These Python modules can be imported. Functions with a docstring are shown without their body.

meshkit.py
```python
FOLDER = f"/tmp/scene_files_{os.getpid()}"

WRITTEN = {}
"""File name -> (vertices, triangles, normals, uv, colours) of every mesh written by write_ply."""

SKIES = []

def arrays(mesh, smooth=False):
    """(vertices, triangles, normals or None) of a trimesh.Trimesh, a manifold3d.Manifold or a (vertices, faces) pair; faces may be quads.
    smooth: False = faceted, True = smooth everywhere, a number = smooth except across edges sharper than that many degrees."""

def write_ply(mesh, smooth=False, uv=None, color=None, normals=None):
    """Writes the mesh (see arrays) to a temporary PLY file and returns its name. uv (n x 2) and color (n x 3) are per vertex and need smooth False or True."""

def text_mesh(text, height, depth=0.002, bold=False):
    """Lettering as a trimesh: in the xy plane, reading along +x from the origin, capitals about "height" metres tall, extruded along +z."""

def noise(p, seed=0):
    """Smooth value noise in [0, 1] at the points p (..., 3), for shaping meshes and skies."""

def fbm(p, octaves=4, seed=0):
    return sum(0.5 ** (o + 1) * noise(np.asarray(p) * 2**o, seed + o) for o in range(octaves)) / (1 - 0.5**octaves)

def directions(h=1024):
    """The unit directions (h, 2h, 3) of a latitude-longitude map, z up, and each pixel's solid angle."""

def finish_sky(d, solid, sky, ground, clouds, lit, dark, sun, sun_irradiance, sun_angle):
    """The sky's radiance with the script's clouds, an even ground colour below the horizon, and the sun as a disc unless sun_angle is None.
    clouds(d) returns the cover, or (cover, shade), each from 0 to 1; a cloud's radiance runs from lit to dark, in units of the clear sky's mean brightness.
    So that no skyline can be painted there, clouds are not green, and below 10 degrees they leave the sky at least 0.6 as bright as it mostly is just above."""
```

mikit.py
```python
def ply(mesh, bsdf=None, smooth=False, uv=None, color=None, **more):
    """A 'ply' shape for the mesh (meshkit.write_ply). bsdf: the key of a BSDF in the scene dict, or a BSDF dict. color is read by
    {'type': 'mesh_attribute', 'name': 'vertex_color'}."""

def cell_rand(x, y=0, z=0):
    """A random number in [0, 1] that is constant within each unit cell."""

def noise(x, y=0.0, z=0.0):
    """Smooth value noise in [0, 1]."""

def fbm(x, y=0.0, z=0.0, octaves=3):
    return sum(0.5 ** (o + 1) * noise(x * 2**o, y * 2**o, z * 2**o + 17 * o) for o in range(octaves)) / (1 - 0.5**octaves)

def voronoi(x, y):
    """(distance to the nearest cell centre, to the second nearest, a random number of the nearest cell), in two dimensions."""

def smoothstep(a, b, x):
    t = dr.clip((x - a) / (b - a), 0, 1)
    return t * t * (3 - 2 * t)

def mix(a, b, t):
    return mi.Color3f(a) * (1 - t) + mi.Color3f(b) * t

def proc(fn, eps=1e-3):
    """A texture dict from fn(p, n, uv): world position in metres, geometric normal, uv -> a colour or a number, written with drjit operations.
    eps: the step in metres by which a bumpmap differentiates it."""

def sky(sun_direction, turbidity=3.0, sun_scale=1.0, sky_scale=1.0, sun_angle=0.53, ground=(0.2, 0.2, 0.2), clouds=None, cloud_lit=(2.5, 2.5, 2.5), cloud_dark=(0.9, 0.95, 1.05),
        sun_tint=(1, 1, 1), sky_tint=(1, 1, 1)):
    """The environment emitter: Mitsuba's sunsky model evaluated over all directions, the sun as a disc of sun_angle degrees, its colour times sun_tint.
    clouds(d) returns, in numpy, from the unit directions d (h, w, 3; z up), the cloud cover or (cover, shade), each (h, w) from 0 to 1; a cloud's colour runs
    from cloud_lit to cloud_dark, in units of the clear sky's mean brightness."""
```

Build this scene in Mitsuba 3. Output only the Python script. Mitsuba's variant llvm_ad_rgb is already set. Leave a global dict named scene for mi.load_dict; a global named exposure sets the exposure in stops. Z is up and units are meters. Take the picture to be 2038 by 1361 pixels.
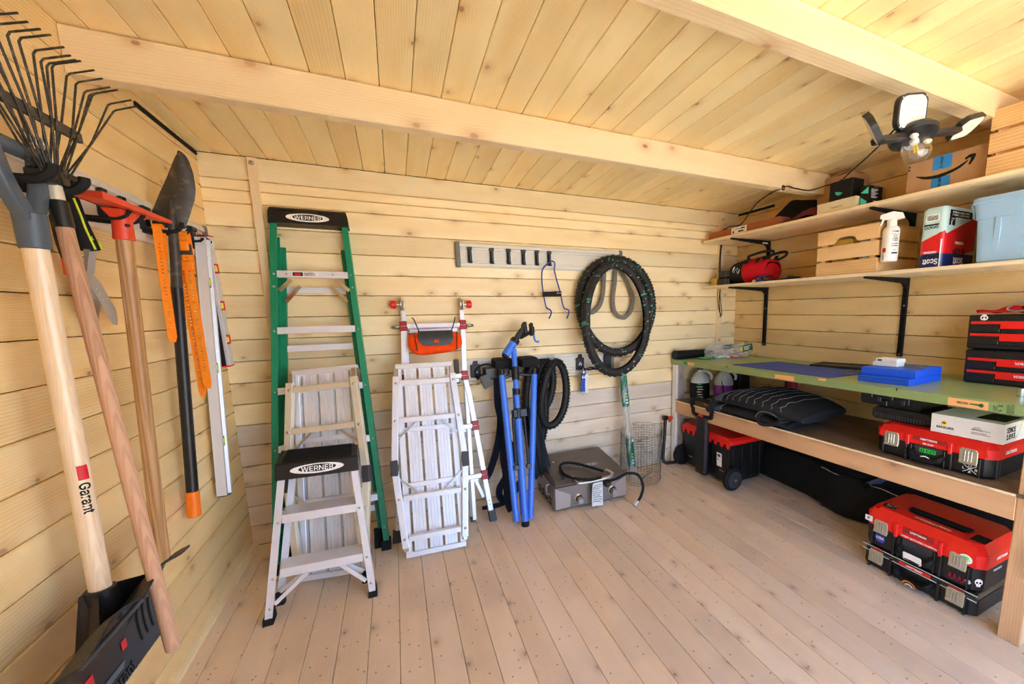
import math, random
import numpy as np
import trimesh
import manifold3d as m3
import mitsuba as mi
import drjit as dr
import mikit, meshkit
from shapely.geometry import Polygon, Point, LineString, box as sbox
from shapely import affinity
from shapely.ops import unary_union

T4 = mi.ScalarTransform4f
scene, labels, place = {}, {}, {}
rng = random.Random(7)

# ---------------------------------------------------------------- camera, sky, exposure
exposure = 4.55
CAM = np.array([0.785, -2.676, 1.25])
scene['camera'] = {
    'type': 'perspective', 'fov': 2 * math.degrees(math.atan(1019 / 817.35)), 'fov_axis': 'x',
    'principal_point_offset_x': -159.9 / 2038, 'principal_point_offset_y': -60.87 / 1361,
    'near_clip': 0.02, 'far_clip': 200.0,
    'to_world': T4().look_at(origin=CAM.tolist(), target=(CAM + np.array([0.42545, 0.89237, -0.15055])).tolist(), up=[0.07645, 0.13032, 0.98852])}


def cloud_fn(d):
    n = meshkit.fbm(d * np.array([2.2, 2.2, 4.0]) + 5.0, 4, 3)
    return np.clip((n - 0.5) * 3.0, 0, 0.7), np.clip((n - 0.5) * 1.6, 0, 0.7)


scene['sky'] = mikit.sky([0.62, 0.12, 0.78], turbidity=3.0, sun_scale=1.0, sky_scale=1.15, sky_tint=(0.94, 1.0, 1.10), sun_tint=(0.97, 1.0, 1.04), clouds=cloud_fn,
                         cloud_lit=(1.7, 1.75, 1.9), cloud_dark=(0.9, 0.95, 1.05), ground=(0.42, 0.40, 0.36))


# ---------------------------------------------------------------- mesh helpers
def nrm(v):
    v = np.asarray(v, float)
    return v / (np.linalg.norm(v) + 1e-12)


def tm(v, f):
    return trimesh.Trimesh(np.asarray(v, float), np.asarray(f, int), process=False)


def cat(*ms):
    ms = [m for q in ms for m in (q if isinstance(q, (list, tuple)) else [q])]
    return ms[0] if len(ms) == 1 else trimesh.util.concatenate(ms)


_BF = {}


def bx(x0, x1, y0, y1, z0, z1, b=0.0):
    """A box with chamfered edges."""
    (x0, x1), (y0, y1), (z0, z1) = sorted((x0, x1)), sorted((y0, y1)), sorted((z0, z1))
    c, h = np.array([x0 + x1, y0 + y1, z0 + z1]) / 2, np.array([x1 - x0, y1 - y0, z1 - z0]) / 2
    if b <= 0:
        m = trimesh.creation.box(extents=2 * h)
        m.apply_translation(c)
        return m
    b = min(b, h.min() * 0.9)
    if 'f' not in _BF:
        pts = []
        for s in np.ndindex(2, 2, 2):
            for k in range(3):
                pts.append([(1 if q else -1) * (3 if j == k else 2) for j, q in enumerate(s)])
        pts = np.array(pts, float)
        _BF['p'], hull = pts, trimesh.convex.convex_hull(pts)
        idx = [int(np.argmin(((pts - q) ** 2).sum(1))) for q in hull.vertices]
        _BF['f'] = np.array(idx)[hull.faces]
    p = np.sign(_BF['p']) * (h - b * (np.abs(_BF['p']) < 2.5))
    return tm(p + c, _BF['f'])


def xf(m, M):
    m = m.copy()
    m.apply_transform(M)
    return m


def mv(m, x=0, y=0, z=0):
    m = m.copy()
    m.apply_translation([x, y, z])
    return m


def rot(m, axis, deg, about=(0, 0, 0)):
    return xf(m, trimesh.transformations.rotation_matrix(math.radians(deg), axis, about))


def frame(o, x, y):
    """4x4 that puts local x, y, z=x*y at o."""
    x = nrm(x)
    z = nrm(np.cross(x, y))
    y = np.cross(z, x)
    M = np.eye(4)
    M[:3, 0], M[:3, 1], M[:3, 2], M[:3, 3] = x, y, z, o
    return M


def loc(x=0, y=0, z=0, rz=0, rx=0, ry=0):
    R = trimesh.transformations.euler_matrix(math.radians(rx), math.radians(ry), math.radians(rz), 'sxyz')
    R[:3, 3] = [x, y, z]
    return R


def sweep(path, prof, closed=False, up=None, cap=True):
    """Sweeps a closed 2-D profile (k x 2; first axis sideways, second along 'up') along a polyline; prof may be a list, one per point."""
    p = np.asarray(path, float)
    n = len(p)
    if closed:
        t = np.roll(p, -1, 0) - np.roll(p, 1, 0)
    else:
        t = np.gradient(p, axis=0) if n > 2 else np.repeat(p[1:] - p[:1], 2, 0)
    t /= np.linalg.norm(t, axis=1, keepdims=True) + 1e-12
    A = np.zeros_like(p)
    if up is not None:
        up = np.broadcast_to(np.asarray(up, float), p.shape)
        A = np.cross(t, up)
        A /= np.linalg.norm(A, axis=1, keepdims=True) + 1e-12
    else:
        a = np.cross(t[0], [0, 0, 1] if abs(t[0][2]) < 0.9 else [1, 0, 0])
        for i in range(n):
            a = a - t[i] * (a @ t[i])
            a /= np.linalg.norm(a) + 1e-12
            A[i] = a
    B = np.cross(A, t)
    prof = np.asarray(prof, float)
    if prof.ndim == 2:
        prof = np.broadcast_to(prof, (n,) + prof.shape)
    k = prof.shape[1]
    v = (p[:, None] + prof[:, :, :1] * A[:, None] + prof[:, :, 1:2] * B[:, None]).reshape(-1, 3)
    f = []
    m = n if closed else n - 1
    i, j = np.meshgrid(np.arange(m), np.arange(k), indexing='ij')
    i2, j2 = (i + 1) % n, (j + 1) % k
    a_, b_, c_, d_ = i * k + j, i * k + j2, i2 * k + j2, i2 * k + j
    f = np.concatenate([np.stack([a_, b_, c_], -1).reshape(-1, 3), np.stack([a_, c_, d_], -1).reshape(-1, 3)])
    if not closed and cap:
        e = [[0, q + 1, q] for q in range(1, k - 1)] + [[(n - 1) * k, (n - 1) * k + q, (n - 1) * k + q + 1] for q in range(1, k - 1)]
        f = np.vstack([f, e])
    m_ = tm(v, f)
    return m_


def circ(r, n=10, sx=1.0, sy=1.0):
    a = np.arange(n) * 2 * math.pi / n
    return np.stack([np.cos(a) * r * sx, np.sin(a) * r * sy], 1)


def tube(path, r, n=8, closed=False, sx=1.0, up=None):
    r = np.broadcast_to(np.asarray(r, float), (len(path),))
    return sweep(path, np.stack([circ(q, n, sx) for q in r]), closed, up)


def rrect(w, h, r=0.0, n=3):
    """Profile of a rounded rectangle, width w along the first axis."""
    if r <= 0:
        return np.array([[-w / 2, -h / 2], [w / 2, -h / 2], [w / 2, h / 2], [-w / 2, h / 2]])
    out = []
    for cx, cy, a0 in ((w / 2 - r, -h / 2 + r, -90), (w / 2 - r, h / 2 - r, 0), (-w / 2 + r, h / 2 - r, 90), (-w / 2 + r, -h / 2 + r, 180)):
        for q in range(n + 1):
            a = math.radians(a0 + 90 * q / n)
            out.append([cx + r * math.cos(a), cy + r * math.sin(a)])
    return np.array(out)


def bar(p0, p1, w, h, up=(0, 0, 1), r=0.0):
    """A straight bar: w sideways, h along up."""
    return sweep([p0, p1], rrect(w, h, r), up=up)


def smooth_path(pts, n=8, closed=False):
    """Catmull-Rom through the points."""
    p = np.asarray(pts, float)
    if closed:
        p = np.vstack([p[-1], p, p[0], p[1]])
    else:
        p = np.vstack([2 * p[0] - p[1], p, 2 * p[-1] - p[-2]])
    out = []
    for i in range(1, len(p) - 2):
        for q in range(n):
            t = q / n
            out.append(0.5 * (2 * p[i] + (p[i + 1] - p[i - 1]) * t + (2 * p[i - 1] - 5 * p[i] + 4 * p[i + 1] - p[i + 2]) * t ** 2 + (3 * p[i] - p[i - 1] - 3 * p[i + 1] + p[i + 2]) * t ** 3))
    if not closed:
        out.append(p[-2])
    return np.array(out)


def cyl(p0, p1, r, r1=None, n=18, b=0.0):
    p0, p1 = np.asarray(p0, float), np.asarray(p1, float)
    L = np.linalg.norm(p1 - p0)
    r1 = r if r1 is None else r1
    pr = [(0, 0), (r - b, 0), (r, b), (r1, L - b), (r1 - b, L), (0, L)] if b > 0 else [(0, 0), (r, 0), (r1, L), (0, L)]
    return lathe(pr, n, p0, p1 - p0)


def lathe(prof, n=24, o=(0, 0, 0), axis=(0, 0, 1), sx=1.0, sy=1.0):
    """Revolves (radius, height) pairs about the axis from o; ends at radius 0 close it."""
    prof = np.asarray(prof, float)
    k = len(prof)
    a = np.arange(n) * 2 * math.pi / n
    v = np.stack([prof[:, None, 0] * np.cos(a) * sx, prof[:, None, 0] * np.sin(a) * sy, np.repeat(prof[:, 1:], n, 1)], -1).reshape(-1, 3)
    i, j = np.meshgrid(np.arange(k - 1), np.arange(n), indexing='ij')
    j2 = (j + 1) % n
    q = np.stack([i * n + j, i * n + j2, (i + 1) * n + j2, (i + 1) * n + j], -1).reshape(-1, 4)
    f = np.vstack([q[:, [0, 1, 2]], q[:, [0, 2, 3]]])
    m = tm(v, f)
    ok = m.area_faces > 1e-14
    m.update_faces(ok)
    m.remove_unreferenced_vertices()
    ax = nrm(axis)
    x = np.cross([0, 1, 0] if abs(ax[1]) < 0.9 else [0, 0, 1], ax)
    return xf(m, frame(o, x, np.cross(ax, x)))


def ext(poly, d, M=None, b=0.0):
    """Extrudes a shapely polygon along local z by d (from 0), optionally placed by M."""
    gs = [g for g in getattr(poly, 'geoms', [poly]) if g.area > 1e-9]
    ms = [trimesh.creation.extrude_polygon(g, d, engine='earcut') for g in gs]
    m = cat(ms)
    return m if M is None else xf(m, M)


def P_(pts):
    return Polygon(pts)


def grid_sheet(fn, nu, nv, thick=0.0, closed_u=False):
    """A surface from fn(u, v) -> xyz on [0,1]^2 (arrays), given thickness along its normals."""
    u, v = np.meshgrid(np.linspace(0, 1, nu), np.linspace(0, 1, nv), indexing='ij')
    p = np.stack(fn(u, v), -1)
    i, j = np.meshgrid(np.arange(nu - 1), np.arange(nv - 1), indexing='ij')
    q = np.stack([i * nv + j, (i + 1) * nv + j, (i + 1) * nv + j + 1, i * nv + j + 1], -1).reshape(-1, 4)
    f = np.vstack([q[:, [0, 1, 2]], q[:, [0, 2, 3]]])
    if thick == 0:
        return tm(p.reshape(-1, 3), f)
    du, dv = np.gradient(p, axis=0), np.gradient(p, axis=1)
    n = np.cross(du, dv)
    n /= np.linalg.norm(n, axis=-1, keepdims=True) + 1e-12
    a, b = (p + n * thick / 2).reshape(-1, 3), (p - n * thick / 2).reshape(-1, 3)
    N = nu * nv
    rim = [(i_, 0) for i_ in range(nu)] + [(nu - 1, j_) for j_ in range(1, nv)] + [(i_, nv - 1) for i_ in range(nu - 2, -1, -1)] + [(0, j_) for j_ in range(nv - 2, 0, -1)]
    r = np.array([i_ * nv + j_ for i_, j_ in rim])
    r2 = np.roll(r, -1)
    side = np.vstack([np.stack([r, r + N, r2 + N], 1), np.stack([r, r2 + N, r2], 1)])
    return tm(np.vstack([a, b]), np.vstack([f, f[:, ::-1] + N, side]))


def hullm(pts):
    return trimesh.convex.convex_hull(np.asarray(pts, float))


def blob(c, r, sub=3, amp=0.0, freq=3.0, seed=0, flat=None):
    m = trimesh.creation.icosphere(subdivisions=sub)
    v = np.array(m.vertices)
    if amp:
        v *= (1 + amp * (meshkit.fbm(v * freq + 7, 3, seed) - 0.5))[:, None]
    if flat is not None:
        v[:, 2] = np.maximum(v[:, 2], flat)
    return tm(v * np.asarray(r) + np.asarray(c), m.faces)


def text(s, h, o, x, y, d=0.0006, bold=True, center=True, width=None):
    """Lettering as thin raised print: capital height h, centred on o, reading along x."""
    m = meshkit.text_mesh(s, h, d, bold)
    lo, hi = m.bounds
    if width is not None:
        sx = width / (hi[0] - lo[0])
        m.apply_transform(np.diag([sx, 1, 1, 1]))
        lo, hi = m.bounds
    if center:
        m.apply_translation([-(lo[0] + hi[0]) / 2, -h / 2, 0])
    return xf(m, frame(o, x, y))


def ellipse(a, b, n=40):
    t = np.arange(n) * 2 * math.pi / n
    return Polygon(np.stack([a * np.cos(t), b * np.sin(t)], 1))


# ---------------------------------------------------------------- scene bookkeeping
def key_of(name):
    if name not in scene and name not in place:
        return name
    k = 1
    while f'{name}_{k:03d}' in scene or f'{name}_{k:03d}' in place:
        k += 1
    return f'{name}_{k:03d}'


def lab(key, label=None, category=None, group=None, kind=None):
    d = {k: v for k, v in dict(label=label, category=category, group=group, kind=kind).items() if v}
    if d:
        labels[key] = d


def thing(name, label, category, M=None, group=None, kind=None):
    key = key_of(name)
    place[key] = np.eye(4) if M is None else M
    lab(key, label, category, group, kind)
    return key


def part(holder, name, mesh, mat, smooth=False, uv=None, label=None, kind=None):
    """One mesh below a thing or a part, placed by the thing's matrix."""
    if isinstance(mesh, (list, tuple)):
        mesh = cat(*mesh)
    key = key_of(f'{holder}__{name}')
    M = place.get(holder.split('__')[0], np.eye(4))
    mesh = xf(mesh, M)
    scene[key] = mikit.ply(mesh, mat, smooth=smooth, uv=uv)
    place[key] = M
    lab(key, label=label, kind=kind)
    return key


def single(name, mesh, mat, label, category, M=None, group=None, kind=None, smooth=False, uv=None):
    """A thing that is one mesh."""
    if isinstance(mesh, (list, tuple)):
        mesh = cat(*mesh)
    key = key_of(name)
    place[key] = np.eye(4) if M is None else M
    scene[key] = mikit.ply(xf(mesh, place[key]), mat, smooth=smooth, uv=uv)
    lab(key, label, category, group, kind)
    return key


def guv(m, L, W, off=(0.0, 0.0)):
    """Wood-grain coordinates: along L, and across W with the third direction folded in."""
    L, W = nrm(L), nrm(W)
    N = np.cross(L, W)
    v = np.array(m.vertices)
    return np.stack([v @ L + off[0], v @ W + 0.8 * (v @ N) + off[1]], 1)


def wpart(holder, name, mesh, mat, L=(1, 0, 0), W=(0, 0, 1), **kw):
    """A wooden part, with grain along L."""
    if isinstance(mesh, (list, tuple)):
        mesh = cat(*mesh)
    if kw.get('smooth'):
        mesh = trimesh.graph.smooth_shade(tm(mesh.vertices, mesh.faces), angle=math.radians(kw['smooth']), facet_minarea=None)
        kw['smooth'] = True
    return part(holder, name, mesh, mat, uv=guv(mesh, L, W, (rng.random() * 40, rng.randrange(400))), **kw)


# ---------------------------------------------------------------- materials
def lin(r, g, b):
    f = lambda c: (c / 255 / 12.92) if c / 255 <= 0.04045 else ((c / 255 + 0.055) / 1.055) ** 2.4
    return [f(r), f(g), f(b)]


def mat(name, rgb=None, rough=0.5, metal=0.0, spec=0.5, coat=0.0, tex=None, two=True, **kw):
    col = tex if tex is not None else {'type': 'rgb', 'value': lin(*rgb)}
    d = {'type': 'principled', 'base_color': col, 'roughness': rough, 'metallic': metal, 'specular': spec, **kw}
    if coat:
        d['clearcoat'] = coat
        d['clearcoat_gloss'] = 0.9
    scene[name] = {'type': 'twosided', 'bsdf': d} if two else d
    return name


nz, fb, vo, cr, ss, mx = mikit.noise, mikit.fbm, mikit.voronoi, mikit.cell_rand, mikit.smoothstep, mikit.mix


def wood_fn(light, dark, knot, tone=0.16, knots=1.0, grain=1.0, dirt=0.0, ringw=0.0065, kr=0.009):
    """Sawn softwood by (u along the grain, v across), in metres; the plank's number sits in v's whole part of 1 m steps."""
    def fn(p, n, uv):
        u, v = uv.x, uv.y
        pid = dr.floor(v + 0.5)
        rnd, rnd2 = cr(pid, 3), cr(pid, 11)
        cu, cv = u / 0.24, v / 0.1
        iu, iv = dr.floor(cu), dr.floor(cv)
        kx = (iu + 0.2 + 0.6 * cr(iu, iv, 5)) * 0.24
        ky = (iv + 0.25 + 0.5 * cr(iu, iv, 6)) * 0.1
        has = cr(iu, iv, 7) < 0.34 * knots
        size = kr * (0.35 + 0.9 * cr(iu, iv, 8))
        du, dv = (u - kx) * 0.62, v - ky
        dk = dr.sqrt(du * du + dv * dv + 1e-9)
        near = dr.select(has, dr.exp(-dr.square(dk / (size * 2.6))), 0)
        warp = fb(u * 1.3, v * 5 + rnd * 9, pid, 3)
        wob = v + 0.035 * (warp - 0.5) * (0.4 + rnd2) + 0.012 * near * dr.select(dv > 0, 1.0, -1.0)
        ph = wob / (ringw * (0.7 + 0.9 * rnd))
        ring = ph - dr.floor(ph)
        ring = ss(0.0, 0.75, ring) * (1 - ss(0.75, 1.0, ring))
        fine = nz(u * 6, v * 700)
        blot = fb(u * 2.2, v * 14, pid, 3)
        t = grain * (0.42 * ring + 0.25 * (fine - 0.5) + 1.05 * (blot - 0.42))
        c = mx(light, dark, dr.clip(t, 0, 1))
        c = c * (1 - tone * (rnd - 0.5) * 2 * 0.6) * mx((1.02, 1.0, 0.97), (0.98, 1.0, 1.04), rnd2)
        c = mx(c, knot, dr.clip(0.42 * near, 0, 1))
        core = dr.select(has, 1 - ss(size * 0.55, size, dk), 0)
        c = mx(c, mi.Color3f(knot) * 0.8, (0.35 + 0.5 * cr(iu, iv, 9)) * core)
        if dirt:
            g = fb(u * 3, v * 3, 2.0, 4)
            c = mx(c, (0.42, 0.36, 0.31), dirt * ss(0.5, 0.72, g))
            d1, _, w = vo(u * 26, v * 26)
            c = mx(c, (0.16, 0.11, 0.07), dr.select((w > 0.8) & (d1 < 0.09), 0.7, 0))
        return c
    return mikit.proc(fn)


PINE_L, PINE_D, KNOT = (0.88, 0.75, 0.465), (0.77, 0.57, 0.265), (0.40, 0.20, 0.07)
mat('pine_wall', tex=wood_fn(PINE_L, PINE_D, KNOT), rough=0.42, spec=0.35)
mat('pine_ceiling', tex=wood_fn((0.88, 0.73, 0.40), (0.78, 0.555, 0.22), KNOT, tone=0.13, knots=0.65), rough=0.45, spec=0.3)
mat('pine_floor', tex=wood_fn((0.77, 0.635, 0.47), (0.67, 0.51, 0.345), (0.30, 0.20, 0.13), tone=0.14, dirt=0.22, knots=0.9, kr=0.007), rough=0.48, spec=0.3)
mat('pine_gable', tex=wood_fn((0.84, 0.655, 0.335), (0.69, 0.445, 0.155), KNOT), rough=0.42, spec=0.35)
mat('pine_gable_shaded', tex=wood_fn((0.80, 0.60, 0.285), (0.64, 0.39, 0.125), KNOT), rough=0.42, spec=0.35)  # right wall: same pine, its shade painted in as darker, more orange wood
mat('pine_daylit_grey', tex=wood_fn((0.82, 0.72, 0.57), (0.66, 0.54, 0.38), (0.34, 0.21, 0.12), grain=1.2), rough=0.45, spec=0.35)  # low back-wall planks: cool daylight put into the colour as greyer pine
mat('pine_beam', tex=wood_fn((0.76, 0.62, 0.39), (0.66, 0.49, 0.26), (0.42, 0.20, 0.08), ringw=0.009, kr=0.013, knots=0.8), rough=0.5, spec=0.25)
mat('pine_shelf', tex=wood_fn((0.86, 0.71, 0.46), (0.73, 0.53, 0.28), KNOT, ringw=0.008), rough=0.5, spec=0.25)
mat('fir_frame', tex=wood_fn((0.66, 0.41, 0.22), (0.50, 0.27, 0.12), (0.22, 0.10, 0.05), ringw=0.008, kr=0.013), rough=0.6, spec=0.25)
mat('crate_pine', tex=wood_fn((0.80, 0.54, 0.26), (0.62, 0.35, 0.13), KNOT, ringw=0.009, grain=1.3, knots=0.5), rough=0.5, spec=0.3)
mat('grey_board', tex=wood_fn((0.50, 0.43, 0.37), (0.34, 0.28, 0.24), (0.25, 0.16, 0.11), grain=1.2), rough=0.7, spec=0.2)
mat('dark_ply', tex=wood_fn((0.20, 0.135, 0.08), (0.10, 0.065, 0.04), (0.06, 0.04, 0.03), grain=1.5, knots=0.2), rough=0.6, spec=0.3)
mat('ash_handle', tex=wood_fn((0.78, 0.62, 0.42), (0.66, 0.47, 0.28), KNOT, knots=0, ringw=0.004, tone=0.02), rough=0.3, spec=0.5, coat=0.5)
mat('worn_handle', tex=wood_fn((0.60, 0.36, 0.22), (0.42, 0.22, 0.12), KNOT, knots=0, ringw=0.005, grain=1.5, tone=0.02), rough=0.5, spec=0.3)
mat('old_handle', tex=wood_fn((0.62, 0.38, 0.17), (0.36, 0.19, 0.07), KNOT, knots=0.1, ringw=0.006, grain=1.7, tone=0.02), rough=0.4, spec=0.4, coat=0.3)
mat('roof_felt', (60, 58, 55), rough=0.9)
mat('ground_gravel', tex=mikit.proc(lambda p, n, uv: mx((0.60, 0.58, 0.52), (0.48, 0.46, 0.41), fb(p.x * 9, p.y * 9, 0.0, 4))), rough=0.9, spec=0.1)
mat('black_gap', (8, 7, 6), rough=0.9)
mat('steel', (190, 190, 188), rough=0.3, metal=1.0)
mat('chrome', (215, 215, 215), rough=0.12, metal=1.0)
mat('aluminium', (226, 229, 236), rough=0.36, metal=0.35, spec=0.5)
mat('aluminium_worn', (222, 214, 192), rough=0.45, metal=0.3, spec=0.5)
mat('brushed_steel', tex=mikit.proc(lambda p, n, uv: mx((0.34, 0.31, 0.29), (0.22, 0.20, 0.19), dr.clip(0.5 * fb(p.x * 6, p.y * 6, p.z * 6, 4) + 0.5 * nz(p.x * 8, p.y * 300, p.z * 8), 0, 1))), rough=0.4, metal=0.75)
mat('griddle_lid', tex=mikit.proc(lambda p, n, uv: mx((0.19, 0.165, 0.15), (0.12, 0.105, 0.095), dr.clip(0.6 * fb(p.x * 6, p.y * 6, p.z * 6, 4) + 0.4 * nz(p.x * 8, p.y * 300, p.z * 8), 0, 1))), rough=0.42, metal=0.6)
mat('bright_steel', (200, 200, 202), rough=0.3, metal=0.85)
mat('rail_white', (214, 210, 198), rough=0.4, spec=0.4)
mat('rail_grey', (110, 108, 100), rough=0.5)
mat('black_plastic', (22, 22, 24), rough=0.38, spec=0.5)
mat('black_matte', (17, 17, 18), rough=0.7, spec=0.3)
mat('black_rubber', (26, 26, 27), rough=0.75, spec=0.25)
mat('dark_grey_plastic', (52, 53, 56), rough=0.5)
mat('grey_rubber', (118, 112, 102), rough=0.8, spec=0.2)
mat('slate_plastic', (72, 84, 96), rough=0.42, spec=0.5)
mat('white_print', (238, 238, 236), rough=0.6, spec=0.3)
mat('white_plastic', (232, 230, 224), rough=0.4, spec=0.5)
mat('white_card', (226, 225, 218), rough=0.7, spec=0.25)
mat('black_print', (16, 16, 16), rough=0.6, spec=0.3)
mat('red_print', (200, 30, 42), rough=0.5)
mat('red_plastic', (222, 30, 24), rough=0.38, spec=0.5)
mat('red_paint', (214, 66, 38), rough=0.4, spec=0.5)
mat('red_cloth', (186, 22, 32), rough=0.85, spec=0.2)
mat('red_clip', (158, 30, 32), rough=0.45)
mat('orange_rubber', (250, 140, 28), rough=0.45, spec=0.4)
mat('orange_plastic', (244, 122, 10), rough=0.4, spec=0.5)
mat('orange_cloth', (236, 76, 18), rough=0.8, spec=0.2)
mat('green_fibreglass', (12, 132, 92), rough=0.4, spec=0.5)
mat('lime', (196, 214, 22), rough=0.5)
mat('blue_paint', (62, 122, 232), rough=0.35, spec=0.5, coat=0.3)
mat('blue_dark', (36, 48, 140), rough=0.4, spec=0.5)
mat('navy_webbing', (26, 34, 52), rough=0.8, spec=0.2)
mat('spade_steel', tex=mikit.proc(lambda p, n, uv: mx(mx((0.055, 0.05, 0.04), (0.03, 0.027, 0.023), fb(p.x * 30, p.y * 30, p.z * 30, 4)), (0.17, 0.10, 0.055), ss(0.55, 0.75, fb(p.x * 55, p.y * 55, p.z * 55 + 4.0, 3)) * 0.55)), rough=0.5, spec=0.5)
mat('tine_steel', tex=mikit.proc(lambda p, n, uv: mx((0.03, 0.027, 0.022), (0.12, 0.085, 0.05), ss(0.5, 0.75, fb(p.x * 60, p.y * 60, p.z * 60, 3)))), rough=0.5, spec=0.5)
mat('cardboard', tex=mikit.proc(lambda p, n, uv: mx((0.50, 0.30, 0.155), (0.43, 0.25, 0.12), fb(p.x * 5, p.y * 60, p.z * 5, 3))), rough=0.85, spec=0.15)
mat('cardboard_red', (168, 100, 64), rough=0.85, spec=0.15)
mat('clear_plastic', (225, 230, 228), rough=0.2, spec=0.5, two=False, spec_trans=0.75, eta=1.25) if False else None
scene['clear_film'] = {'type': 'thindielectric', 'int_ior': 1.35}
scene['clear_glass'] = {'type': 'thindielectric', 'int_ior': 1.5}
mat('film_white', (228, 230, 226), rough=0.25, spec=0.5)
mat('green_label', tex=mikit.proc(lambda p, n, uv: mx((0.01, 0.20, 0.09), (0.015, 0.10, 0.055), fb(p.x * 40, p.y * 40, p.z * 40, 3))), rough=0.4)
mat('yellow_print', (238, 206, 30), rough=0.5)


def tyre_fn(p, n, uv):
    d, _, w = vo(p.x * 60 + p.y * 40, p.z * 60 + p.y * 30)
    zone = ss(0.42, 0.6, fb(p.x * 9, p.y * 9 + 3.0, p.z * 9, 2))
    c = mx((0.016, 0.016, 0.015), (0.028, 0.027, 0.025), fb(p.x * 30, p.y * 30, p.z * 30, 2))
    c = mx(c, (0.05, 0.36, 0.24), dr.select((w > 0.87) & (d < 0.34), 1.0, 0) * zone)
    return mx(c, (0.42, 0.41, 0.36), dr.select((w < 0.09) & (d < 0.3), 1.0, 0) * zone)


mat('tyre_worn', tex=mikit.proc(tyre_fn), rough=0.65, spec=0.35)
mat('tyre_black', (24, 24, 25), rough=0.6, spec=0.4)
mat('denim_black', tex=mikit.proc(lambda p, n, uv: mx((0.018, 0.022, 0.028), (0.032, 0.038, 0.048), fb(p.x * 80, p.y * 80, p.z * 80, 2))), rough=0.85, spec=0.2)
mat('bamboo', (206, 176, 120), rough=0.6)
mat('wire_dark', (46, 46, 42), rough=0.5, metal=0.5)
mat('paper', (228, 228, 224), rough=0.8, spec=0.2)
mat('bench_green', tex=mikit.proc(lambda p, n, uv: mx(mx((0.24, 0.34, 0.13), (0.20, 0.29, 0.11), fb(p.x * 7, p.y * 4, p.z * 7, 3)), (0.34, 0.30, 0.13), ss(0.62, 0.8, fb(p.x * 3, p.y * 3 + 9.0, 0.0, 3)) * 0.4)), rough=0.32, spec=0.5)
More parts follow.
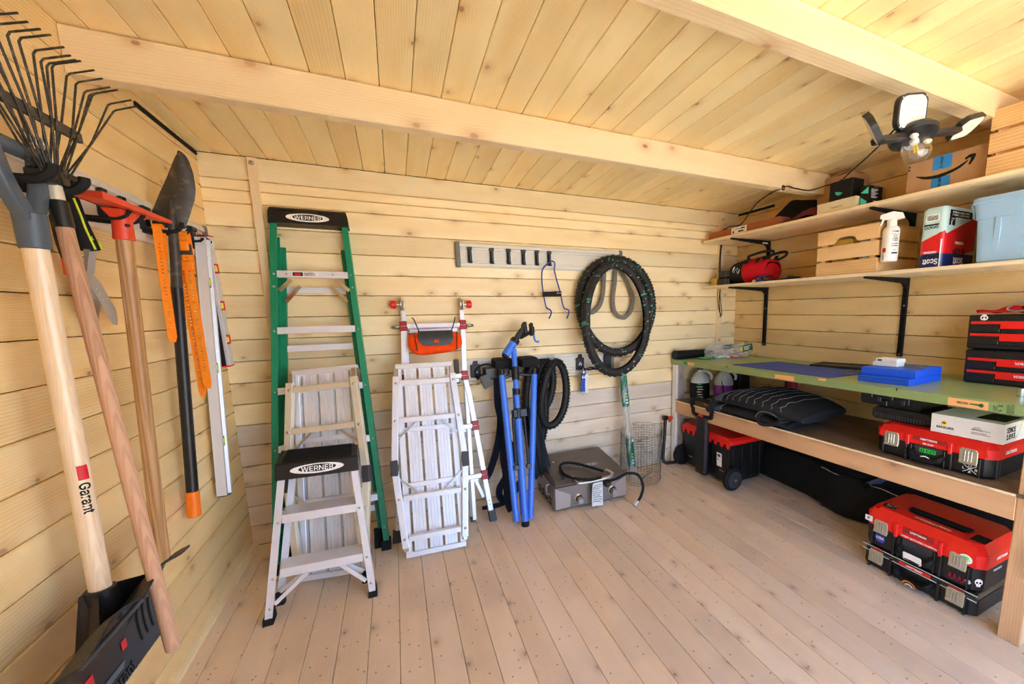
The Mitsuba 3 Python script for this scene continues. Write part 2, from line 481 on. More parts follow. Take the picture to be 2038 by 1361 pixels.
mat('mat_blue', tex=mikit.proc(lambda p, n, uv: mx((0.030, 0.060, 0.25), (0.050, 0.095, 0.36), ss(0.35, 0.65, 0.5 + 0.5 * dr.sin((p.x + p.y) * 420) * dr.sin((p.x - p.y) * 420)))), rough=0.6, spec=0.3)
mat('blue_card', (28, 86, 206), rough=0.45, spec=0.4)
mat('tote_blue', (150, 186, 214), rough=0.42, spec=0.5)
mat('milky_plastic', (196, 204, 202), rough=0.35, spec=0.5)
mat('purple_fluid', (150, 70, 170), rough=0.3, spec=0.5)
mat('teal_print', (64, 190, 160), rough=0.5)
mat('mint_print', (40, 178, 140), rough=0.5)
mat('cream_card', (212, 196, 160), rough=0.7)
mat('maroon_cloth', (110, 50, 58), rough=0.9, spec=0.1)
mat('blanket_cloth', tex=mikit.proc(lambda p, n, uv: mx((0.016, 0.017, 0.019), (0.026, 0.028, 0.031), fb(p.x * 90, p.y * 90, p.z * 90, 2))), rough=0.9, spec=0.15)
mat('blanket_blue', (74, 84, 106), rough=0.9, spec=0.15)
mat('stitch', (150, 150, 150), rough=0.9)
mat('bag_black', (19, 20, 23), rough=0.75, spec=0.3)
mat('tape_blue', (44, 140, 214), rough=0.4)
mat('pack_aqua', (186, 214, 212), rough=0.3, spec=0.5)
mat('pack_red', (206, 28, 34), rough=0.3, spec=0.5)
mat('pack_navy', (28, 40, 92), rough=0.3, spec=0.5)
mat('latch_metal', (186, 182, 160), rough=0.35, metal=0.6)
mat('sponge_yellow', (206, 174, 70), rough=0.8)
mat('patch_tan', (226, 168, 106), rough=0.7)
mat('lamp_cover', (214, 214, 200), rough=0.3, spec=0.5)
mat('grip_green', (60, 150, 80), rough=0.5)
mat('neon_green', (40, 210, 70), rough=0.5)
mat('dark_green', (34, 84, 50), rough=0.6)
mat('strap_grey', (70, 86, 108), rough=0.8)
mat('decal_blue', (60, 70, 160), rough=0.5)
mat('dark_red_print', (150, 20, 50), rough=0.5)

scene['cloudy_film'] = {'type': 'blendbsdf', 'weight': 0.22, 'a': {'type': 'thindielectric', 'int_ior': 1.4}, 'b': {'type': 'twosided', 'bsdf': {'type': 'diffuse', 'reflectance': {'type': 'rgb', 'value': [0.8, 0.82, 0.8]}}}}


# ---------------------------------------------------------------- the room
RX, RH, SL, YF = 3.42, 2.018, 0.0488, -3.06


def board(o, L, W, N, ln, w, t, c=0.0032, gap=0.0014):
    """One board: front face at o (corner), along L, across W, facing N."""
    o, L, W, N = (np.asarray(q, float) for q in (o, L, W, N))
    pr = [(gap, -c), (gap + c, 0), (w - gap - c, 0), (w - gap, -c), (w - gap, -t), (gap, -t)]
    v = [o + L * a + W * q + N * d for a in (0, ln) for q, d in pr]
    k = 6
    f = []
    for j in range(k):
        j2 = (j + 1) % k
        f += [[j, j2, k + j2], [j, k + j2, k + j]]
    f += [[0, q + 1, q] for q in range(1, k - 1)] + [[k, k + q, k + q + 1] for q in range(1, k - 1)]
    m = tm(v, f)
    if np.linalg.det(np.stack([L, W, N])) > 0:
        m.invert()
    pid = rng.randrange(1, 900)
    u0 = rng.random() * 60
    uv = np.array([[a + u0, q - w / 2 + pid] for a in (0, ln) for q, d in pr])
    return m, uv


def boards(holder, name, mat_, specs):
    for s in specs:
        m, uv = board(*s)
        part(holder, name, m, mat_, uv=uv)


def struct(name, mesh, mat_, label=None):
    scene[name] = mikit.ply(mesh, mat_)
    place[name] = np.eye(4)
    labels[name] = {'kind': 'structure', **({'label': label} if label else {})}
    return name


TP = 0.03
struct('floor', bx(-0.12, RX + 0.12, YF - 0.1, 0.12, -0.10, -0.022), 'dark_ply', 'floor of pale sanded pine boards running to the back wall')
x = 0.076 - 0.1058
while x < RX:
    x0, x1 = max(x, 0.0), min(x + 0.1058, RX)
    boards('floor', 'floor_board', 'pine_floor', [((x0, YF, 0), (0, 1, 0), (1, 0, 0), (0, 0, 1), -YF, x1 - x0, 0.02, 0.0016, 0.0007)])
    x += 0.1058
# back wall
struct('wall_back', bx(-0.12, RX + 0.12, 0.03, 0.12, -0.1, 2.3), 'dark_ply', 'back wall of horizontal knotty pine planks')
zj = [RH - 0.1121 * k for k in range(18)] + [0.0]
zj = sorted(set([round(z, 4) for z in zj if z > 0.03] + [1.856, 0.0]))
for a, b in zip(zj[:-1], zj[1:]):
    boards('wall_back', 'wall_plank', 'pine_daylit_grey' if b < 0.69 else 'pine_wall', [((0, 0, a), (1, 0, 0), (0, 0, 1), (0, -1, 0), RX, b - a, TP)])
# gable walls
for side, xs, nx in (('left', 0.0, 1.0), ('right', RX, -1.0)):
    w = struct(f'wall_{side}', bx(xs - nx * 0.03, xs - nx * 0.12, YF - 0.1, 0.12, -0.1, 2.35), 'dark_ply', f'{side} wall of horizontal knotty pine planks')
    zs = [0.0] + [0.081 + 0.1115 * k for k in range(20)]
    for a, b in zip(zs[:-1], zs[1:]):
        boards(w, 'wall_plank', 'pine_gable' if side == 'left' else 'pine_gable_shaded', [((xs, YF, a), (0, 1, 0), (0, 0, 1), (nx, 0, 0), -YF, b - a, TP)])
# front wall behind the camera, with the open double doorway
FW = struct('wall_front', cat(bx(0, 1.0, YF - 0.09, YF - 0.03, 0, 2.3), bx(3.36, RX, YF - 0.09, YF - 0.03, 0, 2.3), bx(1.0, 3.36, YF - 0.09, YF - 0.03, 1.96, 2.3)), 'pine_wall', 'front wall with the open doorway')
# ceiling: boards falling to the back wall
CD, CN = nrm((0, 1, -SL)), nrm((0, -SL, -1))
cl = (-YF + 0.02) / CD[1]
struct('ceiling', tm(*(lambda b: (np.array(b.vertices) + np.stack([0 * b.vertices[:, 0], 0 * b.vertices[:, 0], -SL * b.vertices[:, 1]], 1), b.faces))(bx(-0.3, RX + 0.3, YF - 0.35, 0.3, RH + 0.03, RH + 0.09))), 'roof_felt', 'sloping ceiling of pine boards')
x = 0.063 - 0.1055
while x < RX:
    x0, x1 = max(x, 0.0), min(x + 0.1055, RX)
    boards('ceiling', 'ceiling_board', 'pine_ceiling', [((x0, 0.0, RH), -CD, (1, 0, 0), CN, cl, x1 - x0, 0.018, 0.002, 0.0009)])
    x += 0.1055
# gaps and trim
struct('trim_1', sweep([(0.0, YF + 0.1, 0.0), (0.0, -0.0, 0.0)], [(0, 0), (0.024, 0), (0.022, 0.008), (0.016, 0.016), (0.008, 0.022), (0, 0.024)], up=(0, 0, 1)), 'pine_wall', 'quarter-round skirting along the left wall')
for k, (xa, xb) in enumerate(((0.0, 0.006), (RX - 0.006, RX))):
    struct(f'trim_{k+2}', bx(xa, xb, -0.52 if k == 0 else -0.36, -0.004, 1.998, 2.014), 'black_gap', 'dark joint between gable planks and ceiling')
b1 = single('roof_beam', bx(0.0, RX, -0.89, -0.832, 1.932, 2.058, 0.003), 'pine_beam', 'long pale pine roof beam nearer the back wall', 'beam', kind='structure')
b2 = single('roof_beam', bx(0.0, RX, -1.765, -1.70, 1.998, 2.102, 0.003), 'pine_beam', 'pine roof beam nearer the viewer, carrying the black lamp', 'beam', kind='structure')
for b_, n_ in ((b1, 31), (b2, 57)):
    m_ = bx(0.0, RX, -0.89, -0.832, 1.932, 2.058, 0.003) if b_ == b1 else bx(0.0, RX, -1.765, -1.70, 1.998, 2.102, 0.003)
    scene[b_] = mikit.ply(m_, 'pine_beam', uv=guv(m_, (1, 0, 0), (0, 0, 1), (n_ * 1.7, n_ - 2.0)))
struct('ground', bx(-15, 18, -22, YF - 0.12, -0.25, -0.16), 'ground_gravel', 'ground outside the doorway')
t = thing('wall_batten', 'pale wooden batten bolted upright to the back wall behind the green ladder', 'batten')
m_ = bx(0.193, 0.231, -0.022, 0.0, 0.25, 2.012, 0.002)
wpart(t, 'board', m_, 'pine_shelf', (0, 0, 1), (1, 0, 0))
part(t, 'bolt', cat(cyl((0.212, -0.022, 1.985), (0.212, -0.026, 1.985), 0.011), cyl((0.212, -0.026, 1.985), (0.212, -0.033, 1.985), 0.006, n=6)), 'steel', smooth=30)
t = thing('wall_batten', 'pale wooden batten standing upright beside the ends of the shelves', 'batten')
wpart(t, 'board', bx(3.207, 3.252, -0.022, 0.0, 0.3, 2.012, 0.002), 'pine_shelf', (0, 0, 1), (1, 0, 0))
part(t, 'bolt', cat(cyl((3.23, -0.022, 0.99), (3.23, -0.026, 0.99), 0.010), cyl((3.23, -0.026, 0.99), (3.23, -0.04, 0.99), 0.005, n=6)), 'steel', smooth=30)
part(t, 'bolt', cat(cyl((3.232, -0.022, 1.955), (3.232, -0.026, 1.955), 0.011), cyl((3.232, -0.026, 1.955), (3.232, -0.033, 1.955), 0.006, n=6)), 'steel', smooth=30)


# ---------------------------------------------------------------- wall rails and hooks
def rail(label, M, L, cap='rail_grey', caps=(0, 1), slots=None):
    """A wall track along local x, 0.148 m tall, its face towards local +z."""
    t = thing('tool_rail', label, 'wall rail', M)
    pr = [(0, 0), (0.148, 0), (0.148, 0.014), (0.138, 0.022), (0.122, 0.022), (0.118, 0.012), (0.108, 0.012), (0.106, 0.006), (0.042, 0.006), (0.040, 0.012), (0.030, 0.012), (0.026, 0.022), (0.010, 0.022), (0, 0.014)]
    m = ext(P_(pr), L - 0.05, frame((0.025, 0, 0), (0, 1, 0), (0, 0, 1)))
    part(t, 'track', m, 'rail_white')
    for k in caps:
        x = 0.0 if k == 0 else L - 0.028
        part(t, 'end_cap', bx(x, x + 0.028, -0.002, 0.15, 0, 0.026, 0.005), cap)
    return t


def hook_plate(t, name, x, M_unused=None, z0=0.006, mat_='black_plastic', w=0.022):
    part(t, name, cat(bx(x - w / 2, x + w / 2, 0.036, 0.112, z0, 0.022, 0.002), bx(x - w * 0.65, x + w * 0.65, 0.104, 0.122, z0, 0.026, 0.002), bx(x - w * 0.6, x + w * 0.6, 0.028, 0.044, z0, 0.024, 0.002)), mat_)


MB = lambda x, z: frame((x, 0, z), (1, 0, 0), (0, 0, 1))        # on the back wall: local x right, y up, z out
ML = lambda y, z: frame((0, y, z), (0, 1, 0), (0, 0, 1))        # on the left wall: local x away from the viewer, y up, z out
rail('pale wall rail high on the back wall, above the blue wire hanger', MB(1.148, 1.518), 1.155)
rail('white wall rail low on the back wall, behind the blue repair stand', MB(1.10, 0.806), 1.13)
rail('pale wall rail on the left wall, carrying the garden tools', ML(-1.95, 1.51), 1.87)

for k, x in enumerate((0.085, 0.218, 0.325, 0.422, 0.512, 0.598)):
    nth = ('first', 'second', 'third', 'fourth', 'fifth')[k] if k < 5 else ''
    t = thing('rail_hook', f'empty folded black hook on the upper back rail, {nth} from its left end' if k < 5 else 'black hook on the upper back rail that holds the blue wire hanger', 'hook', MB(1.148, 1.518), group='hooks on the upper rail')
    hook_plate(t, 'plate', x)
    part(t, 'arm', cat(bx(x - 0.008, x + 0.008, 0.034, 0.108, 0.022, 0.034, 0.004), bx(x - 0.005, x + 0.009, 0.024, 0.040, 0.022, 0.04, 0.003)), 'black_plastic')
    part(t, 'pin', cyl((x - 0.009, 0.101, 0.026), (x + 0.009, 0.101, 0.026), 0.004, n=10), 'steel')


def prong_hook(label, M, x, reach=0.11, sep=0.05, up=0.03, r=0.008, y=0.05, sides=(-1, 1), group=None):
    t = thing('prong_hook', label, 'hook', M, group=group)
    hook_plate(t, 'plate', x, w=0.04)
    for s in sides:
        xs = x + s * sep / 2
        path = smooth_path([(xs, y, 0.02), (xs, y - 0.004, reach * 0.5), (xs, y - 0.002, reach * 0.85), (xs + 0.0 * s, y + up * 0.5, reach), (xs, y + up, reach * 1.02)], 5)
        part(t, 'prong', tube(path, r, 9), 'black_rubber', smooth=40)
    return t


GH = 'black prong hooks on the left rail'
LW = ML(0, 1.51)
prong_hook('black prong hook holding the leaf rake and the snow shovel grip', LW, -1.30, reach=0.155, sep=0.10, r=0.010, y=0.03, group=GH)
prong_hook('short black hook on the left rail holding the green-edged garden knife', LW, -1.105, reach=0.075, sep=0.0, sides=(1,), y=0.05, group=GH)
prong_hook('black prong hook under the red garden rake head', LW, -1.0, reach=0.14, sep=0.07, r=0.005, y=0.012, group=GH)
prong_hook('black prong hook under the dark spade blade', LW, -0.62, reach=0.12, sep=0.06, r=0.006, y=0.04, group=GH)
prong_hook('black hook on the left rail from which the two spirit levels hang', LW, -0.23, reach=0.06, sep=0.09, r=0.005, y=0.06, up=0.012, group=GH)
for k, yv in enumerate((-0.86, -0.76, -0.40)):
    t = thing('rail_clip', ('empty black clip on the left rail above the red rake head, nearer the viewer', 'empty black clip on the left rail above the red rake head, nearer the spade', 'empty black clip on the left rail between spade and levels')[k], 'hook', LW, group=GH)
    hook_plate(t, 'plate', yv)
    part(t, 'arm', bx(yv - 0.008, yv + 0.008, 0.03, 0.108, 0.022, 0.036, 0.004), 'black_plastic')

# ---------------------------------------------------------------- leaf rake
t = thing('leaf_rake', 'upended leaf rake with a fan of thin dark tines and a worn wooden handle', 'rake')
AX = np.array([0.112, -1.262, 1.555])
BT = np.array([0.205, -1.353, 0.395])
hd = nrm(AX - BT)
wpart(t, 'handle', tube([BT, BT + hd * 0.004, BT + hd * 0.35, BT + hd * 0.8, AX - hd * 0.085], [0.0125, 0.0150, 0.0150, 0.0148, 0.0145], 16), 'worn_handle', hd, (0, 1, 0), smooth=50)
part(t, 'ferrule', cyl(AX - hd * 0.105, AX - hd * 0.045, 0.0165, 0.0165, 18, 0.001), 'black_plastic', smooth=40)
part(t, 'collar', cyl(AX - hd * 0.047, AX - hd * 0.012, 0.0125, 0.0125, 16), 'aluminium_worn', smooth=40)
part(t, 'tine_holder', cat(bx(AX[0] - 0.02, AX[0] + 0.014, AX[1] - 0.05, AX[1] + 0.036, AX[2] - 0.012, AX[2] + 0.018, 0.006), cyl(AX - hd * 0.012, AX + hd * 0.02, 0.018, n=14)), 'black_plastic', smooth=30)
ELB = [-0.979, -1.004, -1.069, -1.084, -1.103, -1.133, -1.163, -1.213, -1.231, -1.249, -1.268, -1.307, -1.337, -1.372, -1.396, -1.427, -1.455, -1.494, -1.521, -1.549]
for k, ye in enumerate(ELB):
    s = (ye + 1.264) / 0.29
    b0 = AX + np.array([-0.004 + 0.012 * (k % 2), s * 0.036 - 0.004, 0.004])
    e1 = np.array([0.124, ye, 1.818 + 0.006 * math.sin(k * 1.3)])
    tip = e1 + np.array([0.056, -0.016 - 0.006 * s, 0.012])
    mid = b0 + (e1 - b0) * 0.5 + np.array([0.004, 0.005 * math.sin(k * 1.7), 0])
    part(t, 'tine', tube([b0, mid, e1 - nrm(e1 - mid) * 0.006, e1 + nrm(tip - e1) * 0.006, tip], 0.0021, 6), 'tine_steel', smooth=60)
sp = part(t, 'spreader', bx(AX[0] + 0.002, AX[0] + 0.012, AX[1] - 0.145, AX[1] + 0.115, AX[2] + 0.118, AX[2] + 0.142, 0.002), 'spade_steel')
part(t, 'spring_ring', tube([AX + np.array([0.0, -0.052 + 0.014 * math.cos(q), 0.075 + 0.014 * math.sin(q)]) for q in np.linspace(0, 2 * math.pi, 20)[:-1]], 0.003, 6, closed=True), 'steel', smooth=60)
part(t, 'spring_ring', tube([AX + np.array([0.003, -0.026 + 0.012 * math.cos(q), 0.070 + 0.012 * math.sin(q)]) for q in np.linspace(0, 2 * math.pi, 20)[:-1]], 0.003, 6, closed=True), 'steel', smooth=60)

# ---------------------------------------------------------------- snow shovel
t = thing('snow_shovel', 'black snow shovel with a pale wooden handle hanging at the left edge', 'shovel')
HB, HT = np.array([0.098, -1.350, 0.58]), np.array([0.098, -1.328, 1.43])
wpart(t, 'handle', cyl(HB, HT, 0.0195, n=22), 'ash_handle', HT - HB, (0, 1, 0), smooth=40)
g = part(t, 'grip', cat(
    cyl(HT - [0, 0, 0.035], HT + [0, 0.001, 0.04], 0.0235, 0.0245, 20, 0.002),
    sweep(smooth_path([HT + np.array([0, -0.010, 0.03]), HT + np.array([0.0, -0.045, 0.085]), HT + np.array([0.0, -0.066, 0.14]), HT + np.array([0, -0.068, 0.175])], 5), rrect(0.032, 0.026, 0.008), up=(1, 0, 0)),
    sweep(smooth_path([HT + np.array([0, 0.010, 0.03]), HT + np.array([0.0, 0.040, 0.085]), HT + np.array([0.0, 0.052, 0.14]), HT + np.array([0, 0.052, 0.175])], 5), rrect(0.032, 0.024, 0.008), up=(1, 0, 0)),
    cyl(HT + np.array([0, -0.085, 0.17]), HT + np.array([0, 0.068, 0.17]), 0.016, n=16, b=0.004)), 'slate_plastic', smooth=35)
fr = frame((0.098 + 0.0200, -1.3465, 0.83), (0, 0, -1), (0, 1, 0))
n_ = nrm((0.85, -0.5, 0))
up_ = np.array([-n_[1], n_[0], 0])
part(t, 'red_mark', grid_sheet(lambda u, v_: (0.098 + 0.0199 * np.cos(-1.20 + 0.9 * u), -1.342 + 0.0199 * np.sin(-1.20 + 0.9 * u), 0.878 + 0.034 * v_), 9, 2, 0.0004), 'red_print')
tx = meshkit.text_mesh('Garant', 0.017, 0.0004, True)
v = np.array(tx.vertices)
ang = -math.radians(70) + v[:, 1] / 0.0197
zz = 0.872 - v[:, 0]
tx = tm(np.stack([0.098 + (0.0198 + v[:, 2]) * np.cos(ang), -1.350 + 0.02588 * (zz - 0.58) + (0.0198 + v[:, 2]) * np.sin(ang), zz], 1), tx.faces)
part(t, 'lettering', tx, 'black_print')
# blade: a curved scoop, its back to the wall
prof = smooth_path([(0.122, 0.362), (0.114, 0.41), (0.112, 0.46), (0.116, 0.50), (0.132, 0.54), (0.160, 0.566), (0.192, 0.580)], 5)


def blade(u, v_):
    y = -1.62 + u * 0.47
    k = v_ * (len(prof) - 1)
    x = np.interp(k, np.arange(len(prof)), prof[:, 0])
    z = np.interp(k, np.arange(len(prof)), prof[:, 1])
    e = np.exp(-((y + 1.30) / 0.07) ** 2) + np.exp(-((y + 1.50) / 0.07) ** 2)
    return x, y, z + 0.030 * e * np.clip(v_ * 2 - 1, 0, 1)


b_ = part(t, 'blade', grid_sheet(blade, 26, len(prof), 0.004), 'black_plastic', smooth=40)
part(t, 'lip', sweep([(0.190, -1.62, 0.581), (0.190, -1.41, 0.581)], rrect(0.010, 0.010, 0.003), up=(0, 0, 1)), 'dark_grey_plastic', smooth=30)
part(t, 'socket', cat(cyl((0.098, -1.351, 0.52), (0.098, -1.350, 0.605), 0.034, 0.027, 22, 0.002), hullm([(0.07, -1.37, 0.60), (0.07, -1.33, 0.60), (0.075, -1.46, 0.40), (0.075, -1.24, 0.40), (0.106, -1.46, 0.42), (0.106, -1.24, 0.42), (0.112, -1.36, 0.59), (0.112, -1.34, 0.59)])), 'black_plastic', smooth=30)
for s in (-1, 1):
    part(t, 'gusset', hullm([(0.092, -1.351 + s * 0.02, 0.60), (0.104, -1.351 + s * 0.02, 0.60), (0.150, -1.351 + s * 0.13, 0.556), (0.126, -1.351 + s * 0.13, 0.52), (0.11, -1.351 + s * 0.02, 0.46)]), 'black_plastic')


def on_blade(y, k):
    x, z = np.interp(k, np.arange(len(prof)), prof[:, 0]), np.interp(k, np.arange(len(prof)), prof[:, 1])
    d = nrm(np.array([np.interp(k + 1, np.arange(len(prof)), prof[:, 0]) - x, 0, np.interp(k + 1, np.arange(len(prof)), prof[:, 1]) - z]))
    N = np.cross((0, 1, 0), d)
    return np.array([x, y, z]) + N * 0.0032, d


o, d = on_blade(-1.505, 8)
st = part(t, 'sticker', ext(sbox(-0.045, -0.018, 0.045, 0.018), 0.0006, frame(o, (0, 1, 0), d)), 'red_print')
part(st, 'lettering', text('Garant', 0.014, o + np.cross((0, 1, 0), d) * 0.0007, (0, 1, 0), d), 'white_print')
o, d = on_blade(-1.40, 4)
part(t, 'stripe', ext(P_([(-0.13, -0.006), (0.03, -0.006), (0.045, 0.008), (-0.13, 0.008)]), 0.0006, frame(o, (0, 1, 0), d)), 'slate_plastic')
o, d = on_blade(-1.39, 1.6)
part(t, 'embossed_name', text('Garant', 0.026, o - np.cross((0, 1, 0), d) * 0.0006, (0, 1, 0), d, d=0.0018), 'black_plastic')
o, d = on_blade(-1.345, 8)
part(t, 'small_sticker', ext(sbox(-0.010, -0.012, 0.010, 0.012), 0.0006, frame(o, (0, 1, 0), d)), 'red_print')
for k in range(3):
    o, d = on_blade(-1.22 - 0.028 * k, 8)
    part(t, 'rib', sweep([on_blade(-1.22 - 0.028 * k, q)[0] - (0.001, 0, 0) for q in (4, 7, 10, 13)], rrect(0.008, 0.006, 0.002), up=(1, 0, -0.5)), 'black_plastic')

# ---------------------------------------------------------------- red garden rake
t = thing('garden_rake', 'garden rake hanging head up, red toothed head and old wooden handle', 'rake')
A, B = np.array([0.112, -1.012, 1.475]), np.array([0.062, -0.998, 0.478])
wpart(t, 'handle', tube([B, B + (A - B) * 0.006, B + (A - B) * 0.12, B + (A - B) * 0.5, A], [0.016, 0.020, 0.0185, 0.0175, 0.0180], 18), 'old_handle', A - B, (0, 1, 0), smooth=50)
C_ = A + nrm(A - B) * 0.075
so = part(t, 'socket', cyl(A - nrm(A - B) * 0.012, C_, 0.0225, 0.020, 20, 0.0015), 'red_paint', smooth=40)
part(so, 'rivet', cyl(A + (0.016, -0.016, 0.026), A + (0.021, -0.020, 0.026), 0.0045, n=10), 'black_plastic')
part(t, 'head', cat(hullm([(0.165, -1.205, 1.535), (0.165, -1.205, 1.553), (0.085, -1.165, 1.549), (0.085, -1.165, 1.558), (0.165, -0.85, 1.541), (0.165, -0.85, 1.551), (0.095, -0.85, 1.552), (0.095, -0.85, 1.558)]), hullm([C_ + (-0.02, -0.05, -0.01), C_ + (0.02, -0.05, -0.01), C_ + (-0.02, 0.05, -0.01), C_ + (0.02, 0.05, -0.01), C_ + (-0.012, -0.014, -0.04), C_ + (0.012, 0.014, -0.04)])), 'red_paint', smooth=25)
for k in range(14):
    y = -1.19 + 0.0265 * k
    part(t, 'tooth', tube([(0.10, y, 1.553), (0.06, y + 0.004, 1.562), (0.030, y + 0.010, 1.576)], [0.0055, 0.0045, 0.002], 6), 'red_paint', smooth=50)

# ---------------------------------------------------------------- spade
t = thing('spade', 'upended spade with a dark worn blade, black shaft and orange end', 'spade')


def spade(u, v_):
    z = 1.565 + 0.265 * v_
    xl = np.interp(z, [1.565, 1.575, 1.617, 1.68, 1.742, 1.81, 1.83], [0.050, 0.024, 0.028, 0.057, 0.088, 0.119, 0.134])
    xr = np.interp(z, [1.565, 1.575, 1.618, 1.672, 1.708, 1.76, 1.80, 1.82, 1.83], [0.112, 0.120, 0.138, 0.158, 0.165, 0.164, 0.157, 0.149, 0.140])
    xx = xl + (xr - xl) * u
    c = (u * 2 - 1)
    return xx, -0.622 - 0.15 * (xx - 0.095) + 0.018 * c * c - 0.012 * np.exp(-(c * 5) ** 2) * np.clip(1 - v_ * 2.2, 0, 1), z


part(t, 'blade', grid_sheet(spade, 21, 30, 0.004), 'spade_steel', smooth=40)
part(t, 'step', bar((0.018, -0.585, 1.572), (0.125, -0.645, 1.566), 0.022, 0.006, up=(0, 0, 1)), 'spade_steel')
N0 = np.array([0.098, -0.628, 1.66])
part(t, 'neck', tube(smooth_path([N0, (0.094, -0.634, 1.60), (0.088, -0.632, 1.52), (0.080, -0.628, 1.42), (0.0735, -0.632, 1.335)], 5), np.interp(np.arange(21), [0, 6, 20], [0.004, 0.013, 0.0165]), 14), 'spade_steel', smooth=50)
E1, E2 = np.array([0.0745, -0.632, 1.35]), np.array([0.040, -0.690, 0.50])
part(t, 'shaft', cyl(E1, E2 + (E1 - E2) * 0.10, 0.0172, 0.0178, 20), 'black_plastic', smooth=40)
part(t, 'end_grip', cyl(E2 - (E1 - E2) * 0.012, E2 + (E1 - E2) * 0.105, 0.0205, 0.0198, 22, 0.003), 'orange_plastic', smooth=40)


# ---------------------------------------------------------------- orange straps
def strap_mesh(L, w, slots=True):
    body = P_([(-w / 2, 0), (w / 2, 0), (w / 2, -L + 0.02), (w * 0.28, -L), (-w * 0.28, -L), (-w / 2, -L + 0.02)])
    if slots:
        hs = [sbox(-w * 0.14, -q - 0.004, w * 0.14, -q) for q in np.arange(0.045, L * 0.88, 0.0125)]
        body = body.difference(unary_union(hs))
    return body


for k, (A, B, w, lb) in enumerate((((0.062, -0.672, 1.545), (0.040, -0.690, 1.155), 0.024, 'orange slotted rubber strap hanging in front of the spade shaft'),
                               ((0.105, -0.600, 1.535), (0.104, -0.590, 0.965), 0.026, 'longest orange slotted rubber strap, hanging right of the spade shaft'),
                               ((0.082, -0.586, 1.535), (0.072, -0.575, 0.93), 0.022, 'orange slotted rubber strap mostly hidden behind the black spade shaft'))):
    A, B = np.array(A), np.array(B)
    t = thing('rubber_strap', lb, 'strap', frame(A, (1, 0, 0), A - B), group='orange rubber straps')
    L = np.linalg.norm(A - B)
    part(t, 'strap', ext(strap_mesh(L, w), 0.004, frame((0, 0, -0.002), (1, 0, 0), (0, 1, 0))), 'orange_rubber')
    part(t, 'loop', sweep(smooth_path([(0, -0.004, 0.0), (0, 0.016, 0.004), (0, 0.022, -0.012), (0, 0.012, -0.026), (0, -0.03, -0.028), (0, -0.10 - 0.03 * k, -0.018)], 5), rrect(w * 0.95, 0.004), up=(0, 0.2, 1)), 'orange_rubber', smooth=40)
    if k:
        bk_ = part(t, 'buckle', cat(bx(-w * 0.75, w * 0.75, -0.062, -0.050, 0.001, 0.014, 0.002), bx(-w * 0.75, -w * 0.55, -0.062, -0.025, 0.001, 0.012, 0.002), bx(w * 0.55, w * 0.75, -0.062, -0.025, 0.001, 0.012, 0.002)), 'dark_grey_plastic')
        part(t, 'keeper', bx(-w * 0.68, w * 0.68, -0.012, 0.006, 0.003, 0.016, 0.003), 'orange_rubber')
        part(t, 'keeper', bx(-w * 0.66, w * 0.66, -0.118, -0.085, 0.002, 0.010, 0.003), 'orange_rubber')
        part(t, 'keeper', bx(-w * 0.60, w * 0.60, -0.048, -0.012, 0.003, 0.020, 0.004), 'orange_rubber')

# ---------------------------------------------------------------- spirit levels
A, B = np.array([0.040, -0.225, 1.585]), np.array([0.040, -0.385, 0.452])
t = thing('spirit_level', 'long silver spirit level hanging nearest the left corner', 'level', frame(B, nrm((1, -0.05, 0)), A - B))
L = np.linalg.norm(A - B)
sec = P_([(-0.020, -0.028), (0.016, -0.028), (0.016, -0.018), (0.005, -0.014), (0.005, 0.014), (0.016, 0.018), (0.016, 0.028), (-0.020, 0.028)])
part(t, 'body', ext(sec, L, frame((0, 0, 0), (1, 0, 0), (0, 0, -1))), 'aluminium')
for q in (-0.004, L):
    part(t, 'end_plug', bx(-0.019, 0.015, q, q + 0.004, -0.027, 0.027), 'black_plastic')
for z in (0.24, 0.57, 0.95):
    v_ = part(t, 'vial_window', bx(0.004, 0.010, z - 0.022, z + 0.022, -0.012, 0.012, 0.002), 'black_plastic')
    part(v_, 'vial', cyl((0.010, z - 0.014, 0), (0.010, z + 0.014, 0), 0.005, n=10), 'lime', smooth=40)
A, B = np.array([0.036, -0.155, 1.61]), np.array([0.036, -0.125, 1.003])
t = thing('spirit_level', 'short spirit level, black edge and silver face with red vial frames', 'level', frame(B, nrm((1, -0.05, 0)), A - B))
L = np.linalg.norm(A - B)
part(t, 'body', bx(-0.020, 0.020, 0.004, L - 0.004, -0.026, 0.020, 0.002), 'aluminium')
part(t, 'grip_strip', bx(-0.021, 0.006, 0.006, L - 0.006, 0.0195, 0.027, 0.002), 'black_rubber')
for y in (0.0, L - 0.006):
    part(t, 'end_cap', bx(-0.021, 0.022, y, y + 0.006, -0.027, 0.027, 0.002), 'red_plastic')
for z in (0.13, 0.29, 0.46):
    fz = ext(sbox(-0.022, -0.018, 0.022, 0.018).difference(sbox(-0.014, -0.012, 0.014, 0.030)), 0.004, frame((0.020, z, -0.002), (0, 1, 0), (0, 0, 1)))
    v_ = part(t, 'vial_frame', fz, 'red_plastic')
    part(v_, 'vial', cyl((0.021, z - 0.012, 0), (0.021, z + 0.012, 0), 0.005, n=10), 'yellow_print', smooth=40)

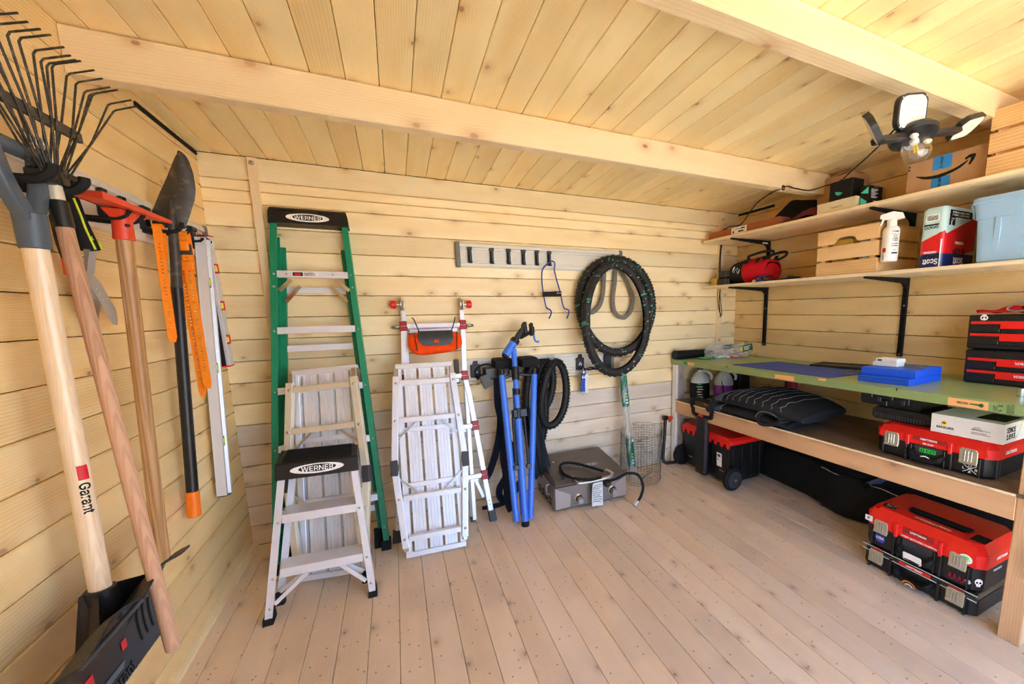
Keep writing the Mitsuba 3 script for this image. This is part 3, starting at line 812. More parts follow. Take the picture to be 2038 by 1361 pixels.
# ---------------------------------------------------------------- hand tools
t = thing('garden_knife', 'serrated silver garden knife with a black and lime green handle', 'hand tool')
K = [np.array(q) for q in ((0.050, -1.088, 1.575), (0.050, -1.062, 1.50), (0.050, -1.036, 1.43), (0.048, -1.060, 1.352), (0.040, -0.962, 1.232))]
part(t, 'handle', tube(smooth_path([K[0], K[0] * 0.6 + K[1] * 0.4, K[1], K[1] * 0.4 + K[2] * 0.6, K[2]], 4), np.interp(np.arange(17), [0, 3, 8, 12, 16], [0.010, 0.017, 0.0165, 0.019, 0.020]), 14, sx=0.75), 'black_rubber', smooth=50)
for s in (0, 1):
    pth = smooth_path([K[0] + (0.014, -0.012, -0.01), K[1] + (0.0135, -0.016 + 0.004 * s, 0.012), K[1] + (0.0135, -0.006 + 0.002 * s, -0.02), K[2] + (0.0165, -0.014, 0.0)] if s == 0 else [K[1] + (0.0145, 0.017, -0.03), K[1] + (0.0150, 0.006, -0.042), K[2] + (0.0165, 0.004, 0.022), K[2] + (0.016, 0.016, 0.008)], 5)
    part(t, 'edge_stripe', tube(pth, 0.0026, 6), 'lime', smooth=50)
part(t, 'shank', hullm([K[2] + q for q in ((-0.006, -0.016, 0), (0.006, -0.016, 0), (-0.006, 0.018, 0.004), (0.006, 0.018, 0.004))] + [K[3] + q for q in ((-0.002, -0.012, 0.01), (0.002, -0.012, 0.01), (-0.002, 0.022, 0.014), (0.002, 0.022, 0.014))]), 'bright_steel')
dv = nrm(K[4] - K[3])
sd = np.array([0, -dv[2], dv[1]])
Lb = np.linalg.norm(K[4] - K[3]) + 0.03
top = [(q, 0.030 + (0.0025 if k % 2 else 0)) for k, q in enumerate(np.linspace(0.05, Lb * 0.80, 17))]
bl = P_([(0, -0.016), (Lb * 0.92, -0.012), (Lb, 0.0), (Lb * 0.97, 0.012)] + [(Lb * 0.80, 0.034)] + top[::-1] + [(0.0, 0.012)])
part(t, 'blade', ext(bl, 0.003, frame(K[3] - dv * 0.02 - (0.0015, 0, 0), dv, sd)), 'bright_steel')
for k in range(6):
    o = K[3] + dv * (0.035 + 0.018 * k) + sd * 0.0 + np.array([0.0045 if False else 0.0018, 0, 0])
    part(t, 'depth_mark', ext(sbox(-0.001, -0.003, 0.001, 0.003), 0.0006, frame(o, dv, sd)), 'white_print')
t = thing('garden_trowel', 'steel garden trowel hanging partly behind the rake handle', 'hand tool')


def trowel(u, v_):
    w = np.interp(v_, [0, 0.1, 0.6, 0.85, 1], [0.034, 0.040, 0.038, 0.024, 0.002])
    xx = (u * 2 - 1) * w
    return 0.032 + 0.35 * xx ** 2 / 0.04 + 0 * v_, -1.080 + xx + 0.030 * v_, 1.365 - 0.142 * v_


part(t, 'blade', grid_sheet(trowel, 11, 15, 0.002), 'steel', smooth=40)
part(t, 'ferrule', cyl((0.034, -1.095, 1.36), (0.036, -1.105, 1.40), 0.014, 0.011, 14), 'red_paint', smooth=40)
part(t, 'handle', tube([(0.036, -1.105, 1.40), (0.037, -1.110, 1.44), (0.038, -1.118, 1.50), (0.038, -1.120, 1.515)], [0.011, 0.014, 0.013, 0.006], 14), 'black_plastic', smooth=50)


# ---------------------------------------------------------------- ladders and work platforms
def plane(o, u, v):
    """Local frame: x along u, y along v (made square to u), z out."""
    return frame(o, u, v)


def oval_logo(holder, s, o, x, y, a, b, h, w=None):
    """An oval ring with a name in it, white on what it stands on."""
    M = frame(o, x, y)
    lg = part(holder, 'logo', ext(ellipse(a, b).difference(affinity.translate(ellipse(a * 0.70, b * 0.72), 0, b * 0.05)), 0.0008, M), 'white_print')
    part(lg, 'lettering', text(s, h, o, x, y, width=w), 'white_print')
    return lg


def rib_slat(u0, u1, v0, v1, n0, n1, ribs=4):
    """A ribbed aluminium deck slat."""
    w = u1 - u0
    pts = [(u0, n0), (u1, n0), (u1, n1)]
    k = 2 * ribs
    for q in range(k - 1, 0, -1):
        uu = u0 + w * q / k
        pts += [(uu + 0.0012, n1), (uu, n1 - 0.0022), (uu - 0.0012, n1)] if q % 2 == 0 else []
    pts += [(u0, n1)]
    return ext(P_(pts), v1 - v0, frame((0, v1, 0), (1, 0, 0), (0, 0, 1)))


# green stepladder
t = thing('step_ladder', 'tall green fibreglass stepladder with a black top, folded against the back wall', 'ladder', plane((0, -0.372, 0.0), (1, 0, 0), (0, 0.185, 0.983)))
LR = lambda v: 0.162 + (0.262 - 0.162) * v / 1.735
RR = lambda v: 0.673 + (0.597 - 0.673) * v / 1.735
for s, f in ((1, LR), (-1, RR)):
    sec = P_([(0, 0), (0.027, 0), (0.027, -0.010), (0.006, -0.010), (0.006, -0.062), (0.027, -0.062), (0.027, -0.072), (0, -0.072)])
    if s < 0:
        sec = affinity.scale(sec, -1, 1, origin=(0, 0))
    a, b = np.array([f(0.02), 0.02, 0]), np.array([f(1.735), 1.735, 0])
    rl = part(t, 'rail', ext(sec, np.linalg.norm(b - a), frame(a, (1, 0, 0), (0, 0, 1)) @ np.eye(4) if False else np.column_stack([[*nrm((1, -(b - a)[0] / 1.7, 0)), 0], [0, 0, 1, 0], [*nrm(b - a), 0], [*a, 1]])), 'green_fibreglass')
    for v in (1.475, 1.41, 1.187, 0.885, 0.60, 0.285, 0.12):
        part(rl, 'rivet', lathe([(0, 0.004), (0.0035, 0.0035), (0.006, 0.001), (0.0065, 0)], 10, (f(v) + s * 0.014, v, 0.0), (0, 0, 1)), 'steel', smooth=40)
    part(t, 'foot', bx(f(0) - 0.005 + min(0, s * 0.036), f(0) + 0.005 + max(0, s * 0.036), -0.014, 0.05, -0.075, 0.003, 0.003), 'black_rubber')
for k, v in enumerate((1.458, 1.172, 0.870, 0.585, 0.270)):
    a, b = LR(v) + 0.0065, RR(v) - 0.0065
    sp = part(t, 'step', ext(P_([(v, 0.0), (v + 0.034, 0.0), (v + 0.034, -0.07), (v + 0.029, -0.07), (v + 0.029, -0.004), (v + 0.003, -0.004), (v + 0.003, -0.012), (v, -0.012)]), b - a - 0.042, frame((a + 0.021, 0, 0), (0, 1, 0), (0, 0, 1))), 'aluminium')
    if k == 0:
        part(sp, 'label', bx(a + 0.085, a + 0.195, v + 0.006, v + 0.028, 0.0, 0.0006), 'white_print')
        part(sp, 'label', bx(a + 0.087, a + 0.130, v + 0.008, v + 0.026, 0.0004, 0.001), 'black_print')
        part(sp, 'label', ext(ellipse(0.017, 0.0065), 0.0006, frame((a + 0.1085, v + 0.017, 0.0008), (1, 0, 0), (0, 1, 0))), 'red_print')
        for q in range(4):
            part(sp, 'label_line', bx(a + 0.134, a + 0.185 - 0.006 * (q % 2), v + 0.0095 + 0.0042 * q, v + 0.0115 + 0.0042 * q, 0.0004, 0.001), 'black_print')
        for q in (0.06, 0.26):
            part(sp, 'rivet', cyl((a + q, v + 0.017, 0), (a + q, v + 0.017, 0.003), 0.005, n=10), 'steel')
cp = part(t, 'top_cap', hullm([(u, v, n) for u0, u1, v, n0, n1 in ((0.256, 0.604, 1.732, -0.105, 0.012), (0.258, 0.600, 1.790, -0.105, 0.012), (0.264, 0.594, 1.812, -0.100, 0.002)) for u in (u0, u1) for n in (n0, n1)]), 'black_plastic')
oval_logo(cp, 'WERNER', (0.425, 1.764, 0.0125), (1, 0, 0), (0, 1, 0), 0.094, 0.0215, 0.019, 0.116)
for a, b in ((0.300, 0.365), (0.470, 0.535)):
    part(cp, 'slot', bx(a, b, 1.7925, 1.799, 0.006, 0.0125), 'black_gap')
for s, f in ((1, LR), (-1, RR)):
    u0 = f(1.42) + s * 0.03
    part(t, 'spreader', bar((u0, 1.395, -0.02), (u0 + s * 0.055, 1.45, -0.015), 0.018, 0.004, up=(0, 0, 1)), 'chrome')
    part(t, 'spreader', bar((u0 + s * 0.018, 1.345, -0.06), (u0 + s * 0.085, 1.425, -0.05), 0.018, 0.005, up=(0, 0, 1)), 'chrome')
    part(t, 'rear_rail', bar((f(0.05) + s * 0.036, 0.05, -0.088), (f(1.735) + s * 0.036, 1.735, -0.082), 0.03, 0.022, up=(0, 0, 1)), 'green_fibreglass')
    part(t, 'rear_foot', hullm([(f(0) + s * (0.02 + q), v, n) for q in (0, 0.055) for v, n in ((-0.01, -0.11), (-0.01, -0.03), (0.10, -0.10), (0.10, -0.075))]), 'black_rubber')
for v in (1.395, 1.09, 0.79, 0.49, 0.20):
    part(t, 'rear_brace', bx(LR(v) + 0.045, RR(v) - 0.045, v, v + 0.032, -0.086, -0.080), 'aluminium')
part(t, 'warning_label', bar((RR(0.95) + 0.0006, 0.80, -0.035), (RR(1.12) + 0.0006, 1.06, -0.035), 0.04, 0.0008, up=(1, 0.04, 0)), 'yellow_print')


def platform(label, M, W=0.30, H=1.0, worn=False):
    t = thing('work_platform', label, 'work platform', M, group=None)
    A = 'aluminium'
    L2 = 'aluminium_worn' if worn else 'aluminium'
    for u0 in (0.0, W - 0.030):
        part(t, 'side_rail', bx(u0, u0 + 0.030, 0.0, H, 0.0, 0.030, 0.002), A)
    part(t, 'end_bar', bx(0.0, W, 0.0, 0.026, 0.0, 0.034, 0.002), A)
    part(t, 'end_bar', bx(0.0, W, H - 0.028, H, 0.0, 0.034, 0.002), A)
    sw = (W - 0.06 - 4 * 0.012) / 3
    for k in range(3):
        u0 = 0.030 + 0.012 + k * (sw + 0.012)
        part(t, 'slat', rib_slat(u0, u0 + sw, 0.024, H - 0.026, 0.004, 0.020), A)
    for v in (0.345, 0.635, 0.885):
        part(t, 'cross_bar', bx(0.028, W - 0.028, v, v + 0.026, 0.018, 0.030, 0.002), A)
    for side, (va, vb, ra, rb) in enumerate(((0.935, 0.47, 0.885, 0.685), (0.055, 0.445, 0.085, 0.285))):
        flare = 0.030
        sg = 1 if side == 0 else -1
        n0, n1 = (0.036, 0.068)
        fl = part(t, 'leg_frame', cat(bx(0.026, W - 0.026, ra, ra + 0.026, n0, n1, 0.002), bx(0.014 - 0.004, W - 0.010, rb, rb + 0.026, n0, n1, 0.002)), L2) if False else None
        for q, (u_h, u_f) in enumerate(((0.004, 0.004 - flare), (W - 0.004, W - 0.004 + flare))):
            lg = part(t, 'leg', bar((u_h, va, 0.052), (u_f, vb, 0.052), 0.032, 0.026, up=(0, 0, 1), r=0.003), L2)
            part(lg, 'rubber_foot', bar((u_f, vb + sg * 0.002, 0.052), (u_f + (u_f - u_h) * 0.1, vb - sg * 0.052, 0.052), 0.036, 0.032, up=(0, 0, 1), r=0.004), 'dark_grey_plastic')
            for v in (ra, rb):
                uu = np.interp(v + 0.013, [min(va, vb), max(va, vb)], [u_f, u_h] if va > vb else [u_h, u_f])
                part(lg, 'rivet', lathe([(0, 0.003), (0.005, 0.002), (0.007, 0)], 10, (uu, v + 0.013, 0.065), (0, 0, 1)), 'steel', smooth=40)
            part(t, 'hinge', bx(u_h - 0.012, u_h + 0.012, va - 0.02, va + 0.045, 0.0, 0.05, 0.002), 'steel')
            su = 1 if q == 0 else -1
            part(t, 'brace', bar((u_h + su * 0.078, rb - 0.002 + (0.03 if sg < 0 else 0), 0.045), (u_h - su * 0.014, rb - sg * 0.085 + (0.03 if sg < 0 else 0), 0.045), 0.009, 0.003, up=(0, 0, 1)), 'steel')
        for v in (ra, rb):
            wd = np.interp(v, [min(va, vb), max(va, vb)], [flare, 0] if va > vb else [0, flare])
            r_ = part(t, 'rung', ext(P_([(v, n1), (v + 0.024, n1), (v + 0.030, n1 - 0.006), (v + 0.030, n0), (v + 0.026, n0), (v, n1 - 0.006)]), W - 0.04 + 2 * wd - 0.010, frame((0.025 - wd, 0, 0), (0, 1, 0), (0, 0, 1))), L2)
    return t


u1 = nrm((0.273, -0.095, 0))
v1 = nrm(np.array([0.46, -0.27, 0.965]) - (np.array([0.305, -0.50, 0]) + u1 * 0.1445))
v1 = nrm(v1 - u1 * (u1 @ v1))
platform('folded aluminium work platform with yellowed legs, leaning between green ladder and step stool', frame(np.array([0.305, -0.475, 0.004]) + 0.006 * u1, nrm(u1 + 0.084 * v1), nrm(v1 - 0.084 * u1)), 0.30, 1.0, True)
u2 = nrm((0.293, -0.02, 0))
v2 = nrm(np.array([0.92, -0.2, 0.958]) - (np.array([0.752, -0.50, 0]) + u2 * 0.147))
platform('folded clean aluminium work platform leaning against the ladder with red knobs', frame(np.array([0.750, -0.50, 0.004]), u2, v2), 0.295, 1.008)

# step stool
t = thing('step_stool', 'small aluminium step stool with a black moulded top standing at the front of the ladders', 'step stool', plane((0, -0.75, 0), (1, 0, 0), (0, 0.263, 0.965)))
cp = part(t, 'top_cap', hullm([(0.277, 0.570, 0.008), (0.585, 0.562, 0.008), (0.279, 0.632, 0.008), (0.588, 0.622, 0.008), (0.283, 0.641, 0.001), (0.584, 0.631, 0.001), (0.277, 0.570, -0.03), (0.585, 0.562, -0.03), (0.267, 0.693, -0.180), (0.574, 0.683, -0.180), (0.265, 0.635, -0.190), (0.572, 0.625, -0.190)]), 'black_plastic')
oval_logo(cp, 'WERNER', (0.432, 0.600, 0.0085), nrm((0.309, -0.009, 0)), (0, 1, 0), 0.100, 0.021, 0.021, 0.120)
ty = nrm((0.0, 0.060, -0.205))
tn = np.cross(nrm((1, -0.03, 0)), ty)
for k in range(11):
    c = np.array([0.432 - 0.001 * k, 0.639, 0.0]) + ty * (0.014 + 0.0155 * k)
    part(cp, 'tread_ridge', sweep([c - np.array([0.130, -0.0043, 0]), c + np.array([0.130, -0.0043, 0])], rrect(0.007, 0.005), up=-tn if tn[1] < 0 else tn), 'black_matte')
for s, (ut, ub) in ((1, (0.291, 0.217)), (-1, (0.577, 0.618))):
    a, b = np.array([ub + s * 0.012, 0.012, 0]), np.array([ut + s * 0.008, 0.575, 0])
    lg = part(t, 'front_leg', bar(a, b, 0.026, 0.008, up=(0, 0, 1), r=0.002) if False else cat(bar(a, b, 0.026, 0.005, up=(0, 0, 1)), bar(a + (s * 0.0105 * -1, 0, -0.022), b + (-s * 0.0105, 0, -0.022), 0.005, 0.044, up=(0, 0, 1))), 'aluminium')
    for v in (0.06, 0.175, 0.395):
        uu = ub + s * 0.012 + (ut - ub) * v / 0.57
        part(lg, 'rivet', lathe([(0, 0.003), (0.004, 0.002), (0.0055, 0)], 10, (uu, v, 0.0025), (0, 0, 1)), 'steel', smooth=40)
    part(t, 'foot', hullm([(ub + s * q, v, n) for q, v, n in ((-0.006, -0.004, 0.006), (0.03, -0.004, 0.006), (-0.006, 0.022, 0.006), (0.028, 0.022, 0.006), (-0.004, 0.004, -0.06), (0.03, 0.004, -0.06), (0.0, 0.055, -0.05), (0.026, 0.055, -0.05))]), 'black_rubber')
    ra, rb = np.array([ub + s * 0.040, 0.075, -0.078]), np.array([ut + s * 0.030, 0.585, -0.10])
    part(t, 'rear_leg', bar(ra, rb, 0.024, 0.020, up=(0, 0, 1)), 'aluminium')
    part(t, 'rear_foot', bx(ra[0] - 0.016, ra[0] + 0.016, 0.045, 0.10, -0.092, -0.060, 0.004), 'black_rubber')
    part(t, 'brace', bar((0.43 - s * 0.060, 0.168, -0.012), (ub + s * 0.035, 0.072, -0.012), 0.016, 0.012, up=(0, 0, 1)), 'aluminium')
    part(t, 'brace', bar((0.43 - s * 0.050, 0.180, -0.05), (ub + s * 0.045, 0.105, -0.05), 0.016, 0.012, up=(0, 0, 1)), 'aluminium')
for (a, va, b, vb) in ((0.268, 0.172, 0.586, 0.160), (0.284, 0.390, 0.574, 0.380)):
    d = nrm((b - a, vb - va, 0))
    o = np.array([a + 0.008, va, 0.0])
    L = (b - a) - 0.016
    sec = [(0, 0.0), (0.034, 0.0), (0.036, -0.004)]
    for q in range(4):
        z0 = -0.006 - 0.020 * q
        sec += [(0.036 + 0.0062 * q, z0), (0.036 + 0.0062 * q + 0.006, z0 - 0.015), (0.0345 + 0.0062 * q + 0.006, z0 - 0.018)]
    sec += [(0.056, -0.082), (0.052, -0.082), (0.030, -0.005), (0.0, -0.005)]
    part(t, 'step', ext(P_(sec), L, np.column_stack([[*np.cross((0, 0, 1), d), 0], [0, 0, 1, 0], [*d, 0], [*o, 1]])), 'aluminium')
part(t, 'caution_label', bar((0.6055, 0.10, -0.024), (0.592, 0.30, -0.024), 0.03, 0.0008, up=(1, 0.07, 0)), 'yellow_print')

# telescoping ladder
t = thing('folding_ladder', 'telescoping aluminium ladder with red knobs and red rung clips', 'ladder', plane((0, -0.310, 0), (1, 0, 0), (0, 0.196, 0.98)))
PR = [(1.161, 1.225), (1.141, 0.886), (1.159, 0.768), (1.228, 0.03)]
PL = [(0.833, 1.225), (0.812, 0.886), (0.795, 0.768), (0.712, 0.03)]
at = lambda P, v: np.interp(v, [q[1] for q in P[::-1]], [q[0] for q in P[::-1]])
for P, s in ((PL, -1), (PR, 1)):
    part(t, 'outer_rail', sweep([(q[0], q[1], 0.0) for q in P], rrect(0.030, 0.024, 0.003), up=(0, 0, 1)), 'aluminium')
    part(t, 'inner_rail', bar((P[1][0] - s * 0.018, 0.02, -0.045), (P[0][0], 1.29, -0.022), 0.024, 0.022, up=(0, 0, 1)), 'aluminium')
    part(t, 'inner_rail', bar((P[1][0] - s * 0.014, 0.025, -0.005), (P[0][0] - s * 0.004, 1.285, -0.004), 0.020, 0.020, up=(0, 0, 1)), 'aluminium')
    part(t, 'rubber_foot', bar((P[3][0], 0.062, 0.0), (P[3][0] + s * 0.006, -0.004, 0.0), 0.042, 0.036, up=(0, 0, 1), r=0.005), 'dark_grey_plastic')
    part(t, 'rubber_foot', bar((P[1][0] - s * 0.018, 0.035, -0.045), (P[1][0] - s * 0.018, -0.005, -0.045), 0.028, 0.026, up=(0, 0, 1)), 'dark_grey_plastic')
    for q in (0.10, 0.125):
        part(t, 'pin_hole', cyl((at(P, q), q, 0.0115), (at(P, q), q, 0.0126), 0.003, n=8), 'black_gap')
    u0 = P[0][0]
    hg = part(t, 'hinge', cyl((u0 - 0.011, 1.325, -0.01), (u0 - 0.003, 1.325, -0.01), 0.040, n=24, b=0.001), 'steel', smooth=40)
    part(hg, 'plate', cyl((u0 + 0.004, 1.32, -0.01), (u0 + 0.014, 1.32, -0.01), 0.034, n=20, b=0.002), 'aluminium_worn', smooth=40)
    part(hg, 'spindle', cyl((u0 + s * 0.012, 1.322, -0.01), (u0 + s * 0.04, 1.322, -0.01), 0.009, n=12), 'steel', smooth=40)
    part(hg, 'knob', lathe([(0, 0), (0.020, 0.0), (0.024, 0.005), (0.024, 0.024), (0.018, 0.029), (0, 0.029)], 16, (u0 + s * 0.032, 1.322, -0.01), (s, 0, 0)), 'red_plastic', smooth=35)
for v in (1.178, 0.872, 0.566, 0.265):
    a, b = at(PL, v), at(PR, v)
    part(t, 'rung', bx(a + 0.012, b - 0.012, v, v + 0.030, -0.012, 0.014, 0.004), 'aluminium')
    part(t, 'inner_rung', bx(a + 0.03, b - 0.03, v - 0.022, v + 0.008, -0.055, -0.02, 0.003), 'aluminium')
    for uu in (a, b):
        part(t, 'rung_clip', cat(bx(uu - 0.021, uu + 0.021, v - 0.012, v + 0.014, -0.016, 0.0165, 0.003), bx(uu - 0.019, uu + 0.019, v + 0.016, v + 0.044, -0.016, 0.0165, 0.003)), 'red_clip')
for s, u0 in ((-1, at(PL, 1.18)), (1, at(PR, 1.18))):
    part(t, 'lock_ring', tube([(u0 + s * (0.036 + 0.022 * math.cos(q)), 1.19, -0.005 + 0.020 * math.sin(q)) for q in np.linspace(0, 2 * math.pi, 17)[:-1]], 0.0075, 8, closed=True), 'steel', smooth=60)
part(t, 'strut', bar((1.13, 0.33, -0.04), (1.195, 0.14, -0.03), 0.018, 0.012, up=(0, 0, 1)), 'aluminium')

# pouch hanging on it
t = thing('tool_pouch', 'small orange pouch with dark grey flap hanging from the folding ladder top rung', 'bag', frame((0.992, -0.140, 1.075), (1, 0.0, 0), (0, 0.196, 0.98)))


def pouch(th, sh):
    v = np.array(trimesh.creation.icosphere(subdivisions=4).vertices)
    f = trimesh.creation.icosphere(subdivisions=4).faces
    p = np.sign(v) * np.abs(v) ** np.array([0.45, 0.55, 0.7])
    bot = np.clip(-p[:, 1], 0, 1)
    x = p[:, 0] * (0.146 - 0.020 * bot ** 2)
    y = p[:, 1] * 0.064 + 0.010 * p[:, 0] * bot
    z = p[:, 2] * (0.036 + 0.012 * bot) + 0.004 * np.sin(p[:, 0] * 9 + p[:, 1] * 5)
    return tm(np.stack([x, y, z], 1), f)


part(t, 'body', pouch(0, 0), 'orange_cloth', smooth=True)
part(t, 'flap', grid_sheet(lambda u, v: ((u * 2 - 1) * (0.093 - 0.020 * np.clip(v - 0.55, 0, 1) ** 2 / 0.2), 0.064 - 0.086 * v - 0.010 * np.abs(u * 2 - 1) ** 4 * -0.6 * v, 0.034 + 0.016 * np.sin(v * 2.4)), 19, 10, 0.003), 'dark_grey_plastic', smooth=40)
part(t, 'badge', bx(-0.012, 0.012, -0.006, 0.010, 0.0505, 0.0525), 'orange_cloth')
for q in (-0.11, 0.115):
    part(t, 'zip', sweep([(q, 0.055, 0.037), (q * 0.99, 0.01, 0.046), (q * 0.94, -0.05, 0.046)], rrect(0.004, 0.003), up=(0, 0, 1)), 'black_matte')
    part(t, 'hanging_cord', tube([(q * 0.75, 0.058, 0.02), (q * 0.85, 0.085, 0.045), (q * 0.98, 0.13, 0.045), (q * 1.05, 0.148, 0.0)], 0.0025, 6), 'black_matte')


# ---------------------------------------------------------------- blue bicycle repair stand
t = thing('repair_stand', 'bright blue folded bicycle repair stand leaning against the back wall', 'repair stand', plane((1.387, -0.462, 0), (1, 0, 0), (0, 0.263, 0.965)))
part(t, 'main_tube', cyl((0.005, 0.0, 0), (0.033, 0.69, 0), 0.0195, n=22), 'blue_paint', smooth=40)
part(t, 'mast', cyl((0.032, 0.66, 0), (0.050, 1.055, 0), 0.0165, n=22), 'blue_paint', smooth=40)
part(t, 'foot_cap', cyl((0.004, -0.008, 0), (0.006, 0.024, 0), 0.0225, 0.0225, 22, 0.002), 'black_rubber', smooth=40)
for (a, b) in (((-0.038, 0.900), (-0.041, 0.035)), ((0.166, 0.890), (0.045, 0.034))):
    a, b = np.array([*a, -0.012]), np.array([*b, -0.022])
    lg = part(t, 'leg', cyl(b, a, 0.0190, n=22), 'blue_paint', smooth=40)
    part(lg, 'cap', cyl(a - nrm(a - b) * 0.008, a + nrm(a - b) * 0.034, 0.0182, n=20, b=0.003), 'black_plastic', smooth=40)
    part(lg, 'foot', cyl(b - nrm(a - b) * 0.004, b + nrm(a - b) * 0.02, 0.0198, n=20), 'blue_paint', smooth=40)
part(t, 'rear_leg', cyl((0.012, 0.05, -0.055), (0.045, 0.82, -0.05), 0.018, n=18), 'blue_paint', smooth=40)
for v0, v1_, r in ((0.863, 0.945, 0.0225), (0.772, 0.808, 0.0215), (0.628, 0.690, 0.0235)):
    c = lambda v: (0.0335 + 0.045 * (v - 0.69), v, 0)
    part(t, 'collar', cyl(c(v0), c(v1_), r, n=22, b=0.002), 'black_plastic', smooth=40)
part(t, 'clamp_block', cat(bx(0.0, 0.024, 0.635, 0.683, -0.03, 0.024, 0.003), bx(0.04, 0.085, 0.635, 0.683, -0.03, 0.020, 0.003)), 'black_plastic')
part(t, 'quick_lever', cat(bx(0.005, 0.062, 0.885, 0.93, -0.03, 0.0, 0.004), cyl((0.06, 0.90, -0.01), (0.16, 0.885, -0.02), 0.010, n=10), cyl((0.02, 0.90, -0.012), (-0.045, 0.88, -0.02), 0.012, n=10)), 'black_plastic')
for (a, b) in (((0.067, 0.640, 0.006), (0.062, 0.338, 0.004)), ((0.000, 0.640, -0.01), (-0.014, 0.341, 0.004))):
    st_ = part(t, 'strut', cyl(a, b, 0.0075, n=10), 'black_plastic', smooth=40)
    part(st_, 'pivot', cyl(np.array(b) - (0, 0, 0.01), np.array(b) + (0, 0, 0.014), 0.0165, n=16, b=0.002), 'black_plastic', smooth=40)
hx = nrm((0.62, 0.78, 0.0))
H0 = np.array([0.012, 1.042, 0.0])
hd_ = part(t, 'head', cyl(H0 - hx * 0.028, H0 + hx * 0.068, 0.0255, n=24), 'blue_paint', smooth=40)
part(hd_, 'end_plug', cyl(H0 - hx * 0.042, H0 - hx * 0.028, 0.020, n=18, b=0.003), 'black_plastic', smooth=40)
part(hd_, 'collar', cyl(H0 + hx * 0.066, H0 + hx * 0.094, 0.0285, n=24, b=0.002), 'black_plastic', smooth=40)
part(t, 'clamp_arm', bar(H0 + hx * 0.09, H0 + hx * 0.17, 0.034, 0.03, up=(0, 0, 1), r=0.008), 'black_plastic')
part(t, 'clamp_arm', bar((0.10, 1.125, 0.0), (0.185, 1.165, 0.0), 0.022, 0.022, up=(0, 0, 1), r=0.004), 'black_matte')
part(t, 'jaw', cat(bx(0.122, 0.146, 1.145, 1.222, -0.02, 0.022, 0.005), bx(0.116, 0.128, 1.16, 1.21, -0.016, 0.018, 0.003)), 'black_plastic')
part(t, 'jaw', cat(bx(0.166, 0.186, 1.135, 1.215, -0.02, 0.022, 0.005), bx(0.184, 0.194, 1.15, 1.19, -0.012, 0.014, 0.003)), 'black_plastic')
part(t, 'crank', tube(smooth_path([(0.187, 1.150, 0.005), (0.186, 1.115, 0.012), (0.190, 1.098, 0.014), (0.202, 1.091, 0.014), (0.214, 1.094, 0.014)], 5), 0.0058, 10), 'blue_paint', smooth=50)

# ---------------------------------------------------------------- hangers on the low rail
LB = MB(1.10, 0.806)
t = thing('bike_hanger', 'black padded bicycle hanger on the low rail behind the blue repair stand', 'hanger', np.eye(4))
part(t, 'bracket', cat(bx(1.36, 1.56, -0.05, -0.024, 0.845, 0.925, 0.004), bx(1.44, 1.48, -0.12, -0.04, 0.87, 0.90, 0.004)), 'black_plastic')
for a, b in ((1.328, 1.440), (1.496, 1.600)):
    part(t, 'pad', hullm([(x_, y_, z_) for x_ in (a + 0.012, b - 0.008) for y_, z_ in ((-0.15, 0.955), (-0.03, 0.955))] + [(x_, y_, z_) for x_ in (a, b) for y_, z_ in ((-0.16, 0.945), (-0.028, 0.945), (-0.155, 0.895), (-0.028, 0.895))]), 'black_rubber')
part(t, 'cradle_block', cat(bx(1.265, 1.345, -0.14, -0.05, 0.835, 0.905, 0.005), hullm([(x_, y_, z_) for y_ in (-0.15, -0.08) for x_, z_ in ((1.23, 0.855), (1.28, 0.87), (1.31, 0.80), (1.26, 0.775))])), 'black_plastic')
part(t, 'strap_loop', tube(smooth_path([(1.33, -0.10, 0.915), (1.27, -0.11, 0.925), (1.225, -0.10, 0.905), (1.215, -0.08, 0.87), (1.25, -0.08, 0.85)], 6), 0.006, 8), 'black_rubber', smooth=50)


def logo_hook(label, x, hook=True, group=None):
    t = thing('rail_hook', label, 'hook', LB, group=group)
    part(t, 'plate', cat(bx(x - 0.030, x + 0.030, 0.030, 0.110, 0.014, 0.026, 0.003), bx(x - 0.015, x + 0.015, 0.10, 0.135, 0.012, 0.024, 0.002)), 'blue_black')
    tri = Polygon([(0, 0.014), (0.014, -0.011), (-0.014, -0.011)]).difference(Polygon([(0.001, 0.005), (0.006, -0.005), (-0.006, -0.005)])).difference(sbox(-0.004, -0.02, 0.002, -0.004))
    part(t, 'emblem', ext(tri, 0.0008, frame((x, 0.068, 0.026), (1, 0, 0), (0, 1, 0))), 'white_print')
    part(t, 'arm', tube(smooth_path([(x, 0.035, 0.02), (x, 0.030, 0.05), (x, 0.028, 0.085), (x, 0.040, 0.10)], 5), 0.006, 8), 'black_rubber', smooth=50)
    return t


mat('blue_black', (28, 32, 48), rough=0.45)
logo_hook('dark hook with a white triangle on the low rail, right of the folding ladder', 0.128)
logo_hook('dark hook with a white triangle on the low rail, above the two glue tubes', 0.855)
t = thing('rail_hook', 'black hook on the low rail behind the big tyres, holding the stakes', 'hook', LB)
part(t, 'plate', bx(1.045, 1.105, 0.020, 0.125, 0.012, 0.026, 0.004), 'black_plastic')
part(t, 'arm', tube(smooth_path([(1.075, 0.03, 0.02), (1.072, 0.00, 0.035), (1.070, -0.022, 0.055), (1.074, -0.018, 0.085), (1.085, 0.005, 0.10)], 5), 0.009, 10), 'black_rubber', smooth=50)

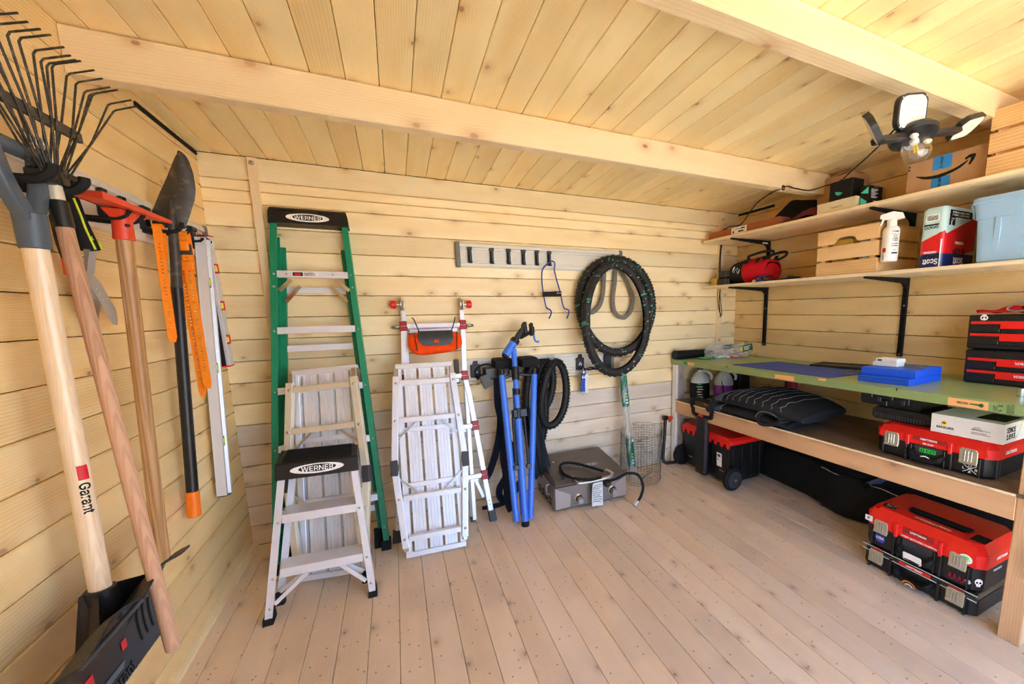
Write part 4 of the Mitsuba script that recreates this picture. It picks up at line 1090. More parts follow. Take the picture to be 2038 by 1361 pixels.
# navy webbing hanging behind the stand
t = thing('webbing_strap', 'long navy webbing straps hanging from the hanger to the floor', 'strap')
for k, pts in enumerate(([(1.362, -0.075, 0.865), (1.345, -0.10, 0.70), (1.348, -0.105, 0.55), (1.325, -0.11, 0.40), (1.275, -0.10, 0.24), (1.235, -0.09, 0.17)],
                         [(1.345, -0.085, 0.86), (1.335, -0.12, 0.66), (1.368, -0.13, 0.48), (1.352, -0.14, 0.33), (1.358, -0.16, 0.20), (1.348, -0.22, 0.06), (1.358, -0.265, 0.006)],
                         [(1.375, -0.12, 0.45), (1.425, -0.10, 0.34), (1.385, -0.11, 0.20), (1.320, -0.12, 0.10), (1.335, -0.13, 0.03), (1.40, -0.13, 0.05), (1.46, -0.11, 0.12)],
                         [(1.20, -0.15, 0.006), (1.26, -0.16, 0.012), (1.31, -0.17, 0.02), (1.34, -0.18, 0.03)])):
    P = smooth_path(pts, 7)
    tw = np.linspace(0, 1, len(P))
    up = np.stack([0.5 * np.sin(tw * 5 + k), -1 + 0.3 * tw, 0.2 + 0 * tw], 1)
    part(t, 'strap', sweep(P, rrect(0.044 if k != 3 else 0.03, 0.003), up=up), 'navy_webbing', smooth=40)
t = thing('canvas_bag', 'empty black canvas bag hanging between the blue stand and the griddle', 'bag')
part(t, 'body', grid_sheet(lambda u, v: (1.530 + (0.055 + 0.060 * v) * (u - 0.1) + 0.03 * v, -0.135 - 0.05 * v - 0.018 * np.sin(u * 6 + v * 3), 0.62 - 0.47 * v + 0.02 * np.sin(u * 3) * v), 16, 20, 0.012), 'denim_black', smooth=40)
part(t, 'seam', tube([(1.535 + 0.5 * 0.03, -0.15, 0.60), (1.560, -0.165, 0.40), (1.585, -0.195, 0.16)], 0.004, 6), 'black_matte')


# ---------------------------------------------------------------- tyres
def tyre(label, path, nv, w, mat_, group, knob=0.007, row=(-62, -32, 0, 32, 62), step=0.021, mark=None, open_=64):
    """A bicycle tyre: an open C section swept round a closed path; nv points out of the wheel's plane."""
    t = thing('bicycle_tyre', label, 'tyre', group=group)
    P = np.asarray(path, float)
    n = len(P)
    tg = np.roll(P, -1, 0) - np.roll(P, 1, 0)
    tg /= np.linalg.norm(tg, axis=1, keepdims=True)
    nv = nrm(nv)
    out = np.cross(tg, nv)
    out /= np.linalg.norm(out, axis=1, keepdims=True)
    c = P.mean(0)
    if ((P - c) * out).sum() < 0:
        out = -out
    a = np.radians(np.linspace(-open_, 180 + open_, 17))
    r = w / 2
    pr = np.vstack([np.stack([np.cos(a) * r, np.sin(a) * r], 1), np.stack([np.cos(a[::-1]) * (r - 0.0028), np.sin(a[::-1]) * (r - 0.0028)], 1)])
    part(t, 'casing', sweep(P, pr, closed=True, up=out), mat_, smooth=50)
    side = np.cross(tg, out)
    seg = np.linalg.norm(np.roll(P, -1, 0) - P, axis=1)
    L = np.concatenate([[0], np.cumsum(seg)])
    ks = np.arange(0, L[-1], step)
    V, F = [], []
    cube = np.array([[x, y, z] for x in (-1, 1) for y in (-1, 1) for z in (0, 1)], float)
    cf = np.array([[0, 1, 3], [0, 3, 2], [4, 6, 7], [4, 7, 5], [0, 4, 5], [0, 5, 1], [2, 3, 7], [2, 7, 6], [1, 5, 7], [1, 7, 3]])
    for q, s in enumerate(ks):
        i = min(int(np.searchsorted(L, s, 'right')) - 1, n - 1)
        f = (s - L[i]) / seg[i]
        j = (i + 1) % n
        p, o, sd, tt = P[i] * (1 - f) + P[j] * f, nrm(out[i] * (1 - f) + out[j] * f), nrm(side[i] * (1 - f) + side[j] * f), nrm(tg[i] * (1 - f) + tg[j] * f)
        for m_, d in enumerate(row):
            if (q + m_) % 2 and abs(d) < 50:
                continue
            an = math.radians(d)
            rd = o * math.cos(an) + sd * math.sin(an)
            ax = np.cross(tt, rd)
            B = p + rd * (r - 0.001) + tt * (cube[:, :1] * step * 0.26) + ax * (cube[:, 1:2] * w * 0.075) + rd * (cube[:, 2:] * knob)
            F.append(cf + 8 * len(V))
            V.append(B)
    part(t, 'tread_knobs', tm(np.concatenate(V), np.concatenate(F)), mat_, kind='stuff')
    if mark:
        txt, s, dang, h, sz = mark
        i = int(s * n) % n
        rd = math.cos(math.radians(dang)) * out[i] + math.sin(math.radians(dang)) * side[i]
        up = np.cross(tg[i], rd)
        part(t, 'lettering', text(txt, h, P[i] + rd * (r + 0.0004), tg[i] * sz, up * sz), 'white_print')
    return t


def loop(c, a, b, ex, ey, n=72, squash=0.0, k=0.0, ph=0.0, bow=(0, 0, 0)):
    th = np.arange(n) * 2 * math.pi / n
    x, y = a * np.cos(th) * (1 + squash * np.sin(th)), b * np.sin(th)
    return np.asarray(c) + x[:, None] * nrm(ex) + y[:, None] * nrm(ey) + k * np.cos(2 * th + ph)[:, None] * np.cross(nrm(ex), nrm(ey)) + (np.cos(th) ** 2)[:, None] * np.asarray(bow)


TG = 'large tyres hung on the upper rail'
tyre('rear one of two big knobbly tyres on the upper rail, the rounder higher hoop', loop((2.228, -0.075, 1.272), 0.288, 0.325, (1, -0.02, 0), (0, 0.06, 1), squash=0.05), (0, 1, 0.05), 0.060, 'tyre_worn', None, mark=('MAXXIS', 0.105, 50, 0.016, 1))
tyre('front one of two big knobbly tyres on the upper rail, hanging lower and narrower', loop((2.182, -0.150, 1.185), 0.248, 0.372, (1, 0.05, 0), (0.02, 0.05, 1), squash=-0.02, k=0.012), (0, 1, 0.05), 0.058, 'tyre_worn', None)
FG = 'narrow folded tyres beside the blue stand'
tyre('front folded black tyre hanging in a narrow loop right of the blue stand', loop((1.712, -0.125, 0.695), 0.098, 0.215, (1, 0.25, 0), (0.12, 0.0, 1), k=0.012, ph=1), (0.2, 1, 0), 0.050, 'tyre_black', None, knob=0.006, mark=('MAXXIS', 0.06, 40, 0.012, 1))
tyre('middle folded black tyre showing inside the narrow front loop', loop((1.675, -0.065, 0.755), 0.062, 0.155, (1, 0.25, 0), (0.10, 0, 1)), (0.2, 1, 0), 0.046, 'tyre_black', None, knob=0.005)
tyre('rear folded black tyre hanging lowest behind the blue stand', loop((1.600, -0.070, 0.615), 0.072, 0.290, (1, 0.12, 0), (0.02, 0, 1)), (0.1, 1, 0), 0.050, 'tyre_black', None, knob=0.006)
t = thing('tyre_hook', 'black hook on the low rail carrying the folded tyres', 'hook', LB)
part(t, 'plate', bx(0.54, 0.60, 0.03, 0.12, 0.012, 0.026, 0.003), 'black_plastic')
part(t, 'arm', tube(smooth_path([(0.57, 0.06, 0.02), (0.575, 0.062, 0.09), (0.578, 0.066, 0.15), (0.58, 0.09, 0.165)], 5), 0.008, 10), 'black_rubber', smooth=50)

t = thing('inner_tube', 'grey rubber inner tube drooping in two loops behind the big tyres', 'inner tube')
for pts in ([(2.150, -0.035, 1.56), (2.143, -0.037, 1.45), (2.128, -0.037, 1.33), (2.085, -0.037, 1.255), (2.02, -0.037, 1.232), (1.965, -0.037, 1.27), (1.94, -0.037, 1.36)],
            [(2.236, -0.035, 1.56), (2.232, -0.037, 1.45), (2.214, -0.037, 1.32), (2.235, -0.037, 1.225), (2.305, -0.037, 1.192), (2.365, -0.037, 1.245), (2.380, -0.037, 1.34), (2.345, -0.037, 1.42), (2.29, -0.037, 1.51), (2.25, -0.035, 1.56)]):
    P = smooth_path(pts, 7)
    part(t, 'loop', sweep(P, rrect(0.030, 0.010, 0.0045), up=(0, -1, 0)), 'grey_rubber', smooth=40)

t = thing('wire_hanger', 'blue bent wire hanger with a black band below the upper rail', 'hanger')
for s, pts in ((0, [(1.735, -0.060, 1.567), (1.681, -0.05, 1.520), (1.678, -0.05, 1.44), (1.684, -0.05, 1.369), (1.703, -0.05, 1.262), (1.728, -0.055, 1.259), (1.737, -0.062, 1.236), (1.714, -0.068, 1.197)]),
               (1, [(1.735, -0.060, 1.567), (1.757, -0.06, 1.572), (1.773, -0.058, 1.556), (1.765, -0.052, 1.518), (1.785, -0.05, 1.44), (1.805, -0.05, 1.374), (1.827, -0.05, 1.260), (1.857, -0.055, 1.258), (1.863, -0.062, 1.236), (1.841, -0.068, 1.195)])):
    P = np.concatenate([np.linspace(pts[i], pts[i + 1], 5)[:-1] for i in range(len(pts) - 1)] + [[pts[-1]]])
    for _ in range(2):
        P[1:-1] = P[1:-1] * 0.5 + (P[:-2] + P[2:]) * 0.25
    part(t, 'wire', tube(P, 0.0042, 9), 'blue_dark', smooth=60)
part(t, 'band', bar((1.682, -0.050, 1.356), (1.812, -0.050, 1.362), 0.032, 0.012, up=(0, -1, 0), r=0.004), 'black_rubber')
part(t, 'band_label', cat(bx(1.778, 1.792, -0.0575, -0.056, 1.362, 1.366), bx(1.798, 1.806, -0.0575, -0.056, 1.362, 1.367)), 'white_print')

# ---------------------------------------------------------------- glue tubes and their clip
t = thing('hose_clip', 'thin black wire arms on the hook that grips the two glue tubes', 'clip')
part(t, 'arm', tube(smooth_path([(1.955, -0.075, 0.848), (1.99, -0.085, 0.835), (2.03, -0.08, 0.838), (2.075, -0.07, 0.830)], 5), 0.006, 8), 'black_plastic', smooth=50)
part(t, 'arm', tube(smooth_path([(1.90, -0.075, 0.842), (1.95, -0.085, 0.838), (2.01, -0.08, 0.850), (2.045, -0.07, 0.842)], 5), 0.005, 8), 'black_plastic', smooth=50)
for k, (a, b, m_, lb) in enumerate((((1.952, -0.085, 0.845), (1.990, -0.065, 0.680), 'tube_blue', 'blue and silver glue tube hanging from the low rail'), ((1.978, -0.080, 0.815), (2.045, -0.060, 0.675), 'white_plastic', 'white sealant tube hanging beside the blue glue tube'))):
    a, b = np.array(a), np.array(b)
    t = thing('glue_tube', lb, 'tube', frame(a, (1, 0, 0), a - b))
    L = np.linalg.norm(a - b)
    part(t, 'body', grid_sheet(lambda u, v: ((0.017 + 0.002 * v) * np.cos(u * 2 * math.pi), -0.02 - (L - 0.02) * v, (0.014 * (1 - v) + 0.0015) * np.sin(u * 2 * math.pi)), 17, 8), ('tube_blue', 'white_plastic')[k], smooth=True)
    part(t, 'cap', lathe([(0, 0), (0.009, 0), (0.010, 0.012), (0.016, 0.014), (0.017, 0.026), (0, 0.026)], 14, (0, 0.0, 0), (0, -1, 0)), 'bright_steel' if k == 0 else 'white_plastic', smooth=40)
    part(t, 'crimp', bx(-0.020, 0.020, -L - 0.008, -L + 0.004, -0.0022, 0.0022), 'bright_steel')
    if k == 0:
        part(t, 'label', bx(-0.0125, 0.0125, -0.065, -0.045, 0.0085, 0.0118), 'white_print')
mat('tube_blue', (34, 84, 178), rough=0.35, spec=0.5)

# ---------------------------------------------------------------- bamboo stakes in clear film
A, B = np.array([2.168, -0.068, 0.835]), np.array([2.272, -0.230, 0.012])
t = thing('stake_bundle', 'bundle of thin bamboo stakes in clear film with green labels', 'garden stakes', frame(B, (1, 0, 0), A - B))
L = np.linalg.norm(A - B)
for k in range(9):
    x0, z0 = 0.018 * math.cos(k * 2.4) * (0.4 + 0.6 * (k % 3) / 2), 0.009 * math.sin(k * 2.4)
    part(t, 'stake', cyl((x0 * 1.1, 0.0, z0), (x0 * 0.8, L - 0.01 - 0.004 * (k % 4), z0), 0.0030, n=7), 'bamboo', smooth=60)


def sleeve(v0, v1_, g, wob=0.003, n=26):
    return grid_sheet(lambda u, v: ((0.026 + g + wob * np.sin(v * 40 + u * 9)) * np.cos(u * 2 * math.pi), v0 + (v1_ - v0) * v, (0.014 + g + wob * np.sin(v * 31 + u * 14)) * np.sin(u * 2 * math.pi)), 21, n)


part(t, 'film', sleeve(-0.005, L + 0.03, 0.003), 'cloudy_film', smooth=True)
for v0, v1_ in ((L - 0.30, L - 0.075), (0.105, 0.31)):
    lb = part(t, 'label', sleeve(v0, v1_, 0.004, 0.001, 6), 'green_label', smooth=True)
    for q in range(4):
        part(lb, 'label_print', bx(-0.012 + 0.003 * q, 0.012 - 0.002 * q, v0 + 0.022 + 0.022 * q, v0 + 0.031 + 0.022 * q, 0.0185, 0.0196), 'white_print' if q != 2 else 'yellow_print')
for k in range(5):
    v0 = 0.36 + 0.07 * k
    part(t, 'film_crease', tube([(-0.028 + 0.004 * (k % 2), v0, 0.012), (-0.012, v0 + 0.05, 0.019), (0.006, v0 + 0.09, 0.020), (0.024, v0 + 0.15, 0.013)], 0.0009, 5), 'film_white')
part(t, 'film_crease', tube([(0.027, 0.02, 0.008), (0.031, 0.30, 0.008), (0.029, 0.55, 0.008), (0.031, L, 0.008)], 0.0011, 5), 'film_white')
part(t, 'barcode', bx(0.008, 0.022, 0.285, 0.308, 0.0165, 0.019), 'white_print')

# ---------------------------------------------------------------- griddle
t = thing('griddle', 'stainless tabletop gas griddle with two knobs and a coiled black hose on the floor', 'griddle', loc(1.60, -0.405, 0, rz=-1.5))
W, D = 0.50, 0.37
part(t, 'base', cat(bx(0.0, W, 0.004, D - 0.02, 0.012, 0.155, 0.004), bx(-0.004, 0.004, 0.012, D - 0.01, 0.008, 0.17, 0.002), bx(W - 0.004, W + 0.004, 0.012, D - 0.01, 0.008, 0.17, 0.002)), 'brushed_steel')
part(t, 'control_panel', hullm([(x, y, z) for x, y, z in ((0, 0.006, 0.012), (W, 0.006, 0.012), (0, 0.0, 0.018), (W, 0.0, 0.018), (0, 0.0, 0.160), (W, 0.0, 0.160), (0, 0.02, 0.166), (W, 0.02, 0.166), (0, 0.03, 0.012), (W, 0.03, 0.012))]), 'brushed_steel')
for s in (0, 1):
    q = [(0.002, 0.020), (0.100, 0.024), (0.104, 0.104), (0.002, 0.156)]
    q = q if s == 0 else [(W - a, b) for a, b in q][::-1]
    part(t, 'corner_plate', ext(P_(q), 0.003, frame((0, 0.0, 0), (1, 0, 0), (0, 0, 1))), 'bright_steel')
lid = part(t, 'lid', hullm([(0.004, -0.004, 0.166), (W - 0.004, -0.004, 0.166), (0.002, -0.006, 0.182), (W - 0.022, -0.006, 0.184), (0.006, 0.018, 0.199), (W - 0.02, 0.018, 0.201), (0.030, D - 0.01, 0.252), (W - 0.035, D - 0.01, 0.252), (0.0, D, 0.18), (W, D, 0.18), (W, 0.06, 0.168), (0.0, 0.06, 0.168), (W - 0.012, 0.075, 0.205), (0.002, 0.09, 0.212)]), 'griddle_lid')
sl = np.array([0, D - 0.03, 0.0515])
pl_ = lambda x, f: np.array([x, 0.018, 0.2005]) + sl * f
em = part(lid, 'emblem_plate', ext(sbox(-0.062, -0.011, 0.062, 0.011), 0.0015, frame(pl_(0.29, 0.36) + (0, 0, 0.0005), (1, 0.0, 0), sl)), 'dark_grey_plastic')
part(em, 'lettering', text('BLACKSTONE', 0.010, pl_(0.29, 0.36) + (0, -0.0002, 0.0021), (1, 0, 0), sl, width=0.105), 'white_print')
part(lid, 'emblem_frame', ext(sbox(-0.065, -0.014, 0.065, 0.014).difference(sbox(-0.062, -0.011, 0.062, 0.011)), 0.002, frame(pl_(0.29, 0.36) + (0, 0, 0.0004), (1, 0, 0), sl)), 'bright_steel')
part(lid, 'bolt', cyl(pl_(0.075, 0.66), pl_(0.075, 0.66) + (0, -0.0005, 0.003), 0.008, n=6), 'bright_steel')
part(lid, 'handle', tube(smooth_path([pl_(0.13, 0.02) + (0, 0, 0.0), (0.125, -0.055, 0.200), (0.145, -0.075, 0.200), (0.25, -0.078, 0.200), (0.345, -0.072, 0.205), (0.375, -0.045, 0.212), pl_(0.372, 0.05)], 6), 0.0105, 12), 'bright_steel', smooth=50)
for x in (0.155, 0.393):
    kb = part(t, 'knob', lathe([(0, 0), (0.030, 0), (0.030, 0.006), (0.024, 0.010), (0.022, 0.012)], 24, (x, 0.0, 0.068 if x < 0.3 else 0.078), (0, -1, 0)), 'chrome', smooth=35)
    z_ = 0.068 if x < 0.3 else 0.078
    part(kb, 'collar', lathe([(0, 0.010), (0.0215, 0.010), (0.0215, 0.022), (0, 0.022)], 22, (x, 0, z_), (0, -1, 0)), 'black_plastic', smooth=35)
    part(kb, 'grip', lathe([(0, 0.021), (0.0195, 0.021), (0.0195, 0.046), (0.0175, 0.050), (0, 0.050)], 24, (x, 0, z_), (0, -1, 0)), 'bright_steel', smooth=35)
for k in range(2):
    for q in range(4):
        part(t, 'vent_slot', bx(-0.0055, -0.0035, 0.06 + 0.075 * q, 0.11 + 0.075 * q, 0.030 + 0.028 * k, 0.040 + 0.028 * k), 'black_gap')
part(t, 'side_handle', cat(tube(smooth_path([(-0.004, 0.10, 0.15), (-0.020, 0.10, 0.147), (-0.022, 0.10, 0.12), (-0.020, 0.10, 0.09), (-0.004, 0.10, 0.086)], 5), 0.006, 8)), 'bright_steel', smooth=50)
part(t, 'hose', tube(smooth_path([(0.325, -0.02, 0.225), (0.25, 0.10, 0.232), (0.16, 0.17, 0.245), (0.095, 0.155, 0.242), (0.080, 0.06, 0.222), (0.115, -0.045, 0.225), (0.20, -0.088, 0.218), (0.28, -0.080, 0.215)], 7), 0.0085, 10), 'black_rubber', smooth=50)
part(t, 'hose', tube(smooth_path([(0.345, -0.05, 0.165), (0.40, -0.075, 0.185), (0.47, -0.075, 0.205), (0.535, -0.10, 0.19), (0.560, -0.12, 0.12), (0.535, -0.135, 0.06), (0.50, -0.15, 0.035)], 7), 0.0085, 10), 'black_rubber', smooth=50)
part(t, 'hose_nut', cat(cyl((0.505, -0.148, 0.04), (0.475, -0.158, 0.02), 0.012, n=8)), 'bright_steel')
rg = part(t, 'regulator', cyl((0.350, -0.002, 0.140), (0.350, -0.034, 0.140), 0.024, n=20, b=0.003), 'black_plastic', smooth=40)
part(rg, 'cap', cyl((0.350, -0.032, 0.140), (0.350, -0.042, 0.140), 0.013, n=16, b=0.002), 'dark_grey_plastic', smooth=40)
tg = part(t, 'paper_tag', grid_sheet(lambda u, v: (0.236 + 0.072 * u - 0.006 * v, -0.050 + 0.010 * np.sin(v * 3 + u) + 0.004 * np.sin(u * 4), 0.168 - 0.152 * v), 7, 12, 0.0008), 'paper', smooth=40)
for q in range(9):
    part(tg, 'print_line', grid_sheet(lambda u, v: (0.242 + (0.058 - 0.012 * (q % 3 == 2)) * u - 0.006 * (0.12 + 0.085 * q), -0.0512 + 0.010 * np.sin((0.12 + 0.085 * q + 0.018 * v) * 3 + u) + 0.004 * np.sin(u * 4), 0.168 - 0.152 * (0.12 + 0.085 * q + 0.02 * v)), 5, 2), 'slate_plastic')

# ---------------------------------------------------------------- wire mesh cylinder
t = thing('wire_cylinder', 'loose cylinder of dark wire mesh standing on the floor beside the griddle', 'wire mesh')
c, R, Hh = np.array([2.365, -0.185, 0.0]), 0.152, 0.375
V, NV = 44, 30
ang = np.linspace(0, 2 * math.pi, V + 1)[:-1]
wob = lambda a, z: R * (1 + 0.05 * np.sin(2 * a + 1) + 0.03 * np.sin(3 * a + z * 6))
ww = []
for a in ang:
    z = np.array([0.002, Hh * 0.33, Hh * 0.66, Hh + 0.012 * math.sin(a + 1)])
    ww.append(tube(np.stack([c[0] + wob(a, z) * math.cos(a), c[1] + wob(a, z) * math.sin(a), z], 1), 0.0009, 4))
for q in range(21):
    z = 0.002 + Hh * q / 20
    a = np.linspace(0, 2 * math.pi, 41)[:-1]
    ww.append(tube(np.stack([c[0] + wob(a, z) * np.cos(a), c[1] + wob(a, z) * np.sin(a), z + 0.012 * np.sin(a + 1) * (q / 20)], 1), 0.0009, 4, closed=True))
part(t, 'mesh', ww, 'wire_dark', kind='stuff')
for q in range(4):
    part(t, 'loose_wire', tube([c + (-0.05, -0.08 - 0.008 * q, 0.03 + 0.004 * q), c + (0.0, -0.06 - 0.01 * q, 0.045 + 0.003 * q), c + (0.06, -0.03 - 0.012 * q, 0.06)], 0.0012, 4), 'wire_dark')

# ---------------------------------------------------------------- crank arm
t = thing('crank_arm', 'black bent tube with a red bracket leaning on the back wall behind the wire cylinder', 'crank')
part(t, 'tube', tube(smooth_path([(2.672, -0.058, 0.385), (2.660, -0.065, 0.25), (2.642, -0.075, 0.10), (2.640, -0.085, 0.055), (2.662, -0.10, 0.036), (2.72, -0.11, 0.034), (2.755, -0.11, 0.034)], 6), 0.0125, 12), 'black_plastic', smooth=50)
part(t, 'pivot', cyl((2.650, -0.058, 0.397), (2.690, -0.058, 0.393), 0.018, n=16, b=0.002), 'black_plastic', smooth=40)
part(t, 'bracket', cat(bx(2.684, 2.735, -0.075, -0.045, 0.378, 0.402, 0.004), bx(2.705, 2.722, -0.07, -0.05, 0.36, 0.385, 0.003)), 'red_paint')


# ---------------------------------------------------------------- workbench along the right wall
BT = loc(0, 0, 0.857, rx=-1.175)      # the bench top runs a little uphill to the right
BS = loc(0, 0, 0.533, rx=-1.175)      # and so does the shelf below it
XFRONT = 2.755
TX = lambda h, k, o, M: None


def MR(x, y, z, base=None, rz=0.0):
    """On the right-hand side: local x towards the viewer's right, local y away from the viewer, z up."""
    M = frame((x, y, z), (0, -1, 0), (1, 0, 0)) @ loc(rz=rz)
    return M if base is None else base @ M


def front_text(holder, s, h, x, y, z, mat_='white_print', width=None, name='lettering', up=(0, 0, 1), right=(1, 0, 0), d=0.0006, bold=True):
    """Lettering on a face towards the viewer at local (x, y, z)."""
    return part(holder, name, text(s, h, (x, y, z), right, up, width=width, d=d, bold=bold), mat_)


def front_poly(holder, poly, x, y, z, mat_, name='sticker', d=0.0006, up=(0, 0, 1), right=(1, 0, 0)):
    return part(holder, name, ext(poly, d, frame((x, y, z), right, up)), mat_)


t = thing('workbench', 'long wooden workbench with a worn green top along the right wall', 'workbench')
top = bx(XFRONT, 3.415, -2.62, -0.012, -0.040, 0.0, 0.003)
tp = part(t, 'top', xf(top, BT), 'bench_green')
fp = lambda y, z: (BT @ np.array([XFRONT, y, z, 1]))[:3]
for (a, b, z0, z1, m_) in ((-0.161, -0.215, -0.029, -0.006, 'grip_green'), (-0.215, -0.290, -0.029, -0.008, 'patch_tan'), (-1.008, -1.135, -0.034, -0.008, 'patch_tan'), (-1.840, -1.965, -0.037, -0.006, 'patch_tan')):
    part(tp, 'patch', xf(bx(XFRONT - 0.0012, XFRONT, b, a, z0, z1), BT), m_)
rt, upv = (BT @ [0, -1, 0, 0])[:3], (BT @ [0, 0, 1, 0])[:3]
part(tp, 'patch_print', text('WORK', 0.008, fp(-1.888, -0.021) + (-0.0013, 0, 0), rt, upv, d=0.0004, width=0.036), 'black_print')
part(tp, 'patch_print', ext(P_([(-0.022, -0.002), (0.004, -0.003), (0.012, -0.008), (0.019, -0.006), (0.020, 0.004), (0.014, 0.007), (0.004, 0.003), (-0.022, 0.002)]), 0.0004, frame(fp(-1.932, -0.021) + (-0.0013, 0, 0), rt, upv)), 'dark_green')
for s, y, z, h in (('20', -1.985, -0.024, 0.011), ('$', -1.999, -0.013, 0.011), ('5', -1.999, -0.031, 0.010), ('COPP', -2.020, -0.022, 0.009), ('SOLID', -2.032, -0.020, 0.009)):
    part(tp, 'handwriting', text(s, h, fp(y, z) + (-0.0004, 0, 0), -upv, rt, d=0.0005, bold=False), 'black_print')
for q, (y, dy) in enumerate(((-0.62, 0.003), (-1.30, 0.02), (-1.652, 0.002))):
    part(tp, 'chip', xf(bx(XFRONT - 0.0008, XFRONT + 0.01, y - dy, y + dy, -0.010, 0.0004), BT), 'patch_tan' if q == 1 else 'black_print')
# frame
fm = wpart(t, 'front_rail', xf(bx(2.765, 2.803, -2.072, -0.062, -0.105, -0.012, 0.002), BS), 'fir_frame', (0, 1, 0), (0, 0, 1))
wpart(t, 'front_rail', xf(bx(2.765, 2.803, -2.62, -2.14, -0.105, -0.012, 0.002), BS), 'fir_frame', (0, 1, 0), (0, 0, 1))
wpart(t, 'shelf_board', xf(bx(2.758, 3.40, -2.62, -0.06, -0.012, 0.0, 0.0), BS), 'dark_ply', (0, 1, 0), (1, 0, 0))
wpart(t, 'shelf_edge', xf(bx(2.7565, 2.7585, -2.072, -0.062, -0.011, -0.0015), BS), 'pine_shelf', (0, 1, 0), (0, 0, 1))
wpart(t, 'post', bx(2.785, 2.853, -0.058, -0.018, 0.0, 0.815, 0.002), 'grey_board', (0, 0, 1), (1, 0, 0))
part(t, 'post_trim', bx(2.763, 2.785, -0.064, -0.018, 0.0, 0.812, 0.001), 'white_plastic')
wpart(t, 'cleat', bx(2.775, 2.85, -0.018, -0.0005, 0.70, 0.815, 0.001), 'fir_frame', (0, 0, 1), (1, 0, 0))
wpart(t, 'post', bx(2.768, 2.860, -2.138, -2.073, 0.0, 0.858, 0.003), 'fir_frame', (0, 0, 1), (0, 1, 0))
for y in (-0.058, -2.138):
    wpart(t, 'back_post', bx(3.34, 3.405, y, y + 0.04, 0.0, 0.52 - 0.02 * y, 0.002), 'fir_frame', (0, 0, 1), (0, 1, 0))

# ---------------------------------------------------------------- on the bench
t = thing('mesh_roll', 'roll of fine black mesh lying on the left end of the green bench', 'mesh roll', BT)
R_ = 0.034
part(t, 'roll', tube([(2.735, -0.075, R_ + 0.001), (2.80, -0.074, R_ + 0.001), (2.98, -0.070, R_), (3.12, -0.068, R_ * 0.92)], [R_, R_, R_ * 0.98, R_ * 0.9], 22), 'black_matte', smooth=50)
for k in range(4):
    part(t, 'end_coil', tube([(2.734 - 0.001 * k, -0.075 + (R_ - 0.004 - 0.007 * k) * math.cos(a), R_ + 0.001 + (R_ - 0.004 - 0.007 * k) * math.sin(a)) for a in np.linspace(0, 6.28, 20)[:-1]], 0.0013, 5, closed=True), 'dark_grey_plastic')

t = thing('plastic_bag', 'crumpled clear plastic bag of garden packets on the bench corner', 'plastic bag', BT)


def film(c, r, seed, flat=0.004):
    m = trimesh.creation.icosphere(subdivisions=4)
    v = np.array(m.vertices)
    q = meshkit.fbm(v * 2.3 + seed, 4, seed) - 0.5
    v = v * (1 + 0.9 * q)[:, None] * np.asarray(r) + np.asarray(c)
    v[:, 2] = np.maximum(v[:, 2], flat + 0.002 * meshkit.noise(v * 60))
    return tm(v, m.faces)


part(t, 'film', film((3.10, -0.165, 0.045), (0.13, 0.075, 0.065), 3), 'cloudy_film', smooth=True)
part(t, 'film', film((3.25, -0.22, 0.05), (0.11, 0.08, 0.06), 8), 'cloudy_film', smooth=True)
for k in range(9):
    r2 = random.Random(50 + k)
    p0 = np.array([2.99 + 0.032 * k, -0.19 - 0.012 * k + 0.03 * r2.random(), 0.05 + 0.05 * r2.random()])
    part(t, 'film_crease', tube([p0, p0 + (0.02 * r2.random(), -0.03, 0.02 - 0.03 * r2.random()), p0 + (0.05 * r2.random(), -0.05, 0.03 - 0.06 * r2.random())], 0.0011, 5), 'film_white')
t = thing('seed_packet', 'green and yellow garden packet standing up in the clear bag', 'packet', BT)
M = frame((3.235, -0.315, 0.078), nrm((0.35, -0.85, 0.28)), (0.1, 0.2, 1))
part(t, 'packet', xf(bx(-0.055, 0.055, -0.024, 0.024, -0.002, 0.002, 0.001), M), 'dark_green')
part(t, 'panel', xf(bx(-0.048, -0.022, -0.018, 0.018, 0.0018, 0.0026), M), 'yellow_print')
for q in range(3):
    part(t, 'print_line', xf(bx(-0.012, 0.044 - 0.008 * q, 0.008 - 0.011 * q, 0.013 - 0.011 * q, 0.0018, 0.0026), M), 'white_print')
single('bag_cap', xf(cat(hullm([(-0.05, -0.03, 0), (0.05, -0.025, 0), (0.055, 0.02, 0.008), (-0.05, 0.02, 0.008), (-0.03, 0.0, 0.03), (0.03, 0.0, 0.028)])), BT @ frame((3.17, -0.20, 0.075), (0.8, -0.5, 0.1), (0.3, 0.9, 0.1))), 'strap_grey', 'grey blue folded packet lying in the clear bag', 'packet')
t = thing('garden_cloth', 'crumpled green leaf bag lying before the mesh roll', 'bag', BT)
part(t, 'cloth', grid_sheet(lambda u, v: (2.90 + 0.26 * u, -0.115 - 0.11 * v + 0.05 * u, 0.006 + 0.020 * np.abs(np.sin(u * 7 + v * 4)) * np.sin(math.pi * np.clip(v, 0, 1)) * np.sin(math.pi * u)), 22, 12, 0.002), 'grip_green', smooth=50)
t = thing('marker_stick', 'white plastic stick with a red end lying on the bench beside the clear bag', 'marker', BT)
part(t, 'stick', bar((3.06, -0.175, 0.008), (3.16, -0.225, 0.008), 0.016, 0.012, r=0.003), 'white_plastic')
part(t, 'red_end', bar((3.16, -0.225, 0.008), (3.29, -0.265, 0.010), 0.018, 0.014, r=0.003), 'red_paint')

